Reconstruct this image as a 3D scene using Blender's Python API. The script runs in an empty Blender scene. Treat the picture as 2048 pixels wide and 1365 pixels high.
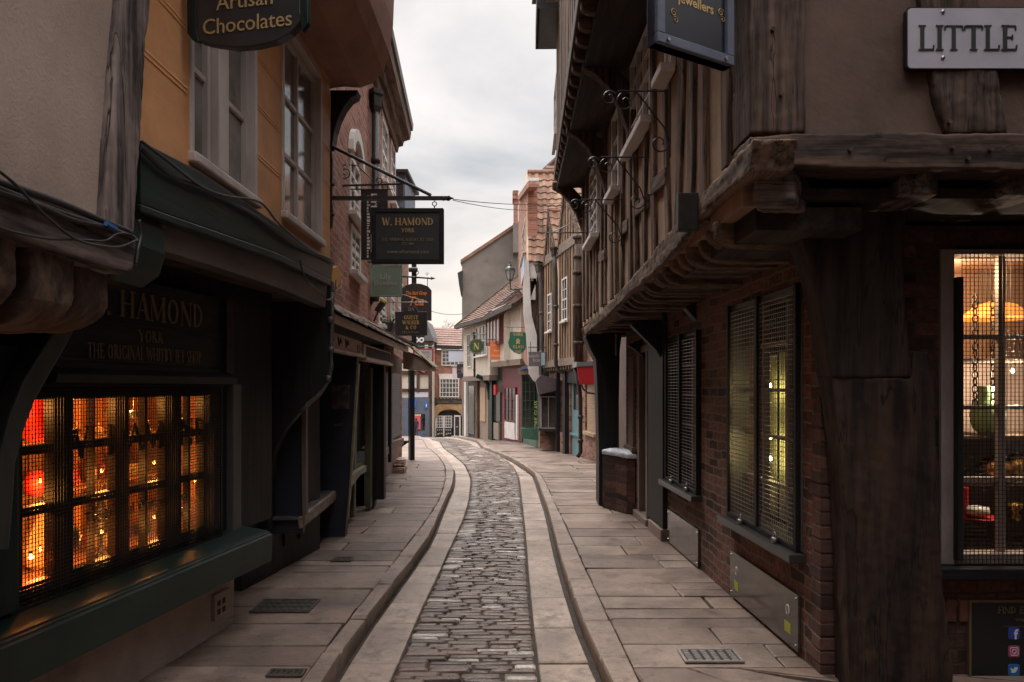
import bpy, math, random
from mathutils import Vector, Matrix
R = random.Random(7)
rad = math.radians
sc = bpy.context.scene
col = sc.collection

# ---------------------------------------------------------------- camera, sky, sun, exposure
FPX, CX, CY, EYE = 1400.0, 1024.0, 775.0, 1.6
cam_d = bpy.data.cameras.new('camera'); cam = bpy.data.objects.new('camera', cam_d); col.objects.link(cam)
cam.location = (0, 0, EYE); cam.rotation_euler = (rad(90), 0, 0)
cam_d.sensor_width = 36; cam_d.lens = 36*FPX/2048; cam_d.shift_y = (CY-682.5)/2048
cam_d.clip_start = .05; cam_d.clip_end = 2000
sc.camera = cam
sc.view_settings.view_transform = 'Standard'; sc.view_settings.look = 'None'
sc.view_settings.exposure = 1.18; sc.view_settings.gamma = 1
sc.cycles.use_denoising = True
sc.cycles.max_bounces = 6; sc.cycles.diffuse_bounces = 4; sc.cycles.glossy_bounces = 3
sc.cycles.transparent_max_bounces = 8; sc.cycles.transmission_bounces = 4
sc.cycles.caustics_reflective = False; sc.cycles.caustics_refractive = False
sc.cycles.sample_clamp_indirect = 4

SUN_EL, SUN_AZ = 58, -22          # degrees; azimuth measured from the view direction, negative = left
w = bpy.data.worlds.new('World'); sc.world = w; w.use_nodes = True
nt = w.node_tree; nt.nodes.clear()
def N(t, **k):
    n = nt.nodes.new(t)
    for a, b in k.items(): setattr(n, a, b)
    return n
L = lambda a, b: nt.links.new(a, b)
out = N('ShaderNodeOutputWorld'); bg = N('ShaderNodeBackground'); bg2 = N('ShaderNodeBackground'); add = N('ShaderNodeMixShader'); add.inputs[0].default_value = .90
sky = N('ShaderNodeTexSky'); sky.sky_type = 'NISHITA'; sky.sun_disc = False
sky.sun_elevation = rad(SUN_EL); sky.sun_rotation = rad(SUN_AZ); sky.air_density = 1.5; sky.dust_density = 4
bg.inputs[1].default_value = .05
L(sky.outputs[0], bg.inputs[0])
# the cloud sheet: soft grey wool, warm and pale low down, much brighter overhead
tc = N('ShaderNodeTexCoord'); sep = N('ShaderNodeSeparateXYZ'); L(tc.outputs['Generated'], sep.inputs[0])
zc = N('ShaderNodeMath', operation='MAXIMUM'); L(sep.outputs[2], zc.inputs[0]); zc.inputs[1].default_value = .02
za = N('ShaderNodeMath', operation='ADD'); L(zc.outputs[0], za.inputs[0]); za.inputs[1].default_value = .22
dx = N('ShaderNodeMath', operation='DIVIDE'); L(sep.outputs[0], dx.inputs[0]); L(za.outputs[0], dx.inputs[1])
dy = N('ShaderNodeMath', operation='DIVIDE'); L(sep.outputs[1], dy.inputs[0]); L(za.outputs[0], dy.inputs[1])
cmb = N('ShaderNodeCombineXYZ'); L(dx.outputs[0], cmb.inputs[0]); L(dy.outputs[0], cmb.inputs[1])
no = N('ShaderNodeTexNoise'); no.inputs['Scale'].default_value = 1.25; no.inputs['Detail'].default_value = 7; no.inputs['Roughness'].default_value = .52
no.inputs['Distortion'].default_value = .35
L(cmb.outputs[0], no.inputs['Vector'])
cr = N('ShaderNodeValToRGB'); L(no.outputs[0], cr.inputs[0])
cr.color_ramp.elements[0].position = .40; cr.color_ramp.elements[0].color = (.25, .262, .278, 1)
cr.color_ramp.elements[1].position = .60; cr.color_ramp.elements[1].color = (.475, .445, .432, 1)
hz = N('ShaderNodeMapRange'); L(sep.outputs[2], hz.inputs[0]); hz.inputs[1].default_value = 0.0; hz.inputs[2].default_value = .34
hz.interpolation_type = 'SMOOTHSTEP'
mx = N('ShaderNodeMix', data_type='RGBA'); L(hz.outputs[0], mx.inputs['Factor'])
mx.inputs[6].default_value = (.51, .455, .405, 1); L(cr.outputs[0], mx.inputs[7])
zr = N('ShaderNodeMapRange'); L(sep.outputs[2], zr.inputs[0]); zr.inputs[1].default_value = .50; zr.inputs[2].default_value = .85
zr.inputs[3].default_value = 1.0; zr.inputs[4].default_value = 7.0
L(mx.outputs[2], bg2.inputs[0]); L(zr.outputs[0], bg2.inputs[1])
L(bg.outputs[0], add.inputs[1]); L(bg2.outputs[0], add.inputs[2]); L(add.outputs[0], out.inputs[0])

sd = bpy.data.lights.new('sun', 'SUN'); sd.energy = 1.5; sd.angle = rad(22); sd.color = (1, .93, .85)
sun = bpy.data.objects.new('sun', sd); col.objects.link(sun)
_d = Vector((math.sin(rad(SUN_AZ))*math.cos(rad(SUN_EL)), math.cos(rad(SUN_AZ))*math.cos(rad(SUN_EL)), math.sin(rad(SUN_EL))))
sun.rotation_euler = _d.to_track_quat('Z', 'Y').to_euler(); sun.location = _d*60

# ---------------------------------------------------------------- materials
MATS = {}
def mat(name, c1, c2=None, sc_=(8, 8, 8), rough=.8, bump=.2, bsc=None, det=6, c3=None, c3s=1.2, c3p=(.55, .7), metal=0,
        spec=.5, crack=None, isl=0.0, ramp=(.35, .65), emit=None, es=0, dist=.01, rvar=.0):
    if name in MATS: return MATS[name]
    m = bpy.data.materials.new(name); m.use_nodes = True; t = m.node_tree; b = t.nodes['Principled BSDF']
    b.inputs['Roughness'].default_value = rough; b.inputs['Metallic'].default_value = metal
    b.inputs['Specular IOR Level'].default_value = spec
    if emit:
        b.inputs['Emission Color'].default_value = (*emit, 1); b.inputs['Emission Strength'].default_value = es
    tc = t.nodes.new('ShaderNodeTexCoord'); mp = t.nodes.new('ShaderNodeMapping'); mp.inputs['Scale'].default_value = sc_
    t.links.new(tc.outputs['Object'], mp.inputs[0])
    n = t.nodes.new('ShaderNodeTexNoise'); n.inputs['Scale'].default_value = 1; n.inputs['Detail'].default_value = det
    n.inputs['Roughness'].default_value = .6
    t.links.new(mp.outputs[0], n.inputs['Vector'])
    cur = None
    if c2 is None: c2 = tuple(x*.75 for x in c1)
    cr = t.nodes.new('ShaderNodeValToRGB'); t.links.new(n.outputs[0], cr.inputs[0])
    cr.color_ramp.elements[0].position, cr.color_ramp.elements[1].position = ramp
    cr.color_ramp.elements[0].color = (*c1, 1); cr.color_ramp.elements[1].color = (*c2, 1)
    cur = cr.outputs[0]
    if c3:
        n3 = t.nodes.new('ShaderNodeTexNoise'); n3.inputs['Scale'].default_value = c3s; n3.inputs['Detail'].default_value = 5
        n3.inputs['Roughness'].default_value = .65
        t.links.new(tc.outputs['Object'], n3.inputs['Vector'])
        r3 = t.nodes.new('ShaderNodeMapRange'); t.links.new(n3.outputs[0], r3.inputs[0])
        r3.inputs[1].default_value, r3.inputs[2].default_value = c3p
        mm = t.nodes.new('ShaderNodeMix'); mm.data_type = 'RGBA'; t.links.new(r3.outputs[0], mm.inputs['Factor'])
        t.links.new(cur, mm.inputs[6]); mm.inputs[7].default_value = (*c3, 1); cur = mm.outputs[2]
    ck = None
    if crack:                       # long dark drying splits following the grain
        mpc = t.nodes.new('ShaderNodeMapping'); mpc.inputs['Scale'].default_value = crack; t.links.new(tc.outputs['Object'], mpc.inputs[0])
        nc = t.nodes.new('ShaderNodeTexNoise'); nc.inputs['Scale'].default_value = 1; nc.inputs['Detail'].default_value = 4; nc.inputs['Roughness'].default_value = .5; nc.inputs['Distortion'].default_value = .4
        t.links.new(mpc.outputs[0], nc.inputs['Vector'])
        sb = t.nodes.new('ShaderNodeMath'); sb.operation = 'SUBTRACT'; t.links.new(nc.outputs[0], sb.inputs[0]); sb.inputs[1].default_value = .5
        ab = t.nodes.new('ShaderNodeMath'); ab.operation = 'ABSOLUTE'; t.links.new(sb.outputs[0], ab.inputs[0])
        rc = t.nodes.new('ShaderNodeMapRange'); t.links.new(ab.outputs[0], rc.inputs[0]); rc.inputs[1].default_value = .0; rc.inputs[2].default_value = .013; rc.inputs[3].default_value = 1; rc.inputs[4].default_value = 0
        ck = rc.outputs[0]; mk = t.nodes.new('ShaderNodeMix'); mk.data_type = 'RGBA'; t.links.new(ck, mk.inputs['Factor']); t.links.new(cur, mk.inputs[6]); mk.inputs[7].default_value = (.006, .005, .004, 1); cur = mk.outputs[2]
    if isl:
        g = t.nodes.new('ShaderNodeNewGeometry'); hs = t.nodes.new('ShaderNodeHueSaturation')
        r = t.nodes.new('ShaderNodeMapRange'); t.links.new(g.outputs['Random Per Island'], r.inputs[0])
        r.inputs[3].default_value = 1-isl; r.inputs[4].default_value = 1+isl
        t.links.new(r.outputs[0], hs.inputs['Value']); t.links.new(cur, hs.inputs['Color']); cur = hs.outputs[0]
    t.links.new(cur, b.inputs['Base Color'])
    if rvar:
        rr = t.nodes.new('ShaderNodeMapRange'); t.links.new(n.outputs[0], rr.inputs[0]); rr.inputs[1].default_value = .3; rr.inputs[2].default_value = .7
        rr.inputs[3].default_value = rough-rvar; rr.inputs[4].default_value = rough+rvar; t.links.new(rr.outputs[0], b.inputs['Roughness'])
    if bump:
        bn = n
        if bsc:
            mp2 = t.nodes.new('ShaderNodeMapping'); mp2.inputs['Scale'].default_value = bsc; t.links.new(tc.outputs['Object'], mp2.inputs[0])
            bn = t.nodes.new('ShaderNodeTexNoise'); bn.inputs['Scale'].default_value = 1; bn.inputs['Detail'].default_value = 8
            bn.inputs['Roughness'].default_value = .65; t.links.new(mp2.outputs[0], bn.inputs['Vector'])
        bb = t.nodes.new('ShaderNodeBump'); bb.inputs['Strength'].default_value = bump; bb.inputs['Distance'].default_value = dist
        if ck:
            hh = t.nodes.new('ShaderNodeMath'); hh.operation = 'MULTIPLY_ADD'; t.links.new(ck, hh.inputs[0]); hh.inputs[1].default_value = -1.1; t.links.new(bn.outputs[0], hh.inputs[2]); t.links.new(hh.outputs[0], bb.inputs['Height'])
        else: t.links.new(bn.outputs[0], bb.inputs['Height']); t.links.new(bb.outputs[0], b.inputs['Normal'])
    MATS[name] = m
    return m

def brick(name, axis, ca, cb, cm, stain=(.02, .015, .012), sp=(.5, .75), bump=.9, warp=.012, size=(.225, .075), mort=.012, lo=.35):
    """Brickwork in metres; axis 'y' = wall along the street, 'x' = wall facing the camera."""
    if name in MATS: return MATS[name]
    m = bpy.data.materials.new(name); m.use_nodes = True; t = m.node_tree; b = t.nodes['Principled BSDF']
    tc = t.nodes.new('ShaderNodeTexCoord'); s = t.nodes.new('ShaderNodeSeparateXYZ'); t.links.new(tc.outputs['Object'], s.inputs[0])
    c = t.nodes.new('ShaderNodeCombineXYZ'); t.links.new(s.outputs[1 if axis == 'y' else 0], c.inputs[0]); t.links.new(s.outputs[2], c.inputs[1])
    nz = t.nodes.new('ShaderNodeTexNoise'); nz.inputs['Scale'].default_value = 3.0; nz.inputs['Detail'].default_value = 5; t.links.new(tc.outputs['Object'], nz.inputs['Vector'])
    sb = t.nodes.new('ShaderNodeVectorMath'); sb.operation = 'SUBTRACT'; t.links.new(nz.outputs['Color'], sb.inputs[0]); sb.inputs[1].default_value = (.5, .5, .5)
    ms = t.nodes.new('ShaderNodeVectorMath'); ms.operation = 'SCALE'; t.links.new(sb.outputs[0], ms.inputs[0]); ms.inputs['Scale'].default_value = warp*6
    ad = t.nodes.new('ShaderNodeVectorMath'); t.links.new(c.outputs[0], ad.inputs[0]); t.links.new(ms.outputs[0], ad.inputs[1])
    br = t.nodes.new('ShaderNodeTexBrick'); t.links.new(ad.outputs[0], br.inputs['Vector']); br.inputs['Scale'].default_value = 1
    br.inputs['Brick Width'].default_value = size[0]; br.inputs['Row Height'].default_value = size[1]
    br.inputs['Mortar Size'].default_value = mort*.5; br.inputs['Mortar Smooth'].default_value = .25; br.inputs['Bias'].default_value = 0
    br.inputs['Color1'].default_value = (0, 0, 0, 1); br.inputs['Color2'].default_value = (1, 1, 1, 1); br.inputs['Mortar'].default_value = (.5, .5, .5, 1)
    cr = t.nodes.new('ShaderNodeValToRGB'); t.links.new(br.outputs['Color'], cr.inputs[0]); e = cr.color_ramp.elements
    e[0].position = .0; e[0].color = (*tuple(x*lo for x in ca), 1); e[1].position = 1; e[1].color = (*cb, 1)
    k = e.new(.35); k.color = (*ca, 1); k = e.new(.7); k.color = (*tuple((x+y)/2 for x, y in zip(ca, cb)), 1)
    n2 = t.nodes.new('ShaderNodeTexNoise'); n2.inputs['Scale'].default_value = 28; n2.inputs['Detail'].default_value = 7; t.links.new(tc.outputs['Object'], n2.inputs['Vector'])
    mu = t.nodes.new('ShaderNodeMix'); mu.data_type = 'RGBA'; mu.blend_type = 'MULTIPLY'; mu.inputs['Factor'].default_value = .75
    r2 = t.nodes.new('ShaderNodeMapRange'); t.links.new(n2.outputs[0], r2.inputs[0]); r2.inputs[1].default_value = .3; r2.inputs[2].default_value = .7; r2.inputs[3].default_value = .45; r2.inputs[4].default_value = 1.35
    t.links.new(cr.outputs[0], mu.inputs[6]); t.links.new(r2.outputs[0], mu.inputs[7])
    mm = t.nodes.new('ShaderNodeMix'); mm.data_type = 'RGBA'; t.links.new(br.outputs['Fac'], mm.inputs['Factor']); t.links.new(mu.outputs[2], mm.inputs[6])
    mm.inputs[7].default_value = (*cm, 1)
    n3 = t.nodes.new('ShaderNodeTexNoise'); n3.inputs['Scale'].default_value = 1.1; n3.inputs['Detail'].default_value = 7; n3.inputs['Roughness'].default_value = .7; t.links.new(tc.outputs['Object'], n3.inputs['Vector'])
    r3 = t.nodes.new('ShaderNodeMapRange'); t.links.new(n3.outputs[0], r3.inputs[0]); r3.inputs[1].default_value, r3.inputs[2].default_value = sp; r3.inputs[4].default_value = .8
    m3 = t.nodes.new('ShaderNodeMix'); m3.data_type = 'RGBA'; t.links.new(r3.outputs[0], m3.inputs['Factor']); t.links.new(mm.outputs[2], m3.inputs[6]); m3.inputs[7].default_value = (*stain, 1)
    t.links.new(m3.outputs[2], b.inputs['Base Color']); b.inputs['Roughness'].default_value = .82; b.inputs['Specular IOR Level'].default_value = .3
    iv = t.nodes.new('ShaderNodeMath'); iv.operation = 'MULTIPLY_ADD'; t.links.new(br.outputs['Fac'], iv.inputs[0]); iv.inputs[1].default_value = -1; 
    q = t.nodes.new('ShaderNodeMath'); q.operation = 'MULTIPLY'; t.links.new(n2.outputs[0], q.inputs[0]); q.inputs[1].default_value = .7
    t.links.new(q.outputs[0], iv.inputs[2])
    bb = t.nodes.new('ShaderNodeBump'); bb.inputs['Strength'].default_value = bump; bb.inputs['Distance'].default_value = .012
    t.links.new(iv.outputs[0], bb.inputs['Height']); t.links.new(bb.outputs[0], b.inputs['Normal'])
    MATS[name] = m
    return m

def plain(name, c, rough=.5, metal=0, emit=None, es=0, spec=.5, coat=0):
    if name in MATS: return MATS[name]
    m = bpy.data.materials.new(name); m.use_nodes = True; b = m.node_tree.nodes['Principled BSDF']
    b.inputs['Base Color'].default_value = (*c, 1); b.inputs['Roughness'].default_value = rough; b.inputs['Metallic'].default_value = metal
    b.inputs['Specular IOR Level'].default_value = spec; b.inputs['Coat Weight'].default_value = coat
    if emit: b.inputs['Emission Color'].default_value = (*emit, 1); b.inputs['Emission Strength'].default_value = es
    MATS[name] = m
    return m

def clear_glass(name, tint=(.9, .92, .9)):
    if name in MATS: return MATS[name]
    m = bpy.data.materials.new(name); m.use_nodes = True; t = m.node_tree; t.nodes.clear()
    o = t.nodes.new('ShaderNodeOutputMaterial'); a = t.nodes.new('ShaderNodeBsdfTransparent'); g = t.nodes.new('ShaderNodeBsdfGlossy'); x = t.nodes.new('ShaderNodeMixShader')
    f = t.nodes.new('ShaderNodeFresnel'); f.inputs[0].default_value = 1.28
    a.inputs[0].default_value = (*tint, 1); g.inputs['Roughness'].default_value = .02
    fm = t.nodes.new('ShaderNodeMath'); fm.operation = 'MULTIPLY'; fm.inputs[1].default_value = .4; t.links.new(f.outputs[0], fm.inputs[0]); t.links.new(fm.outputs[0], x.inputs[0]); t.links.new(a.outputs[0], x.inputs[1]); t.links.new(g.outputs[0], x.inputs[2]); t.links.new(x.outputs[0], o.inputs[0])
    MATS[name] = m
    return m

GV = 'v'; 
def wood(name, c1, c2, axis='z', bump=.8, rough=.8, s=24, st=1.3, dist=.012, c3=None, c3p=(.55, .72), c3s=2.2, spec=.35):
    k = {'z': (s, s, st), 'y': (s, st, s), 'x': (st, s, s)}[axis]
    kb = tuple(v*2.2 for v in k)
    q = s*.55; ck = None if name.startswith('paint') else {'z': (q, q, st*.55), 'y': (q, st*.55, q), 'x': (st*.55, q, q)}[axis]
    return mat(name, c1, c2, k, rough, bump, kb, det=8, c3=c3, c3p=c3p, c3s=c3s, dist=dist*1.5, spec=spec, crack=ck, ramp=(.38, .62))

# old oak, three grain directions
for ax in 'xyz':
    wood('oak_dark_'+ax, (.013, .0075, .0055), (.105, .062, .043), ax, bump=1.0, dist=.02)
    wood('oak_grey_'+ax, (.028, .019, .017), (.235, .180, .160), ax, bump=1.0, dist=.02, c3=(.04, .028, .024), s=18)
    wood('oak_brown_'+ax, (.035, .021, .014), (.215, .135, .090), ax, bump=.9, dist=.015, c3=(.03, .02, .015))
    wood('paint_black_'+ax, (.011, .011, .012), (.023, .021, .022), ax, bump=.12, rough=.5, spec=.22)
    wood('paint_green_'+ax, (.007, .016, .014), (.012, .026, .022), ax, bump=.12, rough=.36, spec=.25, c3=(.022, .026, .023))
MW = lambda n, ax: MATS[n+'_'+ax]
mat('plaster_cream', (.40, .30, .245), (.34, .25, .20), (3, 3, 3), .9, .5, (70, 70, 70), c3=(.25, .185, .15), c3p=(.48, .72), dist=.006)
mat('weatherboard_orange', (.62, .30, .125), (.52, .245, .10), (2, 5, 5), .6, .25, (8, 14, 40), c3=(.36, .175, .085), c3p=(.46, .72), dist=.006)
mat('render_brown', (.34, .19, .13), (.25, .135, .095), (3, 3, 3), .85, .4, (20, 20, 20), c3=(.17, .095, .07), c3p=(.5, .75), dist=.01)
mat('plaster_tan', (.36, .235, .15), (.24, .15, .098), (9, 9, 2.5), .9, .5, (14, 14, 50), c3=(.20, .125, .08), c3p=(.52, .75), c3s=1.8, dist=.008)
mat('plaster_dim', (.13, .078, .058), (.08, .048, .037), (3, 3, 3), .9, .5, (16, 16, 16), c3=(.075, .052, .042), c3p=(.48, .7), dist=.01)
mat('limewash', (.50, .41, .37), (.40, .32, .285), (4, 4, 4), .9, .8, (9, 9, 30), c3=(.20, .15, .13), c3p=(.56, .75), dist=.03)
mat('window_paint_grey', (.33, .275, .255), (.23, .19, .18), (6, 6, 3), .5, .3, (40, 40, 8), dist=.003)
mat('window_paint_white', (.70, .66, .62), (.60, .56, .52), (6, 6, 3), .5, .2, (40, 40, 8), dist=.003)
mat('render_grey', (.20, .172, .152), (.145, .125, .11), (.8, .8, .8), .9, .3, (10, 10, 10), c3=(.11, .095, .085), c3s=.35)
mat('plaster_white', (.66, .62, .58), (.56, .52, .48), (3, 3, 3), .85, .25, (20, 20, 20), c3=(.42, .38, .35), c3p=(.55, .85))
mat('plaster_ivory', (.58, .50, .42), (.48, .41, .34), (3, 3, 3), .85, .25, (20, 20, 20), c3=(.36, .30, .25), c3p=(.55, .85))
mat('iron_black', (.012, .011, .011), (.03, .026, .024), (20, 20, 20), .5, .2)
mat('steel_wire', (.30, .27, .25), (.20, .18, .165), (30, 30, 30), .45, .0, metal=.3)
plain('wire_dark', (.018, .017, .016), .5, .3)
plain('pane_dark', (.010, .011, .012), .04, 0, spec=.8)
mat('sash_paint', (.52, .45, .42), (.40, .34, .32), (6, 6, 3), .45, .35, (40, 40, 8), dist=.003)
mat('pane_sheen', (.07, .066, .064), (.30, .265, .24), (2.5, 2.5, 2.5), .05, .25, (5, 5, 5), spec=.9, dist=.01)  # pale mottling in the base colour stands in for reflections
mat('pane_old', (.022, .022, .024), (.07, .062, .055), (1.5, 1.5, 1.5), .05, .25, (5, 5, 5), spec=.9, dist=.01)  # base lightened so the panes seem to mirror the walls opposite
clear_glass('glass')
plain('gold_letter', (.55, .36, .13), .4); plain('gold_dim', (.13, .09, .045), .5); plain('letter_black', (.012, .012, .012), .5)
plain('letter_white', (.75, .73, .70), .5)
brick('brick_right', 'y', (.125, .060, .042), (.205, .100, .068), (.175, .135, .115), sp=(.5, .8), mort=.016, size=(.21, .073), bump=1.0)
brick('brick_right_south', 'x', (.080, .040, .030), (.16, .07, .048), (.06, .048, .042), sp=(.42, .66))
brick('brick_red', 'y', (.29, .115, .075), (.42, .185, .125), (.36, .28, .225), stain=(.16, .07, .05), sp=(.5, .9), bump=.5, lo=.7)
brick('brick_red_front', 'x', (.30, .12, .08), (.42, .19, .13), (.34, .26, .21), stain=(.15, .08, .06), sp=(.5, .9), bump=.5, lo=.7)
brick('brick_brown', 'y', (.25, .13, .09), (.36, .20, .14), (.28, .21, .17), stain=(.10, .06, .045), sp=(.5, .85), bump=.5, lo=.6)

# ---------------------------------------------------------------- geometry helpers
class Mesh:
    def __init__(s): s.v = []; s.f = []
    def add(s, vs, fs):
        o = len(s.v); s.v += [tuple(p) for p in vs]; s.f += [tuple(i+o for i in f) for f in fs]; return s
    def hexa(s, b, t):          # bottom quad, top quad (same order)
        return s.add(list(b)+list(t), [(3, 2, 1, 0), (4, 5, 6, 7), (0, 1, 5, 4), (1, 2, 6, 5), (2, 3, 7, 6), (3, 0, 4, 7)])
    def box(s, x0, x1, y0, y1, z0, z1):
        return s.hexa([(x0, y0, z0), (x1, y0, z0), (x1, y1, z0), (x0, y1, z0)], [(x0, y0, z1), (x1, y0, z1), (x1, y1, z1), (x0, y1, z1)])
    def extrude(s, front, vec):  # polygon in 3D extruded by a vector
        n = len(front); v = Vector(vec); bk = [Vector(p)+v for p in front]
        fs = [tuple(range(n)), tuple(range(2*n-1, n-1, -1))]+[(i, i+n, (i+1) % n+n, (i+1) % n) for i in range(n)]
        return s.add(list(front)+bk, fs)
    def tube(s, pts, r, n=8, closed=False):
        P = [Vector(p) for p in pts]; k = len(P)
        rs = r if isinstance(r, (list, tuple)) else [r]*k
        vs = []; fs = []; up = None
        for i, p in enumerate(P):
            t = (P[min(i+1, k-1)]-P[max(i-1, 0)])
            if t.length < 1e-9: t = Vector((0, 0, 1))
            t.normalize()
            if up is None: up = Vector((0, 0, 1)) if abs(t.z) < .9 else Vector((1, 0, 0))
            a = up-t*up.dot(t)
            if a.length < 1e-6: a = Vector((1, 0, 0))-t*t.x
            a.normalize(); up = a; b = t.cross(a)
            for j in range(n):
                q = 2*math.pi*j/n; vs.append(p+(a*math.cos(q)+b*math.sin(q))*rs[i])
        for i in range(k-1):
            for j in range(n): fs.append((i*n+j, i*n+(j+1) % n, (i+1)*n+(j+1) % n, (i+1)*n+j))
        fs += [tuple(range(n-1, -1, -1)), tuple((k-1)*n+j for j in range(n))]
        return s.add(vs, fs)
    def lathe(s, c, prof, n=16, axis='z'):
        vs = []; fs = []; k = len(prof)
        for r, h in prof:
            for j in range(n):
                q = 2*math.pi*j/n
                vs.append((c[0]+r*math.cos(q), c[1]+r*math.sin(q), c[2]+h) if axis == 'z' else (c[0]+r*math.cos(q), c[1]+h, c[2]+r*math.sin(q)))
        for i in range(k-1):
            for j in range(n): fs.append((i*n+j, i*n+(j+1) % n, (i+1)*n+(j+1) % n, (i+1)*n+j))
        fs += [tuple(range(n-1, -1, -1)), tuple((k-1)*n+j for j in range(n))]
        return s.add(vs, fs)
    def bar(s, a, b, w, h, up=(0, 0, 1)):   # rectangular bar from a to b
        a, b = Vector(a), Vector(b); t = (b-a).normalized(); u = Vector(up)
        if abs(t.dot(u)) > .98: u = Vector((1, 0, 0))
        sd = t.cross(u).normalized()*w/2; uu = sd.cross(t).normalized()*h/2
        return s.hexa([a-sd-uu, a+sd-uu, a+sd+uu, a-sd+uu], [b-sd-uu, b+sd-uu, b+sd+uu, b-sd+uu])
    def build(s, name, m, parent=None, bevel=0, smooth=False, rough=None, kind=None):
        me = bpy.data.meshes.new(name); me.from_pydata(s.v, [], s.f); me.validate()
        me.materials.append(MATS[m] if isinstance(m, str) else m)
        o = bpy.data.objects.new(name, me); col.objects.link(o)
        if parent is not None: adopt(o, parent)
        fixn(me)
        if smooth: me.polygons.foreach_set('use_smooth', [True]*len(me.polygons))
        if bevel:
            b = o.modifiers.new('b', 'BEVEL'); b.width = bevel; b.segments = 2; b.limit_method = 'ANGLE'; b.angle_limit = rad(40)
        if rough:                # weathered timber: fine voxels pushed about by noise
            vx, st, size = rough
            rm = o.modifiers.new('r', 'REMESH'); rm.mode = 'VOXEL'; rm.voxel_size = vx; rm.use_smooth_shade = True
            for q, (ss, zz) in enumerate(((st, size), (st*.4, size*.3))):
                tx = bpy.data.textures.new('c', 'CLOUDS'); tx.noise_scale = zz; tx.noise_depth = 2
                d = o.modifiers.new('d%d' % q, 'DISPLACE'); d.texture = tx; d.strength = ss; d.mid_level = .5; d.texture_coords = 'LOCAL'
        if kind: o['kind'] = kind
        return o

import bmesh
def fixn(me):
    b = bmesh.new(); b.from_mesh(me); bmesh.ops.recalc_face_normals(b, faces=b.faces); b.to_mesh(me); b.free()

def adopt(o, parent):
    o.parent = parent
    base = Vector((0, 0, 0)); q = parent
    while q is not None: base += Vector(q.location); q = q.parent
    o.matrix_parent_inverse = Matrix.Translation(-Vector(parent.get('_w', (0, 0, 0)))) if '_w' in parent else Matrix.Identity(4)

def thing(name, label, cat, loc=(0, 0, 0), group=None):
    o = bpy.data.objects.new(name, None); col.objects.link(o); o.location = loc; o.empty_display_size = .2
    o['label'] = label; o['category'] = cat
    if group: o['group'] = group
    o['_w'] = tuple(loc)
    return o
def tag(o, label, cat, group=None):
    o['label'] = label; o['category'] = cat
    if group: o['group'] = group
    return o

def g(y):                        # height of the street along its length
    T = ((-50, 0), (8, 0), (12, -.045), (20, -.26), (27, -.53), (36, -.93), (45, -1.54), (70, -3.28), (120, -6.5), (2000, -6.5))
    for (a, za), (b, zb) in zip(T, T[1:]):
        if y <= b: return za+(zb-za)*(y-a)/(b-a)
    return T[-1][1]
def ray(px, py, y): return Vector(((px-CX)*y/FPX, y, EYE-(py-CY)*y/FPX))
def gp(px, py, h=0.0):           # where a sight line meets the ground
    y = 1.0; st = .05
    while y < 120:
        p = ray(px, py, y)
        if p.z <= g(y)+h: return p
        y += st*max(1, y*.05)
    return ray(px, py, 36)

class Plane:
    """A vertical face standing through two plan points; n points to the side the street is on."""
    def __init__(s, x0, y0, x1, y1, nsign):
        s.O = Vector((x0, y0, 0)); d = Vector((x1-x0, y1-y0, 0)); s.len = d.length; s.d = d.normalized()
        s.n = Vector((s.d.y, -s.d.x, 0))*nsign
    def w(s, u, z, o=0): p = s.O+s.d*u+s.n*o; return Vector((p.x, p.y, z))
    def hit(s, px, py, o=0):
        a = (px-CX)/FPX; t = (s.O.dot(s.n)+o)/(a*s.n.x+s.n.y)
        p = Vector((a*t, t, 0)); return ((p-s.O).dot(s.d), EYE-(py-CY)*t/FPX)
    def u(s, px, o=0): return s.hit(px, CY, o)[0]
    def uz(s, pts, o=0): return [s.hit(x, y, o) for x, y in pts]
    def poly(s, m, pts, o0, o1, px=True):     # polygon given on its front face (offset o1), solid back to o0
        q = s.uz(pts, o1) if px else pts
        return m.extrude([s.w(u, z, o1) for u, z in q], s.n*(o0-o1))
    def box(s, m, u0, u1, z0, z1, o0, o1):
        return m.extrude([s.w(u0, z0, o1), s.w(u1, z0, o1), s.w(u1, z1, o1), s.w(u0, z1, o1)], s.n*(o0-o1))
    def strip(s, m, line, u0, u1, o_z):       # profile [(o,z)..] swept along u
        return m.extrude([s.w(u0, z, o) for o, z in o_z], s.d*(u1-u0))

def wall(P, m, u0, u1, z0, z1, holes=(), o=0, depth=.25):
    """Front skin with openings, their reveals, and a back skin."""
    us = sorted({u0, u1, *[h[0] for h in holes], *[h[1] for h in holes]}); zs = sorted({z0, z1, *[h[2] for h in holes], *[h[3] for h in holes]})
    us = [u for u in us if u0 <= u <= u1]; zs = [z for z in zs if z0 <= z <= z1]
    ins = lambda u, z: any(h[0] < u < h[1] and h[2] < z < h[3] for h in holes)
    for oo in (o, o-depth):
        for a, b in zip(us, us[1:]):
            for c, d in zip(zs, zs[1:]):
                if not ins((a+b)/2, (c+d)/2): m.add([P.w(a, c, oo), P.w(b, c, oo), P.w(b, d, oo), P.w(a, d, oo)], [(0, 1, 2, 3)])
    rim = lambda a, c, b, d: m.add([P.w(a, c, o), P.w(b, d, o), P.w(b, d, o-depth), P.w(a, c, o-depth)], [(0, 1, 2, 3)])
    for h in list(holes)+[(u0, u1, z0, z1)]:
        rim(h[0], h[2], h[1], h[2]); rim(h[1], h[2], h[1], h[3]); rim(h[1], h[3], h[0], h[3]); rim(h[0], h[3], h[0], h[2])
    return m

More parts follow.
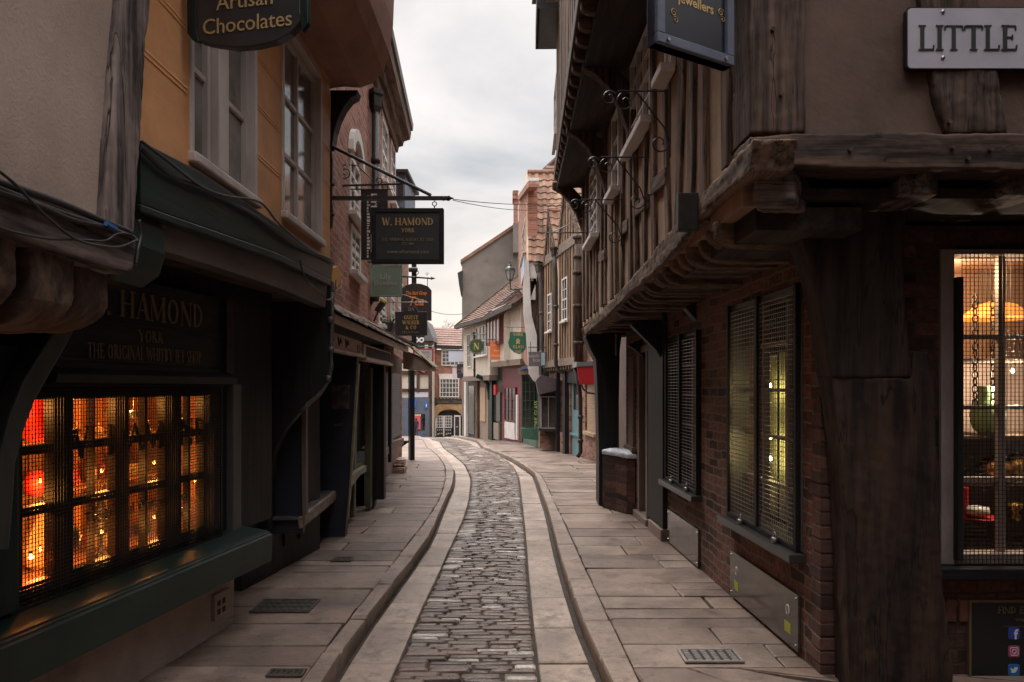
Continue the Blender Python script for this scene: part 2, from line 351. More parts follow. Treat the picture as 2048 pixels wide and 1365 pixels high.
def window(P, parent, u0, u1, z0, z1, cols, rows, mframe='window_paint_white', mpane='pane_old', fw=.05, bw=.022, o=0, dep=.06, sill=None, msill=None, name='window'):
    m = Mesh()
    P.box(m, u0, u1, z1-fw, z1, o-dep, o); P.box(m, u0, u1, z0, z0+fw, o-dep, o)
    P.box(m, u0, u0+fw, z0+fw, z1-fw, o-dep, o); P.box(m, u1-fw, u1, z0+fw, z1-fw, o-dep, o)
    for i in range(1, cols):
        c = u0+fw+(u1-u0-2*fw)*i/cols; P.box(m, c-bw/2, c+bw/2, z0+fw, z1-fw, o-dep*.8, o-.008)
    for j in range(1, rows):
        c = z0+fw+(z1-z0-2*fw)*j/rows; k = bw*(1.8 if j*2 == rows else 1); P.box(m, u0+fw, u1-fw, c-k/2, c+k/2, o-dep*.75, o-.012)
    f = m.build(name, mframe, parent)
    # slightly uneven old panes, each tilted a little
    pm = Mesh(); cw = (u1-u0-2*fw)/cols; ch = (z1-z0-2*fw)/rows
    for i in range(cols):
        for j in range(rows):
            a, b = u0+fw+cw*i, u0+fw+cw*(i+1); c, d = z0+fw+ch*j, z0+fw+ch*(j+1); e = [o-dep*.6+R.uniform(-.004, .004) for _ in range(2)]
            pm.add([P.w(a, c, e[0]), P.w(b, c, e[1]), P.w(b, d, e[1]), P.w(a, d, e[0])], [(0, 1, 2, 3)])
    pane = pm.build('pane', mpane, f)
    if sill:
        sm = Mesh(); P.box(sm, u0-.05, u1+.05, z0-(.06 if sill < .11 else .035), z0-.002, o-.02, o+sill); sm.build('sill', msill or mframe, f, bevel=.006)
    return f

def pipe_with_clips(m, pts, r):
    m.tube(pts, r, 10)
    for a in pts[:: max(1, len(pts)//3)]: 
        p = Vector(a); m.tube([p-Vector((0, 0, .03)), p+Vector((0, 0, .03))], r*1.35, 10)

# ---------------------------------------------------------------- lettering
def V_(x, y0=0, y1=1, k='T', s=3): return ('l', x, y0, x, y1, k, s)
GL = {
 'I': (.34, [V_(.17)]), 'L': (.68, [V_(.17), ('l', .17, .03, .60, .03, 't', 0), ('l', .60, 0, .62, .2, 't', 0)]),
 'T': (.78, [V_(.39, s=1), ('l', .06, .97, .72, .97, 't', 0), ('l', .05, .97, .04, .8, 't', 0), ('l', .73, .97, .74, .8, 't', 0)]),
 'E': (.68, [V_(.17), ('l', .17, .97, .58, .97, 't', 0), ('l', .58, .98, .59, .8, 't', 0), ('l', .17, .52, .46, .52, 't', 0), ('l', .46, .42, .46, .62, 't', 0), ('l', .17, .03, .60, .03, 't', 0), ('l', .60, 0, .63, .2, 't', 0)]),
 'F': (.62, [V_(.17), ('l', .17, .97, .58, .97, 't', 0), ('l', .58, .98, .59, .8, 't', 0), ('l', .17, .52, .46, .52, 't', 0), ('l', .46, .42, .46, .62, 't', 0)]),
 'H': (.90, [V_(.17), V_(.72), ('l', .17, .52, .72, .52, 't', 0)]),
 'N': (.88, [V_(.14, k='t'), ('l', .12, 1, .73, 0, 'T', 0), V_(.74, k='t', s=2)]),
 'M': (1.04, [V_(.14, k='t'), ('l', .14, 1, .51, .05, 'T', 0), ('l', .51, .05, .88, 1, 't', 0), V_(.88)]),
 'A': (.82, [('l', .10, 0, .40, 1, 't', 1), ('l', .40, 1, .72, 0, 'T', 1), ('l', .2, .35, .6, .35, 't', 0)]),
 'W': (1.12, [('l', .08, 1, .32, 0, 'T', 2), ('l', .32, 0, .55, .95, 't', 0), ('l', .52, .95, .78, 0, 'T', 0), ('l', .78, 0, 1.02, 1, 't', 2)]),
 'V': (.82, [('l', .10, 1, .41, 0, 'T', 2), ('l', .41, 0, .72, 1, 't', 2)]),
 'Y': (.80, [('l', .10, 1, .40, .48, 'T', 2), ('l', .72, 1, .40, .48, 't', 1), V_(.40, 0, .5, s=1)]),
 'K': (.82, [V_(.17), ('l', .2, .45, .62, 1, 't', 2), ('l', .32, .6, .72, 0, 'T', 1)]),
 'X': (.8, [('l', .1, 1, .7, 0, 'T', 3), ('l', .1, 0, .7, 1, 't', 3)]),
 'O': (.94, [('a', .47, .5, .36, .5, 0, 360)]), 'C': (.82, [('a', .47, .5, .36, .5, 48, 312), ('l', .70, .98, .72, .74, 't', 0)]),
 'G': (.92, [('a', .47, .5, .36, .5, 48, 318), V_(.74, .05, .42, s=2), ('l', .70, .98, .72, .74, 't', 0)]),
 'D': (.88, [V_(.17), ('a', .3, .5, .46, .48, -90, 90), ('l', .17, .98, .32, .98, 't', 0), ('l', .17, .02, .32, .02, 't', 0)]),
 'P': (.66, [V_(.17), ('a', .28, .73, .28, .25, -90, 90), ('l', .17, .98, .3, .98, 't', 0), ('l', .17, .48, .3, .48, 't', 0)]),
 'R': (.80, [V_(.17), ('a', .28, .74, .26, .24, -90, 90), ('l', .17, .98, .3, .98, 't', 0), ('l', .17, .5, .3, .5, 't', 0), ('l', .36, .5, .70, 0, 'T', 1)]),
 'B': (.72, [V_(.17), ('a', .28, .75, .24, .23, -90, 90), ('a', .28, .26, .30, .25, -90, 90), ('l', .17, .98, .3, .98, 't', 0), ('l', .17, .02, .3, .02, 't', 0)]),
 'S': (.62, [('a', .31, .75, .20, .24, 30, 270), ('a', .31, .26, .22, .26, -150, 90)]),
 'U': (.86, [V_(.17, .3, 1, s=2), ('a', .43, .3, .26, .29, 180, 360), V_(.69, .3, 1, k='t', s=2)]),
 'J': (.42, [V_(.24, .1, 1, s=2), ('l', .24, .1, .05, -.1, 't', 0)]),
 '1': (.4, [V_(.2, s=1), ('l', .2, .98, .06, .82, 't', 0)]), '2': (.6, [('a', .3, .72, .2, .26, -30, 160), ('l', .47, .6, .1, .03, 'T', 0), ('l', .1, .04, .54, .04, 't', 0)]),
 '8': (.6, [('a', .3, .75, .18, .23, 0, 360), ('a', .3, .27, .22, .26, 0, 360)]), '6': (.6, [('a', .3, .3, .22, .29, 0, 360), ('a', .5, .42, .42, .56, 100, 180)]),
 '0': (.6, [('a', .3, .5, .22, .5, 0, 360)]),
 '.': (.3, [('l', .13, 0, .13, .12, 'T', 0)]), ' ': (.38, []),
 '&': (.86, [('a', .36, .77, .16, .2, 0, 360), ('a', .34, .27, .24, .27, 80, 360), ('l', .26, .68, .74, 0, 'T', 1), ('l', .58, .27, .74, .5, 't', 0)]),
}
def caps(m, txt, o, xd, zd, nn, h, T=.135, t=.055, cond=1.0, sp=.0, dep=.004, align='c', serif=True):
    """Serif capitals drawn as thin solid strokes at o (baseline) in the frame xd, zd, nn."""
    tot = sum((GL[c][0]+sp)*cond for c in txt)*h; x = -tot/2 if align == 'c' else 0
    xd, zd, nn, o = Vector(xd), Vector(zd), Vector(nn), Vector(o); k = 0
    for c in txt:
        wd, st = GL[c]
        def rib(pts, hw):
            nonlocal k
            k += 1; d = dep+.00025*(k % 9)
            P = [Vector(p) for p in pts]; Lf = []; Rt = []
            for i, p in enumerate(P):
                tt = (P[min(i+1, len(P)-1)]-P[max(i-1, 0)]).normalized(); q = Vector((-tt.y, tt.x))*hw[i]
                Lf.append(p+q); Rt.append(p-q)
            W = lambda p, dd: o+xd*(x+p.x*cond*h)+zd*(p.y*h)+nn*dd
            for i in range(len(P)-1):
                a, b, c_, e = Lf[i], Lf[i+1], Rt[i+1], Rt[i]
                m.hexa([W(q, 0) for q in (a, b, c_, e)], [W(q, d) for q in (a, b, c_, e)])
        for s in st:
            if s[0] == 'l':
                _, x0, y0, x1, y1, kk, sf = s; hw = (T if kk == 'T' else t)/2
                rib([(x0, y0), (x1, y1)], [hw, hw])
                if serif:
                    lo, hi = ((x0, y0), (x1, y1)) if y0 < y1 else ((x1, y1), (x0, y0))
                    if sf & 1: rib([(lo[0]-hw-.07, lo[1]+.02), (lo[0]+hw+.07, lo[1]+.02)], [.022, .022])
                    if sf & 2: rib([(hi[0]-hw-.07, hi[1]-.02), (hi[0]+hw+.07, hi[1]-.02)], [.022, .022])
            else:
                _, cx, cy, rx, ry, a0, a1 = s; n = max(6, int(abs(a1-a0)/15)); pts = []; hws = []
                for i in range(n+1):
                    q = rad(a0+(a1-a0)*i/n); pts.append((cx+(rx-T/2)*math.cos(q), cy+(ry-t/2)*math.sin(q))); hws.append((t+(T-t)*abs(math.cos(q)))/2)
                rib(pts, hws)
        x += (wd+sp)*cond*h
    return m

def script_text(m, txt, o, xd, zd, nn, h, cond=1.0, dep=.003, align='CENTER', shear=0.0, bold=0.0, sp=1.0):
    """Rounded lower-case lettering from the built-in font, turned into solid mesh."""
    cu = bpy.data.curves.new('t', 'FONT'); cu.body = txt; cu.size = h; cu.align_x = align; cu.extrude = dep/2; cu.shear = shear; cu.offset = bold*h
    cu.resolution_u = 3; cu.space_character = sp
    ob = bpy.data.objects.new('t', cu); col.objects.link(ob)
    dg = bpy.context.evaluated_depsgraph_get(); me = bpy.data.meshes.new_from_object(ob.evaluated_get(dg))
    xd, zd, nn, o = Vector(xd), Vector(zd), Vector(nn), Vector(o)
    m.add([o+xd*v.co.x*cond+zd*v.co.y+nn*(v.co.z+dep/2+.0005) for v in me.vertices], [tuple(p.vertices) for p in me.polygons])
    bpy.data.objects.remove(ob); bpy.data.curves.remove(cu); bpy.data.meshes.remove(me)
    return m
X_, Y_, Z_ = Vector((1, 0, 0)), Vector((0, 1, 0)), Vector((0, 0, 1))
# ================================================================ THE STREET
def line(pts, h):
    w_ = sorted([(p.y, p.x) for p in (gp(x, y, h) for x, y in pts)])
    w_ = [w_[0]]+[b for a, b in zip(w_, w_[1:]) if b[0]-a[0] > .05]
    return w_
def at(ln, y):
    if y <= ln[0][0]:
        (a, xa), (b, xb) = ln[0], ln[2]; return xa+(xb-xa)/(b-a)*max(y-a, -2.5)
    for (a, xa), (b, xb) in zip(ln, ln[1:]):
        if y <= b: return xa+(xb-xa)*(y-a)/(b-a)
    return ln[-1][1]
def smooth(ln, far):
    ys = [ln[0][0]+i*.3 for i in range(int((min(30, ln[-1][0])-ln[0][0])/.3))]
    xs = [at(ln, y) for y in ys]
    for _ in range(4): xs = [xs[0]]+[(xs[i-1]+2*xs[i]+xs[i+1])/4 for i in range(1, len(xs)-1)]+[xs[-1]]
    return list(zip(ys, xs))+far
KL = smooth(line([(650,1357),(714,1257),(786,1171),(816,1129),(861,1072),(884,1012),(906,967),(908,937),(895,918),(865,891)], 0), [(30, -3.55), (36, -4.7), (45, -6.1), (70, -9.5)])
KLi = smooth(line([(650,1308),(693,1246),(759,1167),(801,1107),(850,1046),(880,1001),(891,963),(891,933),(878,914),(850,891)], 0), [(30, -3.8), (36, -4.95), (45, -6.4), (70, -9.8)])
CL = smooth(line([(782,1365),(816,1284),(842,1220),(876,1156),(899,1099),(918,1061),(937,1008),(942,959),(929,931),(914,918),(884,895)], -.09), [(30, -3.1), (36, -4.3), (45, -5.7), (70, -9.1)])
CR = smooth(line([(1080,1365),(1067,1257),(1057,1152),(1052,1076),(1044,1001),(1039,956),(1027,933),(990,907),(944,891)], -.09), [(30, -1.9), (36, -3.1), (45, -4.4), (70, -6.6)])
KR = smooth(line([(1224,1365),(1178,1284),(1137,1167),(1114,1091),(1097,1020),(1076,963),(1069,944),(1027,918),(963,893)], 0), [(30, -1.5), (36, -2.7), (45, -3.9), (70, -6.0)])
KRi = smooth(line([(1250,1303),(1220,1242),(1182,1163),(1152,1099),(1114,1016),(1084,952),(1045,922),(975,893)], 0), [(30, -1.25), (36, -2.45), (45, -3.6), (70, -5.6)])

def stone_mat(name, cols, rough, bump, bs, isl, dirt, dp=(.5, .75), sharp=None, spec=.4, rv=.12):
    m = bpy.data.materials.new(name); m.use_nodes = True; t = m.node_tree; b = t.nodes['Principled BSDF']
    g_ = t.nodes.new('ShaderNodeNewGeometry'); cr = t.nodes.new('ShaderNodeValToRGB'); t.links.new(g_.outputs['Random Per Island'], cr.inputs[0])
    e = cr.color_ramp.elements
    e[0].position = cols[0][0]; e[0].color = (*cols[0][1], 1); e[1].position = cols[-1][0]; e[1].color = (*cols[-1][1], 1)
    for p, c in cols[1:-1]: k = e.new(p); k.color = (*c, 1)
    tc = t.nodes.new('ShaderNodeTexCoord')
    n = t.nodes.new('ShaderNodeTexNoise'); n.inputs['Scale'].default_value = bs; n.inputs['Detail'].default_value = 9; n.inputs['Roughness'].default_value = .68; t.links.new(tc.outputs['Object'], n.inputs['Vector'])
    n2 = t.nodes.new('ShaderNodeTexNoise'); n2.inputs['Scale'].default_value = 1.7; n2.inputs['Detail'].default_value = 8; n2.inputs['Roughness'].default_value = .66; t.links.new(tc.outputs['Object'], n2.inputs['Vector'])
    r = t.nodes.new('ShaderNodeMapRange'); t.links.new(n.outputs[0], r.inputs[0]); r.inputs[1].default_value = .3; r.inputs[2].default_value = .7; r.inputs[3].default_value = 1-isl; r.inputs[4].default_value = 1+isl
    hs = t.nodes.new('ShaderNodeHueSaturation'); t.links.new(cr.outputs[0], hs.inputs['Color']); t.links.new(r.outputs[0], hs.inputs['Value'])
    r2 = t.nodes.new('ShaderNodeMapRange'); t.links.new(n2.outputs[0], r2.inputs[0]); r2.inputs[1].default_value, r2.inputs[2].default_value = dp; r2.inputs[4].default_value = .8
    mm = t.nodes.new('ShaderNodeMix'); mm.data_type = 'RGBA'; t.links.new(r2.outputs[0], mm.inputs['Factor']); t.links.new(hs.outputs[0], mm.inputs[6]); mm.inputs[7].default_value = (*dirt, 1)
    n4 = t.nodes.new('ShaderNodeTexNoise'); n4.inputs['Scale'].default_value = 5.5; n4.inputs['Detail'].default_value = 10; n4.inputs['Roughness'].default_value = .75; t.links.new(tc.outputs['Object'], n4.inputs['Vector'])
    r4 = t.nodes.new('ShaderNodeMapRange'); t.links.new(n4.outputs[0], r4.inputs[0]); r4.inputs[1].default_value = .52; r4.inputs[2].default_value = .64; r4.inputs[4].default_value = .7
    m4 = t.nodes.new('ShaderNodeMix'); m4.data_type = 'RGBA'; t.links.new(r4.outputs[0], m4.inputs['Factor']); t.links.new(mm.outputs[2], m4.inputs[6]); m4.inputs[7].default_value = (*tuple(x*.75 for x in dirt), 1)
    t.links.new(m4.outputs[2], b.inputs['Base Color']); b.inputs['Specular IOR Level'].default_value = spec
    rr = t.nodes.new('ShaderNodeMapRange'); t.links.new(n2.outputs[0], rr.inputs[0]); rr.inputs[1].default_value = .3; rr.inputs[2].default_value = .7; rr.inputs[3].default_value = rough+rv; rr.inputs[4].default_value = rough-rv
    t.links.new(rr.outputs[0], b.inputs['Roughness'])
    vo = t.nodes.new('ShaderNodeTexVoronoi'); vo.inputs['Scale'].default_value = 7; t.links.new(tc.outputs['Object'], vo.inputs['Vector'])
    rv_ = t.nodes.new('ShaderNodeMapRange'); t.links.new(vo.outputs['Distance'], rv_.inputs[0]); rv_.inputs[1].default_value = .07; rv_.inputs[2].default_value = .10; rv_.inputs[3].default_value = .5; rv_.inputs[4].default_value = 0
    m5 = t.nodes.new('ShaderNodeMix'); m5.data_type = 'RGBA'; t.links.new(rv_.outputs[0], m5.inputs['Factor']); t.links.new(m4.outputs[2], m5.inputs[6]); m5.inputs[7].default_value = (*tuple(x*.55 for x in dirt), 1)
    t.links.new(m5.outputs[2], b.inputs['Base Color'])
    ad = t.nodes.new('ShaderNodeMath'); ad.operation = 'ADD'; t.links.new(n.outputs[0], ad.inputs[0]); t.links.new(n2.outputs[0], ad.inputs[1])
    bb = t.nodes.new('ShaderNodeBump'); bb.inputs['Strength'].default_value = bump; bb.inputs['Distance'].default_value = .012; t.links.new(ad.outputs[0], bb.inputs['Height']); t.links.new(bb.outputs[0], b.inputs['Normal'])
    MATS[name] = m
stone_mat('flagstone', [(0, (.150, .108, .086)), (.3, (.225, .166, .135)), (.55, (.20, .134, .104)), (.8, (.27, .206, .168)), (1, (.170, .123, .098))], .46, .8, 11, .26, (.085, .064, .053), dp=(.45, .68))
stone_mat('kerbstone', [(0, (.19, .14, .112)), (.5, (.265, .198, .16)), (1, (.235, .16, .126))], .48, .6, 16, .24, (.10, .076, .063), dp=(.45, .7))
stone_mat('channel_stone', [(0, (.265, .20, .16)), (.5, (.36, .28, .23)), (1, (.31, .24, .195))], .46, .6, 18, .22, (.135, .105, .087), dp=(.45, .72))
stone_mat('sett', [(0, (.085, .060, .047)), (.4, (.130, .092, .072)), (.86, (.175, .126, .10)), (.90, (.19, .14, .115)), (.92, (.36, .32, .28)), (1, (.50, .45, .40))], .36, .7, 30, .3, (.07, .052, .043), rv=.14, spec=.5)
mat('joint_dirt', (.018, .013, .010), (.045, .032, .025), (20, 20, 20), .9, .6)
mat('earth', (.06, .05, .04), (.09, .075, .06), (1, 1, 1), .95, .3)

# one sheet to the horizon
m = Mesh(); ys = [-60, -10, 0, 8, 12, 16, 20, 24, 27, 32, 36, 40, 45, 55, 70, 95, 120, 300, 1200]
for i, y in enumerate(ys): m.v += [(-900, y, g(y)-.3), (900, y, g(y)-.3)]
m.f = [(2*i, 2*i+1, 2*i+3, 2*i+2) for i in range(len(ys)-1)]
m.build('ground', 'earth', kind='structure')

def stone(m, c4, y_h, top, depth, e=.006, jit=.0015, crown=0.0):
    """one stone: outline c4 (four plan corners), chamfered upper arris."""
    cx = sum(p[0] for p in c4)/4; cy = sum(p[1] for p in c4)/4
    tilt = (R.uniform(-jit, jit), R.uniform(-jit, jit), R.uniform(-jit, jit))
    def z(x, y): return y_h(y)+top+tilt[0]+tilt[1]*(x-cx)*8+tilt[2]*(y-cy)*8
    lo = [(x, y, z(x, y)-depth) for x, y in c4]; mid = [(x, y, z(x, y)-e) for x, y in c4]
    def ins(x, y):
        vx, vy = cx-x, cy-y; l = math.hypot(vx, vy) or 1; return x+vx/l*e*1.5, y+vy/l*e*1.5
    hi = [(*ins(x, y), z(x, y)) for x, y in c4]
    o = len(m.v); m.v += lo+mid+hi
    for a, b in ((0, 4), (4, 8)):
        for i in range(4): m.f.append((o+a+i, o+a+(i+1) % 4, o+b+(i+1) % 4, o+b+i))
    if crown:
        m.v.append((cx, cy, z(cx, cy)+crown)); k = len(m.v)-1
        for i in range(4): m.f.append((o+8+i, o+8+(i+1) % 4, k))
    else: m.f.append((o+8, o+9, o+10, o+11))

def flags(name, xa, xb, y0, y1, seed):
    global R
    R = random.Random(seed); m = Mesh(); y = y0
    while y < y1:
        k = 1 if y < 16 else (1.6 if y < 28 else 3)
        dy = R.choice((.30, .36, .42, .48, .40))*k; a, b = xa(y+dy/2), xb(y+dy/2)
        nn = max(1, int((b-a)/(R.uniform(.5, 1.1)*k)))
        cuts = [0]+sorted([(i+R.uniform(-.28, .28))/nn for i in range(1, nn)])+[1]
        gp_ = R.uniform(.003, .007) if y < 14 else .008
        for s, e in zip(cuts, cuts[1:]):
            f = lambda t, yy: xa(yy)+(xb(yy)-xa(yy))*t
            if (e-s)*(b-a) > .8 and R.random() < .25 and dy > .35 and y < 16:   # a slab split in two along its depth
                h2 = dy*R.uniform(.4, .6)
                parts = [(y, y+h2), (y+h2, y+dy)]
            else: parts = [(y, y+dy)]
            for p0, p1 in parts:
                wob = [R.uniform(-.010, .010) for _ in range(4)]
                c4 = [(f(s, p0)+gp_+wob[0], p0+gp_), (f(e, p0)-gp_+wob[1], p0+gp_+wob[0]), (f(e, p1)-gp_+wob[2], p1-gp_+wob[2]), (f(s, p1)+gp_+wob[3], p1-gp_)]
                stone(m, c4, g, 0, .05, e=R.uniform(.004, .009), jit=.0012)
        y += dy
    m.build(name, 'flagstone', kind='structure')
    # bedding below the joints
    b_ = Mesh(); yy = y0
    pts = []
    while yy < y1+.5: pts.append(yy); yy += .5 if yy < 45 else 3
    for q in pts: b_.v += [(xa(q), q, g(q)-.022), (xb(q), q, g(q)-.022)]
    b_.f = [(2*i, 2*i+1, 2*i+3, 2*i+2) for i in range(len(pts)-1)]
    return b_
WL = lambda y: min(-2.2, at(KLi, y)-.6, -1.7-.09*max(0, y-8)-.6)
bl = flags('pavement', lambda y: WL(y) if y < 30 else at(KLi, y)-3, lambda y: at(KLi, y)-.004, -3, 68, 3)
br_ = flags('pavement', lambda y: at(KRi, y)+.004, lambda y: (4.2 if y < 3.9 else 2.4) if y < 30 else at(KRi, y)+3.0, -3, 62, 5)
for b_, nm in ((bl, 'pavement_bed'), (br_, 'pavement_bed')): b_.build(nm, 'joint_dirt', kind='structure')

R = random.Random(11)
def run(name, xa, xb, mt, y0, y1, step, top, depth, e, jit, gap=.005):
    m = Mesh(); y = y0
    while y < y1:
        k = 1 if y < 30 else 2
        dy = R.uniform(*step)*k
        stone(m, [(xa(y)+.002, y+gap), (xb(y)-.002, y+gap), (xb(y+dy)-.002, y+dy-gap), (xa(y+dy)+.002, y+dy-gap)], g, top, depth, e, jit)
        y += dy
    return m.build(name, mt, kind='structure')
run('kerb', lambda y: at(KLi, y), lambda y: at(KL, y), 'kerbstone', -3, 68, (.5, .95), .002, .2, .016, .0035, .007)
run('kerb', lambda y: at(KR, y), lambda y: at(KRi, y), 'kerbstone', -3, 62, (.42, .8), .002, .2, .016, .004, .007)
run('gutter', lambda y: at(KL, y)+.032, lambda y: at(CL, y), 'channel_stone', -3, 66, (.45, .8), -.09, .05, .008, .003)
run('gutter', lambda y: at(CR, y), lambda y: at(KR, y)-.04, 'channel_stone', -3, 62, (.45, .8), -.09, .05, .008, .003)
m = Mesh(); y = -2.0
while y < 60:
    k = 1 if y < 15 else (1.5 if y < 22 else (2.4 if y < 34 else 5))
    dy = R.uniform(.050, .070)*k; a, b = at(CL, y)+.012, at(CR, y)-.012; x = a+R.uniform(-.01, .01); sk = R.uniform(-.003, .003)
    while x < b-.05:
        wd = R.choice((.12, .15, .18, .21, .25, .28))*min(k, 2)
        if x+wd > b-.07: wd = b-x
        gq = .0034
        j = lambda: R.uniform(-.0018, .0018)
        sag = -.10-.012*(1-((x-a)/(b-a)*2-1)**2)
        c4 = [(x+gq+j(), y+gq+j()+sk), (x+wd-gq+j(), y+gq+j()+sk), (x+wd-gq+j(), y+dy-gq+j()+sk), (x+gq+j(), y+dy-gq+j()+sk)]
        stone(m, c4, g, sag+.012+R.uniform(-.005, .004), .05, e=.009, jit=.003, crown=.005)
        x += wd
    y += dy
m.build('road', 'sett', kind='structure')
m = Mesh(); pts = []; yy = -3
while yy < 66: pts.append(yy); yy += .5 if yy < 45 else 3
for q in pts: m.v += [(at(KL, q)-.05, q, g(q)-.122), (at(CL, q), q, g(q)-.108), (at(CR, q), q, g(q)-.108), (at(KR, q)+.05, q, g(q)-.122)]
for i in range(len(pts)-1):
    for j in range(3): m.f.append((4*i+j, 4*i+j+1, 4*i+j+5, 4*i+j+4))
m.build('road_bed', 'joint_dirt', kind='structure')

def cover(px0, px1, py0, py1, nx, ny, label, mt='steel_wire', studs=False, name='drain_cover'):
    a = gp(px0, py1); b = gp(px1, py1); c = gp(px1, py0); y0, y1 = a.y, c.y
    x0, x1 = a.x, b.x; z = g(y0)+.004
    t = thing(name, label, 'drain cover', ((x0+x1)/2, (y0+y1)/2, z)); m = Mesh(); fr = .018
    m.box(x0, x1, y0, y0+fr, z, z+.012); m.box(x0, x1, y1-fr, y1, z, z+.012); m.box(x0, x0+fr, y0+fr, y1-fr, z, z+.012); m.box(x1-fr, x1, y0+fr, y1-fr, z, z+.012)
    m.build('frame', mt, t, bevel=.003)
    m = Mesh(); m.box(x0+fr, x1-fr, y0+fr, y1-fr, z, z+.003); m.build('plate', 'iron_black', t)
    m = Mesh(); dx = (x1-x0-2*fr)/nx; dy = (y1-y0-2*fr)/ny
    for i in range(nx):
        for j in range(ny):
            xx, yy = x0+fr+dx*i, y0+fr+dy*j
            m.box(xx+dx*.18, xx+dx*.82, yy+dy*.18, yy+dy*.82, z+.003, z+.010)
    m.build('tread', mt, t, bevel=.002)
cover(1370, 1490, 1308, 1334, 6, 5, 'square iron drain cover in the right pavement below the mirrored panel')
mat('iron_worn', (.05, .042, .037), (.10, .082, .07), (20, 20, 20), .45, .3, metal=.4)
cover(497, 618, 1203, 1230, 8, 3, 'large iron grating in the left pavement below the dark doorway', 'iron_worn')
cover(530, 604, 1344, 1364, 5, 4, 'smooth inset iron cover in the left pavement at the near end', 'iron_worn')
cover(660, 702, 1117, 1126, 4, 3, 'small iron stopcock cover in the left pavement beside the blue stall', 'iron_worn')
# ================================================================ LEFT SIDE, NEAR
R = random.Random(21)
PL0 = Plane(-1.4, 0, -1.4, 1, 1)                 # jettied upper floor of the cream house
PG = Plane(-2.59, 0, -2.59+.15, 1, 1)            # ground-floor shopfront wall
PL1 = Plane(-1.5, 0, -1.5, 1, 1)                 # jetty front of the ochre house
mat('oak_end', (.05, .028, .019), (.17, .105, .072), (3, 16, 10), .8, .9, (5, 30, 20), c3=(.03, .018, .013), c3p=(.5, .7), c3s=4, dist=.02, ramp=(.4, .6))
# ---- cream plastered house at the left edge
cream = thing('timber_framed_house', 'cream plastered house with worn grey oak corner post and draped cables', 'house', (-2.0, 1.0, 0))
m = Mesh(); wall(PL0, m, -7, PL0.u(262, .0), 2.16, 7.6, o=0, depth=.2); m.build('wall', 'plaster_cream', cream)
m = Mesh(); PL0.poly(m, [(262,-420),(318,-420),(303,0),(296,60),(290,119),(288,180),(281,273),(276,370),(268,470),(240,470),(213,446),(216,380),(220,308),(226,240),(232,150),(238,70),(244,0)], -.16, .035)
m.build('corner_post', 'oak_grey_z', cream, rough=(.010, .010, .12))
m = Mesh(); PL0.poly(m, [(-1800,-560),(-400,110),(-60,352),(0,378),(60,402),(130,425),(212,453),(272,472),(274,500),(266,545),(250,549),(180,527),(130,508),(60,485),(0,459),(-60,436),(-400,300),(-1800,-140)], -.2, .05)
m.build('bressummer', 'oak_grey_y', cream, rough=(.012, .012, .14))
def joist_profile(P, m, u0, u1, zt, zb, ob, of, r):
    pr = [(ob, zb), (of-r*1.5, zb)]+[(of-r*1.5+r*1.5*math.sin(rad(a)), zb+r*(1-math.cos(rad(a)))) for a in (15, 30, 45, 60, 75, 90)]+[(of, zt), (ob, zt)]
    P.strip(m, None, u0, u1, pr)
for u0, u1, zb, of in ((1.0, 1.22, 1.80, -.03), (1.40, 1.62, 1.80, -.01), (1.74, 1.985, 1.79, .0), (2.03, 2.225, 1.77, .01), (2.29, 2.47, 1.79, -.02)):
    m = Mesh(); joist_profile(PL0, m, u0, u1, 2.03, zb, -.8, of, .12); m.build('joist_end', 'oak_end', cream, rough=(.011, .012, .09))
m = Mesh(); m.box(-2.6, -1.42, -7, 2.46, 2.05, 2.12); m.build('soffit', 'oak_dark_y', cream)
m = Mesh(); m.box(-9, -2.75, -7, 2.44, 2.05, 7.6); m.box(-9, -2.75, -7, 2.3, -.3, 2.05); m.build('house_body', 'plaster_cream', cream)
m = Mesh(); m.hexa([(-9, -7, 7.6), (-1.2, -7, 7.5), (-1.2, 2.6, 7.5), (-9, 2.6, 7.6)], [(-9, -7, 10.4), (-5, -7, 10.4), (-5, 2.6, 10.4), (-9, 2.6, 10.4)]); m.build('roof', 'render_grey', cream)
m = Mesh()
wall(Plane(-2.55, 0, -2.5, 1, 1), m, -7, 2.62, -.2, 2.05); m.build('wall', 'paint_black_z', cream)
# cables clipped along the bressummer
def hang(P, pts, o, rr=.006, n=6, sub=5):
    q = [P.w(*P.hit(x, y, o), o) for x, y in pts]; out_ = []
    for i in range(len(q)-1):
        p0, p1, p2, p3 = q[max(i-1, 0)], q[i], q[i+1], q[min(i+2, len(q)-1)]
        for s in range(sub):
            t = s/sub; out_.append(.5*((2*p1)+(p2-p0)*t+(2*p0-5*p1+4*p2-p3)*t*t+(3*p1-p0-3*p2+p3)*t**3))
    out_.append(q[-1]); return out_
cabs = [([(-40,352),(60,385),(130,410),(200,440),(262,465)], .055, .011), ([(-40,362),(50,398),(120,425),(190,448),(255,470),(272,480)], .06, .009),
        ([(-40,372),(70,408),(140,438),(210,455),(268,475)], .062, .008), ([(-60,300),(20,360),(60,400),(100,440),(150,478),(200,492),(240,494),(275,480)], .085, .0045),
        ([(-30,445),(30,465),(100,478),(160,480),(210,482),(235,468),(262,470),(276,486)], .08, .0035), ([(278,440),(282,470),(276,500),(272,530)], .05, .007)]
m = Mesh()
for pts, o, rr in cabs: m.tube(hang(PL0, pts, o), rr, 6)
tag(m.build('electric_cable', plain('cable_black', (.02, .018, .018), .5), smooth=True), 'bundle of black cables draped along the beam of the cream house', 'cable')
m = Mesh(); m.tube(hang(PL0, [(212,447),(222,453),(231,458)], .075), .009, 6)
tag(m.build('cable_tie', plain('tape_blue', (.03, .12, .30), .5)), 'blue tape wound round the cables under the grey corner post', 'tape')

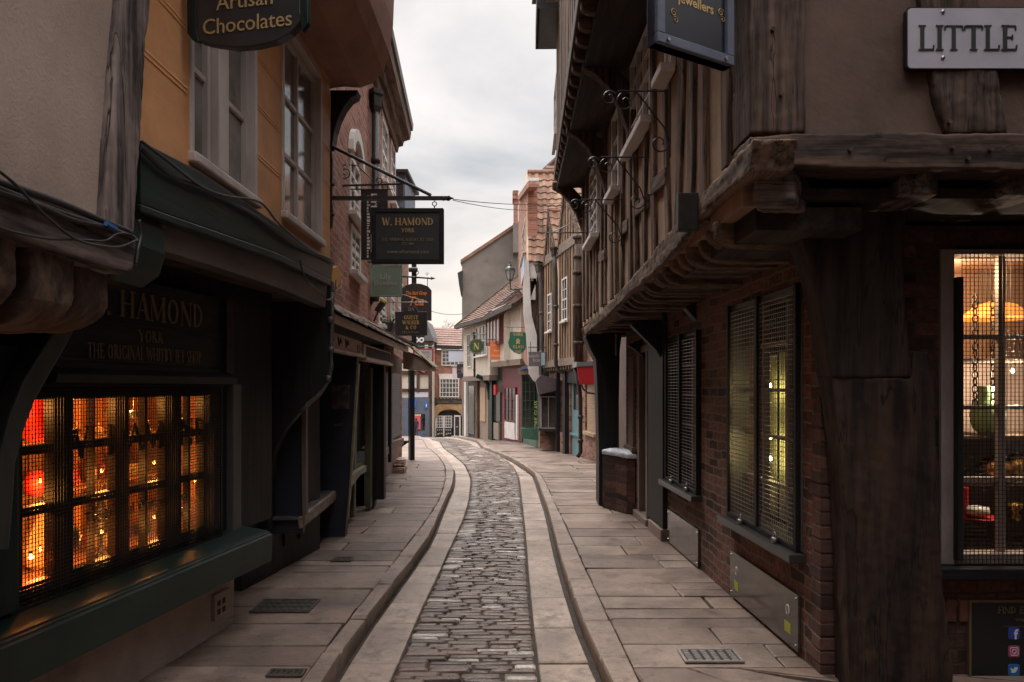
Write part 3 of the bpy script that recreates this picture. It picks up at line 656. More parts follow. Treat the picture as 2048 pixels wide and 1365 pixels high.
# ---- ochre weatherboarded house with the lit shop window
ochre = thing('timber_framed_house', 'ochre weatherboarded house above the lit dark green shopfront', 'house', (-2.2, 4.2, 0))
uE = PL1.u(660)                                     # far corner of the jetty
WT = 4.26
u_w1 = (PL1.u(384), PL1.u(508)); u_w2 = (PL1.u(566), PL1.u(640))
h1 = (u_w1[0], u_w1[1], PL1.hit(506, 400)[1], 4.02); h2 = (u_w2[0], u_w2[1], PL1.hit(636, 480)[1], 4.02)
m = Mesh(); wall(PL1, m, 2.4, uE, 2.50, WT, [h1, h2], depth=.12); m.build('wall', 'weatherboard_orange', ochre)
# moulded weatherboard joints
for z in (2.98, 3.27, 3.56, 3.85, 4.14):
    for a, b in ((2.5, h1[0]-.05), (h1[1]+.05, h2[0]-.04), (h2[1]+.04, uE)):
        m = Mesh(); PL1.strip(m, None, a, b, [(0, z-.030), (.004, z-.028), (.001, z-.022), (.001, z-.010), (.004, z-.006), (.002, z+.002), (0, z+.006)])
        m.build('board_moulding', 'weatherboard_orange', ochre)
fr1 = (PL1.u(434)-h1[0])/(h1[1]-h1[0]); fr2 = (PL1.u(454)-h1[0])/(h1[1]-h1[0])
for hh, ua_, ub_ in ((h1, 0, fr1), (h1, fr2, 1), (h2, 0, 1)):
    wd_ = hh[1]-hh[0]; w_ = window(PL1, ochre, hh[0]+wd_*ua_+.008, hh[0]+wd_*ub_-.008, hh[2]+.02, hh[3]-.02, 1 if ub_-ua_ < .9 else 2, 3, 'sash_paint', 'pane_sheen', fw=.032, bw=.028, o=-.03, dep=.05)
    if ua_: continue
    m = Mesh()
    for a, b, c, d in ((hh[0]-.03, hh[0]+.006, hh[2]-.02, hh[3]), (hh[1]-.006, hh[1]+.03, hh[2]-.02, hh[3]), (hh[0]-.03, hh[1]+.03, hh[3]-.01, hh[3]+.05)): PL1.box(m, a, b, c, d, -.06, .012)
    m.build('frame', 'sash_paint', w_, bevel=.006)
    m = Mesh(); PL1.box(m, hh[0]-.04, hh[1]+.04, hh[2]-.04, hh[2]+.012, -.06, .04); m.build('sill', 'sash_paint', w_, bevel=.01)
# the wide inner mullion of the left window
m = Mesh(); a = PL1.u(434); PL1.box(m, a, PL1.u(454), h1[2]+.03, h1[3]-.03, -.05, .012); m.build('mullion', 'sash_paint', ochre, bevel=.006)
# fascia boards of the jetty
m = Mesh(); PL1.poly(m, [(281,281),(400,343),(520,424),(600,480),(668,524),(662,560),(560,508),(440,465),(340,430),(281,408)], -.1, .03); m.build('fascia', 'paint_green_y', ochre, bevel=.004)
m = Mesh(); PL1.poly(m, [(281,408),(340,430),(440,465),(560,508),(662,560),(662,572),(560,522),(440,479),(340,445),(281,424)], -.1, .06); m.build('moulding', 'paint_green_y', ochre, bevel=.006)
m = Mesh(); PL1.poly(m, [(284,424),(340,445),(440,479),(560,522),(655,570),(651,616),(560,577),(440,537),(340,506),(284,490)], -.1, .0); m.build('lower_fascia', mat('fascia_worn', (.10, .078, .068), (.045, .042, .04), (4, 2, 10), .5, .4), ochre, bevel=.004)
m = Mesh(); PL1.strip(m, None, PL1.u(236, -.02), PL1.u(318, .0), [(-.3, 2.34), (.0, 2.34), (.03, 2.26), (.035, 2.16), (.01, 2.07), (-.06, 2.02), (-.3, 2.0)]); m.build('corbel', 'paint_green_y', ochre, bevel=.02)
# coved upper jetty
cov = [(-.25, 4.05), (.0, 4.12), (.08, 4.13), (.22, 4.12), (.33, 4.16), (.42, 4.26), (.47, 4.40), (.50, 4.65), (.52, 5.2), (.52, 6.6), (-.25, 6.6)]
m = Mesh(); PL1.strip(m, None, 1.5, 5.92, cov); m.build('upper_jetty', 'render_brown', ochre, bevel=.03)
m = Mesh(); m.box(-6, -1.62, 2.5, 5.8, 2.5, 6.6); m.build('house_body', 'render_brown', ochre)
m = Mesh(); m.hexa([(-6, 2.4, 6.6), (-.75, 2.4, 6.5), (-.75, 6.0, 6.5), (-6, 6.0, 6.6)], [(-5.9, 2.4, 9), (-3.3, 2.4, 9), (-3.3, 6.0, 9), (-5.9, 6, 9)]); m.build('roof', 'render_grey', ochre)
# scroll bracket that carries the upper jetty at the far corner (seen against the brick)
m = Mesh(); PF = Plane(0, 5.86, 1, 5.86, 1)        # frontal plane at the house end; n points to the camera
PF.poly(m, [(660,180),(716,180),(712,190),(700,197),(688,212),(676,236),(668,262),(664,290),(660,290)], -.14, .0); m.build('jetty_bracket', 'paint_black_z', ochre, bevel=.008)
# ---- shopfront, ground floor
zT, zB = 1.545, .74
m = Mesh(); o = .02
colpx = [(44, 107), (147, 190), (192, 232), (258, 293), (297, 330), (362, 379), (383, 407)]
cols = [(PG.u(a, o), PG.u(b, o)) for a, b in colpx]
uL, uR = PG.u(-12, o), PG.u(446, o)
rows = [(zB, 1.035), (1.075, 1.305), (1.345, zT)]
zs = [zB-.06]+[z for r in rows for z in r]+[zT+.05]
for a, b in zip(zs[::2], zs[1::2]): PG.box(m, uL, uR, a, b, -.03, o)       # rails
us = [uL]+[u for c in cols for u in c]+[uR]
for a, b in zip(us[::2], us[1::2]):
    thin = (b-a) < .045
    for r in rows: PG.box(m, a, b, r[0], r[1], -.025 if thin else -.03, o-.008 if thin else o-.001)
shopw = m.build('shop_window', 'paint_black_z', ochre)
m = Mesh(); m.add([PG.w(uL+.01, zB-.03, -.01), PG.w(uR-.01, zB-.03, -.01), PG.w(uR-.01, zT+.03, -.01), PG.w(uL+.01, zT+.03, -.01)], [(0, 1, 2, 3)]); m.build('pane', 'glass', shopw)
# gilt/black lettering on the glass
m = Mesh(); caps(m, 'W. HAMOND', PG.w((PG.u(150)+PG.u(400))/2, 1.255, -.004), PG.d, Z_, PG.n, .155, T=.16, t=.07, dep=.003, cond=1.05); m.build('window_lettering', 'letter_black', shopw); m = Mesh()
script_text(m, 'The Original Whitby Jet Shop', PG.w((PG.u(150)+PG.u(390))/2, .93, -.004), PG.d, Z_, PG.n, .085, cond=.82, dep=.003)
m.build('window_lettering', 'letter_black', shopw)
# display recess: floor, ends, ceiling, timber-slat back
m = Mesh(); D = .62
PG.box(m, uL-.1, uR+.02, zB-.10, zB-.062, -D, -.031); PG.box(m, uL-.1, uR+.02, zT+.06, zT+.10, -D, -.031)
PG.box(m, uL-.14, uL-.1, zB-.1, zT+.1, -D, -.031); PG.box(m, uR+.02, uR+.06, zB-.1, zT+.1, -D, -.031)
m.build('display_recess', mat('recess_wood', (.30, .13, .05), (.20, .08, .03), (10, 10, 2), .6, .2), ochre)
m = Mesh(); u = uL-.1
while u < uR+.02:
    ww = R.uniform(.035, .06); PG.box(m, u, u+ww, zB-.06, zT+.06, -D, -D+R.uniform(.012, .03)); u += ww+.006
m.build('slatted_back', mat('slat_wood', (.62, .27, .085), (.42, .16, .05), (12, 12, 2), .5, .2, isl=.5), ochre)
# wire grille over the shop window
m = Mesh(); og = .05; a, b = PG.u(36, og), PG.u(440, og); u = a
while u < b: PG.box(m, u, u+.0028, .66, 1.60, og, og+.0028); u += .0175
z = .66
while z < 1.60: PG.box(m, a, b, z, z+.0028, og+.003, og+.0056); z += .0175
m.build('wire_grille', 'wire_dark', shopw)
m = Mesh()
for a_, b_, c_, d_ in ((a-.01, a, .65, 1.61), (b, b+.01, .65, 1.61)): PG.box(m, a_, b_, c_, d_, og-.002, og+.008)
PG.box(m, a, b, .645, .657, og-.002, og+.008); PG.box(m, a, b, 1.603, 1.613, og-.002, og+.008); m.build('grille_frame', 'wire_dark', shopw)
# name board
zt = 2.16; m = Mesh(); u0, u1 = PG.u(95, .1), PG.u(462, .1)
PG.strip(m, None, u0, u1, [(0, 1.62), (.14, 1.62), (.15, 1.66), (.10, 1.69), (.10, zt), (0, zt)]); nb = m.build('name_board', 'paint_black_y', ochre, bevel=.004)
for z in (1.725, 1.915): m = Mesh(); PG.box(m, u0+.05, u1-.02, z, z+.012, .10, .112); m.build('board_moulding', 'paint_black_y', nb)
m = Mesh()
PG.box(m, u1-.1, u1-.02, 1.69, zt, .1, .13); m.build('board_moulding', 'paint_black_y', nb, bevel=.003)
m = Mesh(); uc = (PG.u(172, .1)+PG.u(402, .1))/2
caps(m, 'W. HAMOND', PG.w(uc, 1.955, .101), PG.d, Z_, PG.n, .135, T=.16, cond=.98)
m.build('lettering', 'gold_dim', nb); m = Mesh()
caps(m, 'YORK', PG.w(uc, 1.84, .101), PG.d, Z_, PG.n, .06, T=.16)
m.build('lettering', 'gold_dim', nb); m = Mesh()
caps(m, 'THE ORIGINAL WHITBY JET SHOP', PG.w(uc, 1.74, .101), PG.d, Z_, PG.n, .072, T=.16, cond=.66)
m.build('lettering', 'gold_dim', nb)
# wall fields around the window
m = Mesh(); wall(PG, m, PG.u(-60), PG.u(545), .62, 2.3, [(uL, uR, zB-.06, zT+.05)], o=-.005, depth=.03); m.build('shopfront_panel', 'paint_black_z', ochre)
m = Mesh(); PG.box(m, PG.u(463, .03), PG.u(479, .03), .60, 1.62, -.03, .045); m.build('post', mat('post_grey', (.06, .058, .055), (.09, .085, .08), (10, 10, 2), .5, .3), ochre, bevel=.006)
m = Mesh(); PG.box(m, PG.u(-40, .06), PG.u(30, .06), .66, 1.78, -.03, .08); m.build('pilaster', 'paint_green_z', ochre, bevel=.008)
m = Mesh(); PG.poly(m, [(165,612),(140,612),(118,650),(85,700),(48,760),(20,830),(0,905),(-20,1000),(-30,1100),(20,1100),(28,1000),(32,930),(50,860),(72,800),(103,745),(135,690),(157,645)], .08, .17); m.build('scroll_brace', mat('brace_paint', (.035, .04, .038), (.055, .06, .056), (8, 8, 3), .5, .3), ochre, bevel=.01)
# sill
us0, us1 = PG.u(-260, .2), PG.u(545, .24)
m = Mesh(); PG.strip(m, None, us0, us1, [(0, .43), (.235, .42), (.24, .60), (.225, .605), (.225, .615), (.205, .617), (.205, .625), (.19, .627), (.0, .655)]); m.build('sill', mat('sill_green', (.004, .014, .012), (.008, .022, .018), (4, 4, 4), .42, .15, (9, 9, 9), c3=(.03, .04, .036), c3p=(.5, .8), dist=.003), ochre, bevel=.003)
m = Mesh(); wall(PG, m, PG.u(-260), PG.u(474), -.15, .44, [], o=-.01, depth=.2); m.build('plinth', 'limewash', ochre, rough=(.02, .02, .2))
m = Mesh(); PG.box(m, PG.u(427, .01), PG.u(459, .01), .10, .27, -.01, .02); vb = m.build('air_brick', 'limewash', ochre, bevel=.004)
for i in (0, 1):
    for j in (0, 1): m = Mesh(); PG.box(m, PG.u(427, .02)+.045+.055*i, PG.u(427, .02)+.080+.055*i, .135+.055*j, .17+.055*j, .0, .0215); m.build('vent_hole', 'letter_black', vb)
# dark doorway beyond the sill
m = Mesh(); PG.box(m, PG.u(482, -.35), PG.u(640, -.35), -.15, 2.4, -.42, -.35)
for k in range(4): 
    a = PG.u(482, -.35)+.1+k*.3; PG.box(m, a, a+.2, .2, 1.9, -.35, -.335)
m.build('door', 'paint_black_z', ochre, bevel=.004)
m = Mesh(); m.box(-3.2, -1.56, 2.45, 5.75, 2.30, 2.36); m.build('soffit', 'oak_dark_x', ochre)
# big curved end console of the jetty
m = Mesh(); PC = Plane(0, 5.72, 1, 5.72, 1)
PC.poly(m, [(480,560),(662,560),(663,640),(660,720),(655,760),(636,792),(600,824),(570,862),(550,905),(541,960),(538,1060),(480,1060)], -.1, .0); m.build('end_console', 'paint_black_z', ochre, bevel=.01)
m = Mesh(); m.tube([ray(x, y, 5.70) for x, y in [(664,585),(664,640),(662,700),(664,735),(657,762),(648,778),(634,792),(615,810),(599,826)]], [.012]*7+[.02, .014], 8)
for x, y in ((663,700),(657,757),(661,640)): m.tube([ray(x, y-6, 5.69), ray(x, y+6, 5.69)], .022, 8)
tag(m.build('cable', mat('cable_grey', (.10, .10, .095), (.05, .05, .045), (30, 30, 30), .5, .2), smooth=True), 'grey cable clipped down the curved console at the far end of the green shopfront', 'cable')
m = Mesh()
for pts, o, rr in (([(284,284),(330,318),(400,372),(450,392),(520,405),(560,450),(620,500),(668,520)], .06, .007), ([(284,300),(340,350),(400,375),(460,405),(520,438),(590,490),(640,512),(668,528)], .045, .01), ([(600,520),(612,560),(640,585),(655,600),(668,590),(672,560)], .06, .005)):
    m.tube(hang(PL1, pts, o), rr, 6)
tag(m.build('electric_cable', 'cable_black', smooth=True), 'sagging black cable along the top of the dark green fascia', 'cable')

# goods in the lit window: each stands on the recess floor
def on(P, u, z, o): return P.w(u, z, o)
zf = zB-.062
def bust(u, o, h, k):
    p = PG.w(u, zf, o); t = thing('necklace_bust', k, 'display bust', tuple(p), 'jewellery busts in the lit window')
    m = Mesh(); m.lathe(p, [(.045, 0), (.045, .01), (.012, .02), (.012, h*.35), (.05, h*.42), (.062, h*.62), (.045, h*.78), (.018, h*.84), (.018, h*.98), (.02, h)], 14); m.build('bust', 'letter_black', t, smooth=True)
    m = Mesh(); c = p+Vector((0, 0, h*.72)); m.tube([c+Vector((.055*math.cos(a), .055*math.sin(a), -.04*math.cos(a))) for a in [i*math.pi/8 for i in range(17)]], .004, 6); m.build('necklace', plain('gold_bright', (.8, .55, .22), .25, .9), t, smooth=True)
bust(PG.u(200), -.18, .27, 'black necklace bust low behind the second column of panes')
bust(PG.u(275), -.22, .33, 'tall black necklace bust behind the third column of panes')
bust(PG.u(392), -.16, .24, 'small black necklace bust behind the last column of panes')
p = PG.w(PG.u(70, -.2), PG.hit(70, 885, -.2)[1], -.2); m = Mesh()
m.lathe(p, [(.02, .0), (.05, .02), (.055, .12), (.05, .2), (.06, .28), (.045, .34)], 12); tag(m.build('hanging_bag', plain('cloth_red', (.55, .015, .01), .7), smooth=True), 'bright red velvet bag hanging at the top left of the lit window', 'bag')
p = PG.w(PG.u(72, -.2), PG.hit(72, 970, -.2)[1], -.2); m = Mesh(); m.lathe(p, [(.0, -.06), (.045, -.03), (.05, .02), (.03, .06), (.0, .07)], 12); tag(m.build('bauble', 'cloth_red', smooth=True), 'red bauble in the left column of the lit window below the red bag', 'bauble')
p = PG.w(PG.u(178), 1.38, -.2); m = Mesh(); m.lathe(p, [(.0, -.03), (.02, -.02), (.024, .01), (.0, .03)], 10); m.tube([p+Vector((0, 0, .02)), p+Vector((0, 0, .2))], .002, 5); tag(m.build('bauble', 'cloth_red', smooth=True), 'small red heart hanging on a thread in the second column of panes', 'bauble')
for i, (px_, zz, oo, lb) in enumerate(((300, 1.45, -.1, 'round glass pendant hanging high in the third column'), (385, 1.42, -.08, 'round glass pendant hanging high in the last column'), (385, .84, -.08, 'round glass pendant hanging low in the last column'), (268, .80, -.08, 'round glass pendant hanging low in the third column'))):
    p = PG.w(PG.u(px_), zz, oo); m = Mesh(); m.lathe(p, [(.0, -.028), (.02, -.02), (.028, 0), (.02, .02), (.0, .028)], 12); m.tube([p, PG.w(PG.u(px_), zT+.05, oo)], .0012, 5); tag(m.build('pendant', plain('crystal', (.35, .38, .42), .05, .4), smooth=True), lb, 'pendant', 'glass pendants in the lit window')
for i, (px_, zz, lb, hh) in enumerate(((120, .68, 'pale folded card standing low in the first column of panes', .22), (205, .68, 'pale tall card standing in the second column of panes', .3), (318, .68, 'pale shell ornament standing low in the third column of panes', .2))):
    p = PG.w(PG.u(px_), zz, -.35); m = Mesh()
    m.lathe(p, [(.05, 0), (.075, .02), (.085, hh*.3), (.06, hh*.6), (.02, hh*.9), (.0, hh)], 7); tag(m.build('ornament', plain('ornament_pale', (.75, .55, .28), .5)), lb, 'ornament')
def bulb(nm, lb, loc, e, c, r=.02, watt=6, shade=None):
    t = thing(nm, lb, 'lamp', tuple(loc)); m = Mesh(); m.lathe(loc, [(.0, -r), (r*.8, -r*.6), (r, 0), (r*.6, r), (r*.4, r*1.3)], 10); m.build('bulb', plain('bulb_'+('%d_%d' % (c[0]*100, c[2]*100)), (1, .9, .7), .3, emit=c, es=e), t, smooth=True)
    m = Mesh(); m.lathe((loc[0], loc[1], loc[2]+r*1.3), [(r*.5, 0), (r*.5, r), (r*.2, r*1.2)], 8); m.build('cap', 'iron_black', t)
    ld = bpy.data.lights.new('shop_light', 'POINT'); ld.energy = watt; ld.color = c; ld.shadow_soft_size = .03; lo = bpy.data.objects.new('shop_light', ld); col.objects.link(lo); lo.location = (loc[0], loc[1], loc[2]-r*2.2); lo.parent = t; lo.matrix_parent_inverse = Matrix.Translation(-Vector(loc))
for px_, lb in ((60, 'warm spot lamp over the first column of the lit window'), (190, 'warm spot lamp over the second column of the lit window'), (296, 'warm spot lamp over the third column of the lit window'), (384, 'warm spot lamp over the last column of the lit window')):
    bulb('spot_or_fill_lamp', lb, PG.w(PG.u(px_), zT-.0, -.14), 2.5, (1, .38, .08), .018, 3.2)

for px_, zz, lb in ((126, 1.16, 'added warm fill lamp hidden low behind the first wide mullion'), (126, .84, 'added warm fill lamp at the foot of the first wide mullion'), (245, 1.16, 'added warm fill lamp low behind the second wide mullion'), (245, .84, 'added warm fill lamp at the foot of the second wide mullion'), (346, 1.16, 'added warm fill lamp low behind the third wide mullion'), (346, .84, 'added warm fill lamp at the foot of the third wide mullion'), (40, 1.1, 'added warm fill lamp low behind the left end of the lit window'), (424, 1.0, 'added warm fill lamp low behind the right end of the lit window')):
    bulb('spot_or_fill_lamp', lb, PG.w(PG.u(px_), zz, -.12), 1.6, (1, .36, .07), .009, 2.3)  # unseen fill lamps, added to light the slats over their full height
bulb('spot_or_fill_lamp', 'small red glowing lamp low in the left corner of the lit window', PG.w(PG.u(62, -.1), .82, -.1), 22, (1, .12, .03), .012, 2)

RR = random.Random(77); gi = 0
mats_ = [plain('box_cream', (.62, .45, .24), .5), plain('box_dark', (.03, .02, .015), .4), plain('box_wine', (.30, .02, .02), .4), plain('gold_dull', (.55, .34, .12), .35, .6)]
for zsh, nm in ((1.325, 'upper'), (1.055, 'lower')):
    m = Mesh(); PG.box(m, uL-.08, uR, zsh-.008, zsh+.002, -.60, -.30); tag(m.build('shelf', 'recess_wood'), nm+' thin shelf crossing the lit window behind the panes', 'shelf')
kinds = ('jewellery_box', 'ring_stand', 'display_card', 'bottle')
for zsh, where in ((1.327, 'on the upper shelf'), (1.057, 'on the lower shelf'), (zf, 'on the floor')):
    u = uL+.02; k = 0
    while u < uR-.08:
        kd = kinds[RR.randrange(4)]; h_ = RR.uniform(.06, .15); w_ = RR.uniform(.02, .04); o_ = -.36-RR.uniform(0, .1); p = PG.w(u+w_, zsh, o_); m = Mesh(); ci_ = RR.randrange(4); mt_ = mats_[ci_]; cn_ = ('cream', 'dark brown', 'wine red', 'gold')[ci_]
        if kd == 'jewellery_box': PG.box(m, u, u+w_*2, zsh, zsh+h_*.5, o_-.03, o_+.03); PG.box(m, u-.003, u+w_*2+.003, zsh+h_*.5, zsh+h_*.6, o_-.033, o_+.033)
        elif kd == 'ring_stand': m.lathe(p, [(w_, 0), (w_*.9, .01), (w_*.25, .02), (w_*.22, h_*.7), (w_*.5, h_*.8), (w_*.3, h_), (0, h_)], 10)
        elif kd == 'display_card': m.extrude([PG.w(u, zsh, o_), PG.w(u+w_*2.2, zsh, o_), PG.w(u+w_*2.2, zsh+h_, o_-.03), PG.w(u, zsh+h_, o_-.03)], PG.n*-.004)
        else: m.lathe(p, [(w_*.8, 0), (w_*.85, h_*.5), (w_*.3, h_*.68), (w_*.25, h_*.95), (w_*.35, h_), (0, h_)], 10)
        tag(m.build(kd, mt_, smooth=kd in ('ring_stand', 'bottle')), 'small '+cn_+' '+kd.replace('_', ' ')+' standing '+where+' of the lit window', kd.replace('_', ' '), cn_+' '+kd.replace('_', ' ')+' goods '+where+' of the lit window'); u += w_*2+RR.uniform(.02, .10); k += 1

m = Mesh(); q_ = [PG.w(*PG.hit(x, y, .2), .2) for x, y in ((272,1138),(312,1127),(336,1129),(296,1141))]
q_ = [Vector((p.x, p.y, .632)) for p in q_]; m.extrude(q_, (0, 0, .003)); tag(m.build('leaflet', plain('card_cream', (.42, .32, .25), .7)), 'cream folded leaflet lying on the green shop window sill', 'leaflet')
# ================================================================ RIGHT SIDE, NEAR
R = random.Random(33)
PR1 = Plane(1.15, 3.38, 1.05, 10.4, -1)
PGR = Plane(1.72, 3.9, 1.57, 8.8, -1)
PS = Plane(1.15, 3.38, 6, 3.38, 1)
PSG = Plane(1.72, 3.9, 6, 3.9, 1)
PR2 = Plane(.545, 3.0, .69, 10.35, -1)
def front(m, Y, pts, th=.1):
    return m.extrude([ray(x, y, Y) for x, y in pts], (0, th, 0))
for ax in 'yz': wood('post_tarred_'+ax, (.014, .009, .007), (.044, .028, .021), ax, bump=1, dist=.02, s=14)  # near-black brown: the bracket's own tone, and shade painted into the soffits
oakh = thing('timber_framed_house', 'dark oak framed corner house with two overhanging storeys on the right', 'house', (2.5, 6.5, 0))
# first-floor infill and studs, street side
m = Mesh(); 
def rz(pa, pb, pt, pbm, at_, o=0): return (PR1.u(pa, o), PR1.u(pb, o), PR1.hit(at_, pbm, o)[1], PR1.hit(at_, pt, o)[1])
ua, ub = sorted((PR1.u(1308), PR1.u(1266))); ZT = 4.66
wins = [(PR1.u(1352), PR1.u(1338), 3.82, 4.5, .09, 2, 3), (ua, ub, 3.74, 4.55, .09, 3, 4), (PR1.u(1243), PR1.u(1229), 3.62, 4.45, .08, 1, 3), (PR1.u(1199), PR1.u(1183), 3.50, 4.45, .10, 2, 6)]
wall(PR1, m, .1, PR1.len, 2.5, ZT, [w_[:4] for w_ in wins], o=0, depth=.12); m.build('wall', 'plaster_tan', oakh)
for (a, b, c, d, sl, nc, nr) in wins: window(PR1, oakh, a, b, c, d, nc, nr, 'window_paint_white', fw=.035, bw=.02, o=.035, dep=.07, sill=.085)
u = .62; studs = []
while u < PR1.len-.1:
    wd = R.uniform(.07, .14); studs.append((u, wd)); u += wd+R.uniform(.17, .36)
for u, wd in studs:
    m = Mesh(); z0, z1 = 2.55, 4.64
    for (a, b, c, d, *_r) in wins:
        if a-.03 < u+wd/2 < b+.03: z1 = c-.07
    ln = R.uniform(-.16, .16); bw_ = R.uniform(-.06, .06); zz = [z0+(z1-z0)*t/5 for t in range(6)]
    f = lambda t: ln*(t-.5)+bw_*math.sin(t*3.1)
    left = [(u+f(t/5)+R.uniform(-.012, .012), zz[t]) for t in range(6)]; right = [(u+wd*(1+R.uniform(-.12, .12))+f(t/5), zz[t]) for t in range(6)]
    PR1.poly(m, left+right[::-1], -.02, R.uniform(.025, .045), px=False); m.build('stud', 'oak_brown_z', oakh, bevel=.008)
for t in range(4):
    a = (PR1.u(1300), PR1.u(1262), PR1.u(1215), PR1.u(1340))[t]; m = Mesh(); PR1.poly(m, [(a, 3.05), (a+.5, 3.1), (a+.5, 3.22), (a, 3.17)], -.02, .038, px=False); m.build('rail', 'oak_brown_y', oakh, bevel=.008)
# near corner post, both faces
m = Mesh(); PS.poly(m, [(1506,-340),(1612,-340),(1614,0),(1610,120),(1614,266),(1500,270),(1502,150),(1499,60)], -.3, .03); m.build('corner_post', 'oak_dark_z', oakh, rough=(.012, .012, .15))
m = Mesh(); PR1.poly(m, [(.26, 2.75), (.36, 2.75), (.42, 4.6), (.30, 4.62)], -.02, .03, px=False); m.build('stud', 'oak_brown_z', oakh, bevel=.01)
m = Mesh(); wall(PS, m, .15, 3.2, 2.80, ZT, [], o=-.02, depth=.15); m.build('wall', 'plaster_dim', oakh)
m = Mesh(); PS.poly(m, [(1700,-260),(1810,-260),(1850,60),(1872,190),(1892,267),(2018,267),(1996,140),(1960,0),(1930,-200)], -.05, .02); m.build('brace', 'oak_dark_z', oakh, rough=(.013, .018, .12))
# bressummers
m = Mesh(); PR1.poly(m, [(1508,276),(1440,346),(1386,405),(1340,460),(1292,522),(1250,570),(1210,615),(1168,656),(1167,673),(1215,632),(1260,586),(1300,553),(1345,507),(1383,457),(1440,394),(1498,347)], -.16, .05); m.build('bressummer', wood('oak_raw_y', (.060, .038, .027), (.21, .140, .100), 'y', bump=1.0, dist=.02, c3=(.05, .032, .024), s=20), oakh, rough=(.013, .024, .08))
m = Mesh(); PS.poly(m, [(1500,272),(1620,266),(1800,264),(2200,268),(2200,345),(1900,338),(1790,340),(1600,333),(1505,338),(1496,300)], -.16, .07); m.build('bressummer', 'oak_dark_x', oakh, rough=(.012, .014, .10))
# jetty joists with rounded ends
u = .46; k = 0
while u < PR1.len-.05:
    wd = R.uniform(.075, .10); zt = 2.52-.012*u*.6; zb = zt-R.uniform(.11, .16)
    m = Mesh(); joist_profile(PR1, m, u, u+wd, zt, zb, -.62, R.uniform(-.02, .03), .10)
    m.build('joist_end', 'oak_end', oakh, rough=(.014, .02, .08) if k < 8 else None, bevel=0 if k < 8 else .01); u += R.uniform(.19, .25); k += 1
m = Mesh(); m.hexa([(1.16, 3.37, 2.47), (1.36, 3.37, 2.47), (1.56, 3.62, 2.47), (1.34, 3.68, 2.47)], [(1.16, 3.37, 2.66), (1.36, 3.37, 2.66), (1.56, 3.62, 2.66), (1.34, 3.68, 2.66)]); m.build('dragon_beam', 'oak_grey_x', oakh, rough=(.014, .02, .1))
for a, b in ((1800, 1878), (2012, 2090)):
    m = Mesh(); PS.box(m, PS.u(a), PS.u(b), 2.53, 2.66, -.6, .0); m.build('joist_end', 'oak_grey_y', oakh, rough=(.014, .018, .1))
m = Mesh(); m.box(1.2, 5, 3.45, 10.3, 2.53, 2.58); m.box(1.22, 1.75, 3.50, 10.3, 2.385, 2.50); m.build('soffit', 'post_tarred_y', oakh)  # boards added over the joists; underside shade is put into their dark colour
# second overhanging storey
m = Mesh(); wall(PR2, m, 0, PR2.len, 4.72, 7.6, [], o=0, depth=.12); m.build('wall', 'plaster_tan', oakh)
u = .05
while u < PR2.len-.08:
    m = Mesh(); wd = R.uniform(.10, .16); PR2.poly(m, [(u, 4.78), (u+wd, 4.78), (u+wd+R.uniform(-.05, .05), 7.55), (u+R.uniform(-.05, .05), 7.55)], -.02, .04, px=False); m.build('stud', 'oak_brown_z', oakh, bevel=.01); u += wd+R.uniform(.12, .22)
m = Mesh(); PR2.box(m, 0, PR2.len, 4.66, 4.84, -.15, .07); m.build('bressummer', 'oak_dark_y', oakh, bevel=.012)
u = .1
while u < PR2.len-.05:
    m = Mesh(); joist_profile(PR2, m, u, u+.07, 4.67, 4.56, -.12, .05, .06); m.build('joist_end', 'oak_end', oakh, bevel=.01); u += .27
m = Mesh(); m.box(.66, 5, 3.1, 10.25, 4.52, 4.655); m.build('soffit', 'post_tarred_y', oakh)  # shade under the upper storey painted in as near-black colour
window(PR2, oakh, PR2.u(1118), PR2.u(1113), 5.35, 6.2, 1, 3, 'window_paint_white', fw=.03, o=.045, dep=.08, sill=.03)
m = Mesh(); PR2.box(m, PR2.len-.9, PR2.len+.25, 6.72, 6.8, -.3, .32); PR2.strip(m, None, PR2.len-.9, PR2.len+.25, [(.22, 6.8), (.22, 7.05), (.34, 7.05), (.34, 6.72), (.3, 6.72)]); m.build('eaves_gutter', 'iron_black', oakh)
# curved jetty brackets of the upper storey (far corner and two more)
for uu, zt in ((6.85, 4.6), (4.6, 4.6), (3.0, 4.6)):
    m = Mesh(); p = PR1.w(uu, 0, 0); xs = [(0, 3.75), (-.05, 3.95), (-.12, 4.15), (-.22, 4.33), (-.34, 4.45), (-.46, 4.52), (-.46, 4.6), (-.28, 4.6), (-.14, 4.5), (.0, 4.35)]
    if uu < 6: xs = [(x, z) for x, z in xs]
    m.extrude([(p.x+x, p.y, z) for x, z in xs], (0, .12, 0)); m.build('jetty_bracket', 'oak_dark_z', oakh, bevel=.01)
# far corner bracket below the first floor, and the pier post
m = Mesh(); front(m, 9.55, [(1170,672),(1245,660),(1240,700),(1238,800),(1238,1002),(1198,1010),(1198,900),(1195,780),(1192,720),(1180,697)], .35); m.build('end_post', 'paint_black_z', oakh, bevel=.01)
# ground floor brickwork
G1 = (PGR.u(1606), PGR.u(1464), PGR.hit(1605, 1105)[1], PGR.hit(1605, 566)[1])
G2 = (PGR.u(1402), PGR.u(1338), PGR.hit(1400, 990)[1], PGR.hit(1400, 660)[1])
DR = (PGR.u(1300), PGR.u(1278), .08, 2.02)
m = Mesh(); wall(PGR, m, 0, 5.6, -.2, 2.5, [G1, G2, DR], depth=.28); m.build('wall', 'brick_right', oakh)
SW = (PSG.u(1878), 4.0, PSG.hit(1900, 1128)[1], PSG.hit(1900, 500)[1])
m = Mesh(); wall(PSG, m, 0, 4.2, -.2, 2.5, [(SW[0], 2.0, SW[2], SW[3])], depth=.28); m.build('wall', 'brick_right_south', oakh)
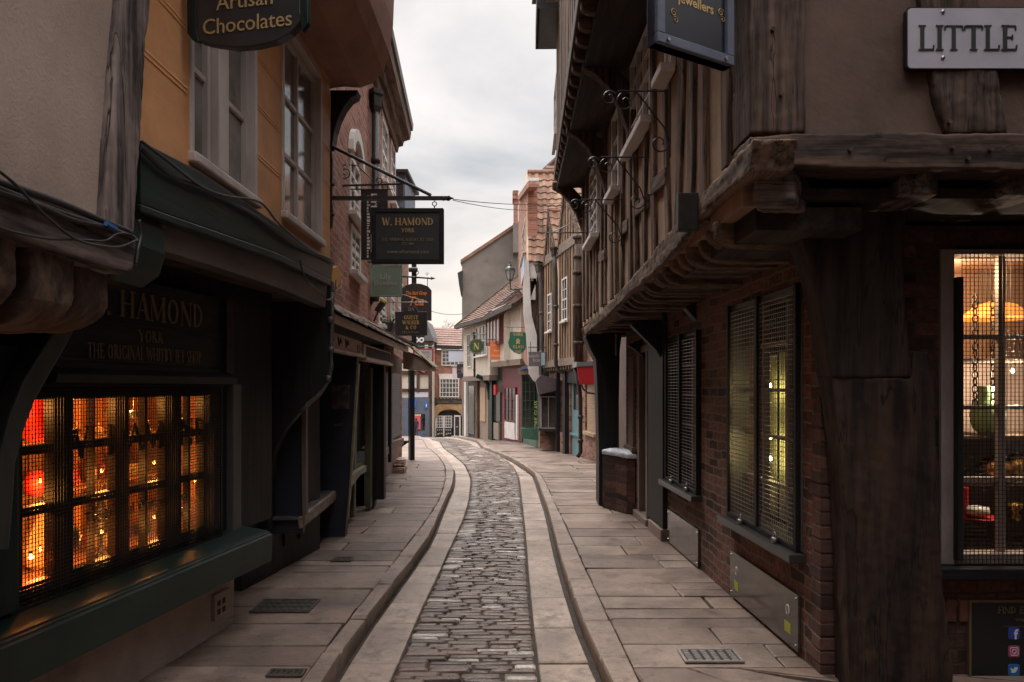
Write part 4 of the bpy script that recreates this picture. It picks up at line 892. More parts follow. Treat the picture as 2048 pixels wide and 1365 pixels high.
# soldier course under the south window
m = Mesh(); u = SW[0]+.03
while u < 2.0:
    PSG.box(m, u, u+.062, .295, .42, -.02, .012+R.uniform(-.003, .003)); u += .078
m.build('soldier_course', mat('brick_soldier', (.17, .065, .04), (.10, .045, .035), (14, 14, 14), .8, .6, isl=.5), oakh, bevel=.006)
# irregular brick quoins at the corner
m = Mesh(); z = -.02; q = 0
while z < 2.3:
    h = .068; l = (.21, .11)[q % 2]; d = (.11, .21)[q % 2]
    x0, y0 = 1.72-.002, 3.9-.002; e = R.uniform(0, .006)
    m.box(x0-e, x0+l, y0-e, y0+d, z, z+h); z += .0775; q += 1
m.build('quoin', mat('brick_quoin', (.105, .05, .036), (.06, .032, .026), (16, 16, 16), .8, .8, isl=.55, dist=.008), oakh, bevel=.005)
# grilled windows of the street side
def grille_window(Gr, lit, tag_):
    a, b, c, d = Gr
    fr = Mesh(); t_ = .04
    for x in ((a, b, d-t_, d), (a, b, c, c+.03), (a, a+.035, c+.03, d-t_), (b-.035, b, c+.03, d-t_)): PGR.box(fr, *x, -.12, .012)
    f = fr.build('window', 'post_grey' if lit else 'paint_black_z', oakh, bevel=.004)
    s_ = Mesh(); cols_ = 3 if lit else 2; rows_ = 5
    for i in range(1, cols_): x = a+(b-a)*i/cols_; PGR.box(s_, x-.015, x+.015, c+.03, d-t_, -.12, -.08)
    for j in range(1, rows_): z = c+(d-c)*j/rows_; PGR.box(s_, a+.035, b-.035, z-.012, z+.012, -.118, -.085)
    s_.build('glazing_bar', 'window_paint_grey', f)
    pm = Mesh(); pm.add([PGR.w(a+.03, c+.03, -.1), PGR.w(b-.03, c+.03, -.1), PGR.w(b-.03, d-.03, -.1), PGR.w(a+.03, d-.03, -.1)], [(0, 1, 2, 3)]); pm.build('pane', 'glass', f)
    mid = (a+b)/2+.02; w_ = Mesh(); z = c+.03
    while z < d-.05: PGR.box(w_, a+.03, b-.03, z, z+.0042, .022, .0262); z += .030
    x = a+.03
    while x < b-.03: PGR.box(w_, x, x+.0024, c+.03, d-.05, .0265, .029); x += .030 if lit else .11
    w_.build('wire_grille', mat('wire_bright', (.42, .40, .37), (.30, .28, .26), (30, 30, 30), .35, 0, metal=.6), f)
    gf = Mesh()
    for x in ((a+.0, a+.035, c-.0, d), (b-.03, b, c, d), (mid-.02, mid+.02, c, d), (a+.035, b-.03, c, c+.03)): PGR.box(gf, *x, .015, .045)
    gf.build('grille_frame', 'paint_black_z', f, bevel=.003)
    sl = Mesh(); PGR.box(sl, a-.04, b+.05, c-.055, c-.003, -.05, .10); sl.build('sill', plain('sill_dark', (.045, .045, .045), .3), f, bevel=.006)
    for x in (a+(b-a)*.22, a+(b-a)*.72):
        pk = Mesh(); p = PGR.w(x, c+.02, .06); pk.lathe(p-Vector((0, 0, .02)), [(.022, 0), (.024, .01), (.024, .03), (.015, .036)], 10); pk.tube([p+PGR.d*(.018*math.cos(q))+Vector((0, 0, .016+.03*math.sin(q))) for q in [i*math.pi/8 for i in range(9)]], .0045, 6)
        pk.build('padlock', plain('padlock_steel', (.35, .34, .33), .3, .9), f, smooth=True)
    rm = Mesh(); D = .75
    PGR.box(rm, a-.1, b+.1, c-.12, c-.06, -D-.05, -.29); PGR.box(rm, a-.1, b+.1, d+.05, d+.1, -D-.05, -.29)
    PGR.box(rm, a-.15, a-.1, c-.1, d+.1, -D-.05, -.29); PGR.box(rm, b+.1, b+.15, c-.1, d+.1, -D-.05, -.29); PGR.box(rm, a-.1, b+.1, c-.06, d+.05, -D-.05, -D)
    rm.build('display_recess', mat('recess_dull', (.10, .085, .06), (.06, .05, .04), (8, 8, 3), .7, .2), oakh)
    return f
grille_window(G1, True, 'near'); grille_window(G2, False, 'far')
# pale slatted shutters standing inside the lit window
m = Mesh(); a, b, c, d = G1
for i in range(9):
    x = a+.60+i*.085; PGR.box(m, x, x+.05, c+.03, c+1.22+R.uniform(-.01, .01), -.235-.012*(i % 2), -.225-.012*(i % 2))
m2_ = Mesh(); PGR.box(m2_, a+.02, b-.03, c+.03, d-.06, -.275, -.265); PGR.box(m2_, b-.05, b-.037, c+.03, d-.05, -.262, -.165); m2_.build('screen', 'paint_black_z', oakh)  # black boards added so the far pane reads dark
cur = m.build('curtain', mat('blind_yellow', (.33, .33, .17), (.25, .25, .12), (8, 8, 8), .7, .1), None)
tag(cur, 'yellow green slatted blind in the nearer grilled window on the right', 'blind')
for i, (px_, py_) in enumerate(((1540, 772), (1541, 875), (1541, 918))):
    u_, z_ = PGR.hit(px_, py_, -.15); bulb('lamp', ('topmost', 'middle', 'lowest')[i]+' of three bare bulbs behind the nearer right grille', PGR.w(u_, z_, -.15), 14, (1, .78, .35), .014, (.8, .5, .5)[i])
# reflective panels under the windows
for Gr, z0, z1, e in ((G1, .03, .37, .06), (G2, .02, .35, .03)):
    m = Mesh(); PGR.box(m, Gr[0]+.02, Gr[1]-.02, z0, z1, .0, .022); pn = m.build('kick_panel', mat('mirror_panel', (.20, .175, .155), (.13, .115, .10), (3, 3, 6), .16, .12, (30, 30, 30), metal=.75, rvar=.10, dist=.003), oakh, bevel=.003)
    if Gr is G1:
        for x in (Gr[0]+.12, Gr[1]-.2): m = Mesh(); PGR.box(m, x, x+.085, .10, .165, .022, .0235); m.build('sticker', plain('sticker_yellow', (.33, .34, .03), .6), pn)
        for x in (Gr[0]+.16, Gr[1]-.16):
            m = Mesh(); m.tube([PGR.w(x+.022*math.cos(q), .24+.032*math.sin(q), .0225) for q in [rad(-60+i*30) for i in range(11)]], .004, 5)
            m.build('arrow_mark', 'letter_white', pn)
    for x in (Gr[0]+.05, Gr[1]-.05):
        for z in (z0+.03, z1-.03): m = Mesh(); p = PGR.w(x, z, .022); m.tube([p, p+PGR.n*.006], .007, 8); m.build('screw', 'padlock_steel', pn)
# posts and brackets of the street side
m = Mesh(); PGR.box(m, PGR.u(1335), PGR.u(1304), .13, 2.4, -.02, .05); m.build('door_post', 'paint_black_z', oakh, bevel=.01)
def low_bracket(Y, pts): 
    m = Mesh(); front(m, Y, pts, .12); m.build('jetty_bracket', 'paint_black_z', oakh, bevel=.012)
low_bracket(7.35, [(1336,760),(1328,728),(1314,702),(1296,684),(1276,664),(1262,650),(1290,640),(1345,640)])
low_bracket(8.5, [(1300,748),(1294,728),(1284,712),(1270,700),(1256,690),(1280,680),(1304,680)])
low_bracket(6.25, [(1462,762),(1450,757),(1440,735),(1430,700),(1415,670),(1392,640),(1370,615),(1400,600),(1470,600)])
m = Mesh(); PGR.box(m, DR[0]+.02, DR[0]+.11, .08, 2.02, -.1, .03); PGR.box(m, DR[1]-.09, DR[1]-.0, .08, 2.02, -.1, .02); PGR.box(m, DR[0]+.02, DR[1], 2.02, 2.1, -.1, .02); dr = m.build('door', mat('door_paint_tan', (.17, .12, .09), (.13, .09, .07), (4, 4, 2), .6, .3), oakh, bevel=.004)
m = Mesh(); PGR.box(m, DR[0]+.11, DR[1]-.09, .08, 2.02, -.2, -.15); m.build('door_leaf', 'paint_black_z', dr)
m = Mesh(); PGR.box(m, DR[0]-.03, DR[1]+.1, -.1, .075, -.1, .06); m.build('step', 'kerbstone', oakh, bevel=.01)
m = Mesh(); PGR.box(m, PGR.u(1335), PGR.u(1308), -.1, .12, -.1, .07); m.build('step', 'kerbstone', oakh, bevel=.01)
m = Mesh(); PGR.box(m, PGR.u(1271), PGR.u(1262), .8, 2.0, .0, .035); PGR.box(m, PGR.u(1273), PGR.u(1257), .78, .84, .0, .06); m.build('window_frame', 'door_paint_tan', oakh, bevel=.004)
# black corner bracket and post
m = Mesh(); front(m, 3.70, [(1490,400),(1540,412),(1578,436),(1602,474),(1624,530),(1641,600),(1655,690),(1664,757),(1826,757),(1822,700),(1814,620),(1808,500),(1816,402)], .19); m.build('corner_bracket', 'post_tarred_z', oakh, rough=(.012, .010, .2))
m = Mesh(); front(m, 3.705, [(1662,752),(1824,758),(1827,700),(1860,705),(1868,760),(1872,850),(1876,960),(1880,1080),(1890,1200),(1905,1330),(1910,1420),(1700,1420),(1697,1250),(1692,1100),(1688,1000),(1678,880)], .17); m.build('corner_post', wood('post_worn_z', (.012, .0065, .005), (.052, .029, .020), 'z', bump=1, dist=.02, c3=(.10, .052, .028), c3p=(.60, .76), c3s=3, s=13), oakh, rough=(.012, .016, .14))
# south window: frame, bars, sill, grille
a, b, c, d = SW[0], 2.0, SW[2], SW[3]
m = Mesh()
for x in ((a, a+.075, c, d), (a+.075, b, d-.03, d), (a+.075, b, c, c+.06)): PSG.box(m, *x, -.08, .02)
sw = m.build('window', 'window_paint_grey', oakh, bevel=.004)
m = Mesh(); x = PSG.u(2012); PSG.box(m, x-.018, x+.018, c+.06, d-.03, -.07, -.03); PSG.box(m, x+.5, x+.536, c+.06, d-.03, -.07, -.03)
for py_ in (673, 816, 961): z = PSG.hit(2000, py_)[1]; PSG.box(m, a+.075, b, z-.012, z+.012, -.068, -.035)
m.build('glazing_bar', 'window_paint_grey', sw)
m = Mesh(); m.add([PSG.w(a+.07, c+.05, -.05), PSG.w(b, c+.05, -.05), PSG.w(b, d-.02, -.05), PSG.w(a+.07, d-.02, -.05)], [(0, 1, 2, 3)]); m.build('pane', 'glass', sw)
m = Mesh(); PSG.box(m, PSG.u(1852, .1), b+.1, c-.065, c-.003, -.02, .10); m.build('sill', 'paint_black_x', sw, bevel=.006)
m = Mesh(); x = a+.10
while x < b: PSG.box(m, x, x+.003, c+.01, d-.02, .04, .043); x += .0225
z = c+.01
while z < d-.02: PSG.box(m, a+.10, b, z, z+.003, .0432, .0462); z += .0225
m.build('wire_grille', 'wire_dark', sw)
m = Mesh(); PSG.box(m, a+.065, a+.10, c+.03, d-.16, .022, .06); m.build('grille_frame', 'paint_black_z', sw, bevel=.003)
m = Mesh(); PSG.box(m, a-.1, b+.1, c-.1, c-.05, -.95, -.3); PSG.box(m, a-.1, b+.1, d+.02, d+.07, -.95, -.3); PSG.box(m, a-.15, a-.1, c-.1, d+.07, -.95, -.3); PSG.box(m, b+.05, b+.1, c-.1, d+.07, -.95, -.3); PSG.box(m, a-.1, b+.1, c-.05, d+.02, -1.0, -.95)
m.build('display_recess', mat('recess_pink', (.34, .24, .19), (.26, .18, .14), (4, 4, 4), .8, .1), oakh)
for i, py_ in enumerate((720, 868, 958)):
    z = PSG.hit(1960, py_, -.6)[1]; m = Mesh(); PSG.box(m, a-.05, b+.02, z-.02, z, -.93, -.42)
    tag(m.build('shelf', 'oak_brown_x'), ('top', 'middle', 'bottom')[i]+' dark wooden shelf inside the lamp-lit corner window', 'shelf', None)
def pot(nm, lb, cat, px_, py_, o, prof, mt, sm=True, group=None):
    u_, z_ = PSG.hit(px_, py_, o); m = Mesh(); m.lathe(PSG.w(u_, z_, o), prof, 16); tag(m.build(nm, mt, smooth=sm), lb, cat, group)
pot('jug', 'pale green jug leaning on the middle shelf of the corner window', 'jug', 1975, 868, -.5, [(.05, 0), (.085, .04), (.10, .12), (.08, .2), (.05, .26), (.06, .3), (.0, .3)], plain('glaze_green', (.30, .42, .22), .3))
pot('gift_box', 'tall red box on the sill of the corner window', 'box', 1922, 1040, -.4, [(.04, 0), (.04, .2), (.0, .2)], plain('box_red', (.5, .02, .02), .4), False)
pot('plate', 'red rimmed plate lying beside the tall red box', 'plate', 1958, 1040, -.35, [(.05, 0), (.13, .015), (.14, .02), (.05, .01), (.0, .01)], 'box_red')
pot('bowl', 'small white bowl sitting on the red rimmed plate', 'bowl', 1955, 1034, -.35, [(.03, 0), (.07, .02), (.06, .06), (.0, .07)], plain('china', (.7, .66, .6), .25))
pot('brass_pot', 'brass pot on the bottom shelf at the far right of the window', 'pot', 2032, 958, -.55, [(.06, 0), (.09, .05), (.07, .12), (.03, .16), (.0, .17)], plain('brass', (.6, .38, .12), .25, .9))
pot('brass_pot', 'rounded copper pot on the bottom shelf left of the mullion', 'pot', 1988, 958, -.5, [(.05, 0), (.10, .04), (.10, .09), (.04, .14), (.0, .15)], plain('copper', (.55, .27, .12), .25, .9))
pot('candle_holder', 'small gold cup standing on the recess floor at the right', 'cup', 2030, 1040, -.4, [(.03, 0), (.035, .02), (.02, .05), (.05, .1), (.0, .1)], 'brass')
for i, (px_, lb) in enumerate(((1950, 'left of two dark chains hanging in the corner window'), (1986, 'right of two dark chains hanging in the corner window'))):
    m = Mesh(); u0 = PSG.u(px_, -.3); z1 = PSG.hit(px_, 596, -.3)[1]; z0 = PSG.hit(px_, 812, -.3)[1]; k = 0; z = z1
    while z > z0:
        c_ = PSG.w(u0, z, -.3); ax_ = X_ if k % 2 else Y_
        m.tube([c_+ax_*.016*math.cos(q)+Z_*.026*math.sin(q) for q in [i_*math.pi/5 for i_ in range(11)]], .0045, 5); z -= .042; k += 1
    tag(m.build('hanging_chain', 'iron_black', smooth=True), lb, 'chain')
u_, z_ = PSG.hit(1990, 640, -.62); t = thing('pendant_lamp', 'orange glowing dome lamp at the top of the corner window', 'lamp', tuple(PSG.w(u_, z_, -.62)))
m = Mesh(); m.lathe(PSG.w(u_, z_, -.62), [(.19, 0), (.185, .03), (.12, .09), (.03, .12), (.0, .125)], 20); m.build('lamp_shade', plain('shade_amber', (.6, .25, .05), .4, emit=(1, .30, .04), es=.55), t, smooth=True)
m = Mesh(); m.tube([PSG.w(u_, z_+.12, -.62), PSG.w(u_, d+.02, -.62)], .006, 6); m.build('flex', 'iron_black', t)
bulb('spot_or_fill_lamp', 'small spotlight under the top of the corner window', PSG.w(PSG.u(1940), d-.04, -.5), 8, (1, .6, .32), .02, 22.0)
bulb('spot_or_fill_lamp', 'small spotlight over the copper pots in the corner window', PSG.w(PSG.u(2025, -.4), PSG.hit(2025, 742, -.4)[1], -.4), 4, (1, .8, .6), .012, 18.0)
# notice board
m = Mesh(); a0, z1 = PSG.hit(1944, 1206, .03); PSG.box(m, a0, a0+.62, z1-.72, z1, .0, .02); nbd = m.build('panel', plain('board_black', (.012, .013, .016), .35), thing('notice_board', 'black notice board with gold border and three square icons below the right window', 'notice board', tuple(PSG.w(a0+.3, z1-.7, .02))))
NB = nbd.parent
m = Mesh()
for x in ((a0, a0+.62, z1, z1+.012), (a0-.012, a0, z1-.72, z1+.012)): PSG.box(m, *x, .0, .026)
m.build('frame', plain('brass_dull', (.14, .10, .055), .5), NB)
m = Mesh(); s_ = PSG.n
caps(m, 'FIND EVEN MORE', PSG.w(PSG.u(1995, .02), PSG.hit(1995, 1227, .02)[1], .0205), PSG.d, Z_, s_, .038, align='l', T=.15)
m.build('lettering', 'brass_dull', NB); m = Mesh(); script_text(m, 'www.', PSG.w(PSG.u(2030, .02), PSG.hit(2030, 1243, .02)[1], .0205), PSG.d, Z_, s_, .035, align='LEFT')
m.build('lettering', 'brass_dull', NB); m = Mesh(); PSG.box(m, PSG.u(2005, .02), a0+.5, PSG.hit(2005, 1253, .02)[1]-.002, PSG.hit(2005, 1253, .02)[1], .02, .0215)
m.build('rule', 'brass_dull', NB)
for i, (py_, c_) in enumerate(((1267, (.03, .07, .42)), (1303, (.40, .05, .16)), (1340, (.02, .16, .50)))):
    u_, z_ = PSG.hit(2016, py_, .02); s = .064
    m = Mesh(); n_ = 5; pts = []
    for cx_, cz_, a0_ in ((s-.012, s-.012, 0), (.012, s-.012, 90), (.012, .012, 180), (s-.012, .012, 270)):
        for k in range(n_): q = rad(a0_+90*k/(n_-1)); pts.append((u_+cx_+.012*math.cos(q), z_-s/2+cz_+.012*math.sin(q)))
    PSG.poly(m, pts, .02, .0225, px=False); ic = m.build('icon', plain('icon_%d' % i, c_, .5), NB)
    m = Mesh()
    if i == 0: script_text(m, 'f', PSG.w(u_+s*.62, z_-s/2+.002, .0225), PSG.d, Z_, s_, .075, bold=.02)
    elif i == 1:
        ring = lambda r, n=20: [PSG.w(u_+s/2+r*math.cos(q), z_+r*math.sin(q), .0235) for q in [k*2*math.pi/n for k in range(n+1)]]
        m.tube(ring(.011), .0015, 5); m.tube([PSG.w(u_+s/2+x*.021, z_+z*.021, .0235) for x, z in ((-.8,-1),(.8,-1),(1,-.8),(1,.8),(.8,1),(-.8,1),(-1,.8),(-1,-.8),(-.8,-1))], .0015, 5)
        m.tube([PSG.w(u_+s*.71, z_+.013, .0225), PSG.w(u_+s*.71, z_+.013, .0245)], .002, 8)
    else: PSG.poly(m, [(u_+s*x, z_+s*z) for x, z in ((-.0+.2,-.22),(.32,-.24),(.5,-.26),(.66,-.14),(.74,.04),(.84,.16),(.74,.14),(.80,.24),(.68,.2),(.56,.24),(.47,.14),(.46,.06),(.3,.1),(.2,.2),(.18,.06),(.22,-.04),(.3,-.12),(.24,-.1),(.32,-.17))], .0225, .0245, px=False)
    m.build('emblem', 'letter_white', ic)
# LITTLE SHAMBLES street sign
t = thing('street_sign', 'white street name plate with black serif capitals on the corner house', 'street sign', tuple(PS.w(1.2, 3.1, .05)))
u0, zt_ = PS.hit(1823, 10, .06); zb_ = PS.hit(1823, 131, .06)[1]; u1 = u0+1.28
def rrect(P, m, u0, u1, z0, z1, r, o0, o1):
    pts = []
    for cx_, cz_, a0_ in ((u1-r, z1-r, 0), (u0+r, z1-r, 90), (u0+r, z0+r, 180), (u1-r, z0+r, 270)):
        for k in range(5): q = rad(a0_+22.5*k); pts.append((cx_+r*math.cos(q), cz_+r*math.sin(q)))
    P.poly(m, pts, o0, o1, px=False)
m = Mesh(); rrect(PS, m, u0-.006, u1, zb_-.006, zt_+.006, .020, .0, .026); m.build('backing', 'board_black', t)
m = Mesh(); rrect(PS, m, u0, u1-.012, zb_, zt_, .018, .026, .03); pl_ = m.build('plate', mat('plate_white', (.44, .42, .48), (.37, .355, .41), (5, 5, 5), .4, .05), t)
m = Mesh(); a_ = PS.u(1843, .06); caps(m, 'LITTLE SHAMBLES', PS.w(a_, PS.hit(1843, 95, .06)[1], .0302), PS.d, Z_, PS.n, .119, align='l', T=.15, t=.055, dep=.003, cond=1.02); m.build('lettering', 'letter_black', t)
for py_ in (24, 116):
    m = Mesh(); p = PS.w(*PS.hit(1886, py_, .03), .03); m.tube([p, p+PS.n*.004, p+PS.n*.007], [.009, .009, .004], 10); m.build('screw', 'padlock_steel', t)
# pier with lead cap
t = thing('brick_pier', 'low brick pier with a pale rounded cap against the dark end post', 'pier', (1.4, 9.2, 0))
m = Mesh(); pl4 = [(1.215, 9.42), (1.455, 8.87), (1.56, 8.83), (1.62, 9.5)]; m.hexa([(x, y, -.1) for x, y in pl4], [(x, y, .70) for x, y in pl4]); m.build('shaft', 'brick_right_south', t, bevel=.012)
m = Mesh(); q = [(1.20, 9.43), (1.452, 8.845), (1.575, 8.80), (1.62, 9.52)]; m.hexa([(x, y, .70) for x, y in q], [(x, y, .755) for x, y in q]); m.add([(x, y, .755) for x, y in q]+[(1.42+(x-1.42)*.6, 9.15+(y-9.15)*.6, .79) for x, y in q], [(0, 1, 5, 4), (1, 2, 6, 5), (2, 3, 7, 6), (3, 0, 4, 7), (4, 5, 6, 7)]); m.build('cap', mat('lead_white', (.55, .56, .62), (.42, .43, .48), (8, 8, 8), .5, .5), t, rough=(.015, .015, .1))
# body of the corner house
m = Mesh(); m.box(1.85, 6, 4.25, 10.3, 2.6, 4.6); m.box(1.25, 6, 3.6, 10.2, 4.8, 7.5); m.box(2.6, 6, 5.1, 10.2, -.3, 2.5); m.box(1.9, 2.6, 9.6, 15.5, -.3, 6.0); m.build('house_body', 'plaster_dim', oakh)
m = Mesh(); m.hexa([(.3, 2.9, 7.4), (6.2, 2.9, 7.4), (6.2, 10.6, 7.4), (.3, 10.6, 7.4)], [(3, 3.4, 10.5), (3.3, 3.4, 10.5), (3.3, 10.2, 10.5), (3, 10.2, 10.5)]); m.build('roof', 'render_grey', oakh)
# wrought iron sign brackets on the street side
def scroll(c, r0, r1, turns, ax, up, start=0, n=22):
    return [c+ax*((r0+(r1-r0)*i/n)*math.cos(start+turns*2*math.pi*i/n))+up*((r0+(r1-r0)*i/n)*math.sin(start+turns*2*math.pi*i/n)) for i in range(n+1)]
def iron_bracket(P, u, z, L_, label, drop=.42):
    L_ *= .85; drop *= .85; p = P.w(u, z, .04); t = thing('sign_bracket', label, 'bracket', tuple(p), 'empty scrolled iron sign brackets on the oak house'); n = P.n
    m = Mesh(); m.tube([p+Z_*.06, p-Z_*(drop+.1)], .007, 6); m.tube([p, p+n*L_], .006, 6); m.build('bar', 'iron_black', t)
    m = Mesh(); m.tube([p-Z_*drop, p-Z_*drop*.7+n*.04, p+n*(L_*.62)-Z_*.02, p+n*L_*.66], .006, 6)
    m.tube(scroll(p-Z_*(drop+.0)+n*.07, .07, .02, 1.1, n*-1, Z_*-1), .0055, 5); m.build('stay', 'iron_black', t)
    m = Mesh(); m.tube(scroll(p+n*(L_*.86)-Z_*.075, .07, .022, 1.2, n*-1, Z_, 1.2), .0055, 5); m.tube(scroll(p+n*(L_+.06)-Z_*.05, .055, .02, 1.2, n*-1, Z_, .6), .0055, 5); m.build('scroll', 'iron_black', t)
for px_, py_, L_, lb in ((1340, 183, .42, 'nearest scrolled iron bracket above the large white-silled window'), (1290, 315, .42, 'second scrolled iron bracket beside the long white sill'), (1243, 400, .46, 'third scrolled iron bracket beside the shorter white sill')):
    u_, z_ = PR1.hit(px_, py_, .04); iron_bracket(PR1, u_, z_, L_, lb)
t = thing('sign_bracket', 'plain straight iron bar bracket at the far end of the oak house', 'bracket', tuple(PR1.w(PR1.u(1172), 4.2, .04)))
u_, z_ = PR1.hit(1174, 466, .04); p = PR1.w(u_, z_, .04); m = Mesh(); m.tube([p+Z_*.35, p-Z_*.12], .008, 6); m.tube([p, p+PR1.n*.6], .008, 6); m.tube([p+Z_*.22, p+PR1.n*.45+Z_*.02], .005, 5); m.build('bar', 'iron_black', t)
u_, z_ = PR1.hit(1378, 395, .1); m = Mesh(); PR1.box(m, u_-.03, u_+.03, z_-.2, z_+.02, .05, .17); tag(m.build('alarm_box', 'iron_black', bevel=.006), 'narrow black box fixed on the oak beam above the dark windows', 'box')
u_ = PR1.u(1240); p = ray(1232, 690, 9.3); m = Mesh(); m.tube([p+Z_*.14, p-Z_*.14], .012, 8); tag(m.build('conduit', 'steel_wire'), 'short pale vertical tube under the far end of the oak jetty', 'tube')
# jewellers' sign hanging near the corner
PJ = Plane(.635, 3.11, 1.05, 3.35, 1)
t = thing('hanging_sign', 'slate framed hanging jewellers sign with gold lettering beside the oak corner', 'hanging sign', (.85, 3.2, 3.13))
a_, b_ = 0, PJ.len; zb_ = 3.13; zt_ = 3.75
m = Mesh(); PJ.box(m, a_, b_, zb_, zt_, -.05, .0); m.build('board', plain('sign_navy', (.008, .010, .018), .3), t)
m = Mesh(); fw_ = .045
for x in ((a_, b_, zb_, zb_+fw_), (a_, b_, zt_-fw_, zt_), (a_, a_+fw_, zb_+fw_, zt_-fw_), (b_-fw_, b_, zb_+fw_, zt_-fw_)): PJ.box(m, *x, -.055, .02)
m.build('frame', mat('slate_blue', (.10, .115, .165), (.075, .085, .12), (9, 9, 9), .45, .2), t, bevel=.004)
m = Mesh(); script_text(m, 'jewellers', PJ.w(PJ.u(1392), PJ.hit(1392, 17)[1], .0), PJ.d, Z_, PJ.n, .062, bold=.012, dep=.002); m.build('lettering', 'gold_letter', t); m = Mesh(); script_text(m, 'W Hamond', PJ.w(PJ.u(1392), PJ.hit(1392, 17)[1]+.11, .0), PJ.d, Z_, PJ.n, .062, bold=.012, dep=.002); m.build('lettering', 'gold_letter', t)
m = Mesh()
for px_ in (1347, 1441):
    m = Mesh(); c_ = PJ.w(PJ.u(px_), PJ.hit(px_, 26)[1], .003); m.tube(scroll(c_, .02, .004, 1.3, PJ.d, Z_, .5), .0018, 5); m.tube(scroll(c_-Z_*.03+PJ.d*.012, .016, .003, -1.2, PJ.d, Z_, 2.5), .0016, 5); m.build('flourish', 'gold_letter', t)
for x in (.06, PJ.len-.06): m = Mesh(); p = PJ.w(x, zb_+.022, .02); m.tube([p, p+PJ.n*.008], .009, 8); m.build('bolt', 'padlock_steel', t)
m = Mesh(); m.tube([PJ.w(-.1, 3.85, -.02), PJ.w(PJ.len+.1, 3.85, -.02)], .012, 8); m.tube([PJ.w(.1, 3.75, -.02), PJ.w(.1, 3.85, -.02)], .006, 6); m.tube([PJ.w(.35, 3.75, -.02), PJ.w(.35, 3.85, -.02)], .006, 6); m.build('hanger', 'iron_black', t)

RR = random.Random(31)
for py_, where in ((720, 'top'), (868, 'middle'), (958, 'bottom'), (1045, 'lowest')):
    z = PSG.hit(1960, py_, -.6)[1]; u = SW[0]+.06
    while u < 1.2:
        h_ = RR.uniform(.07, .17); w_ = RR.uniform(.03, .05); o_ = -.62-RR.uniform(-.08, .12); m = Mesh(); kd = RR.randrange(3)
        if kd == 0: PSG.box(m, u, u+w_*2, z, z+h_, o_-.03, o_+.03); nm = 'gift_box'
        elif kd == 1: m.lathe(PSG.w(u+w_, z, o_), [(w_, 0), (w_*1.1, h_*.4), (w_*.35, h_*.7), (w_*.3, h_*.95), (w_*.45, h_), (0, h_)], 10); nm = 'bottle'
        else: m.lathe(PSG.w(u+w_, z, o_), [(w_*.5, 0), (w_*.3, .01), (w_*.3, h_*.4), (w_*1.2, h_*.6), (w_*1.25, h_*.75), (w_*1.1, h_*.7), (0, h_*.65)], 12); nm = 'cup'
        ci_ = RR.randrange(5); cn_ = ('cream', 'brass', 'brown', 'grey', 'red')[ci_]; mt_ = [plain('ware_cream', (.55, .45, .34), .4), 'brass', plain('ware_brown', (.16, .08, .04), .5), plain('ware_grey', (.3, .3, .28), .4), 'box_red'][ci_]
        tag(m.build(nm, mt_, smooth=kd > 0), 'small '+cn_+' '+nm.replace('_', ' ')+' on the '+where+' level inside the corner window', nm.replace('_', ' '), cn_+' '+nm.replace('_', ' ')+' goods on the '+where+' level of the corner window'); u += w_*2+RR.uniform(.02, .12)

for px_, py_, P_, o_ in ((1540, 300, PS, .075), (1575, 318, PS, .075), (1905, 296, PS, .075), (1935, 318, PS, .075), (1980, 300, PS, .075), (1545, 60, PS, .035), (1562, 190, PS, .035), (1898, 245, PS, .025), (1700, 300, PS, .075)):
    m = Mesh(); p = P_.w(*P_.hit(px_, py_, o_), o_-.01); m.tube([p, p+P_.n*.022], .010, 7); m.build('peg', 'oak_dark_y', oakh)
# ================================================================ LEFT SIDE, BEYOND THE OCHRE HOUSE
R = random.Random(44)
PL2 = Plane(-1.75, 6.8, -2.1, 12.5, 1)
PL3 = Plane(-2.12, 12.55, -2.6, 17.6, 1)
redh = thing('brick_house', 'tall red brick house with white sash windows and black downpipe on the left', 'house', (-3, 9.5, 0))
def hole(P, x0, x1, y0, y1, at_, o=0): u = sorted((P.u(x0, o), P.u(x1, o))); return (u[0], u[1], P.hit(at_, y1, o)[1], P.hit(at_, y0, o)[1])
H = [hole(PL2, 698, 719, 320, 438, 708), hole(PL2, 700, 720, 456, 552, 710), hole(PL2, 763, 775, 246, 374, 769), hole(PL2, 781, 790, 290, 415, 786), hole(PL2, 757, 771, 592, 655, 764), hole(PL2, 780, 788, 592, 655, 784)]
m = Mesh(); wall(PL2, m, -1.0, PL2.len, 2.36, 6.0, H, depth=.25); m.build('wall', 'brick_red', redh)
for i, h in enumerate(H):
    w_ = window(PL2, redh, h[0]+.02, h[1]-.02, h[2]+.02, h[3]-.02, 2, 4, 'window_paint_white', fw=.05, bw=.03, o=.015, dep=.06, sill=.08)
    if i == 0:
        m = Mesh(); c_ = (h[0]+h[1])/2; r = (h[1]-h[0])/2+.05; pts = [(c_+r*math.cos(rad(a)), h[3]+r*.8*math.sin(rad(a))) for a in range(0, 181, 20)]+[(c_+r*.7*math.cos(rad(a)), h[3]+r*.5*math.sin(rad(a))) for a in range(180, -1, -20)]
        PL2.poly(m, pts, -.02, .06, px=False); m.build('arched_head', 'window_paint_white', w_)
    elif i in (2, 3, 4, 5):
        m = Mesh(); PL2.box(m, h[0]-.04, h[1]+.04, h[3]-.0, h[3]+.26, -.02, .012); m.build('lintel', 'plaster_ivory', w_)
m = Mesh(); zc_ = 5.95
PL2.strip(m, None, -1.2, PL2.len+.12, [(0, zc_-.12), (.05, zc_-.12), (.07, zc_-.02), (.14, zc_), (.16, zc_+.08), (.27, zc_+.12), (.29, zc_+.24), (.24, zc_+.26), (0, zc_+.26)]); m.build('cornice', 'oak_brown_y', redh)
u = -1.1
m = Mesh()
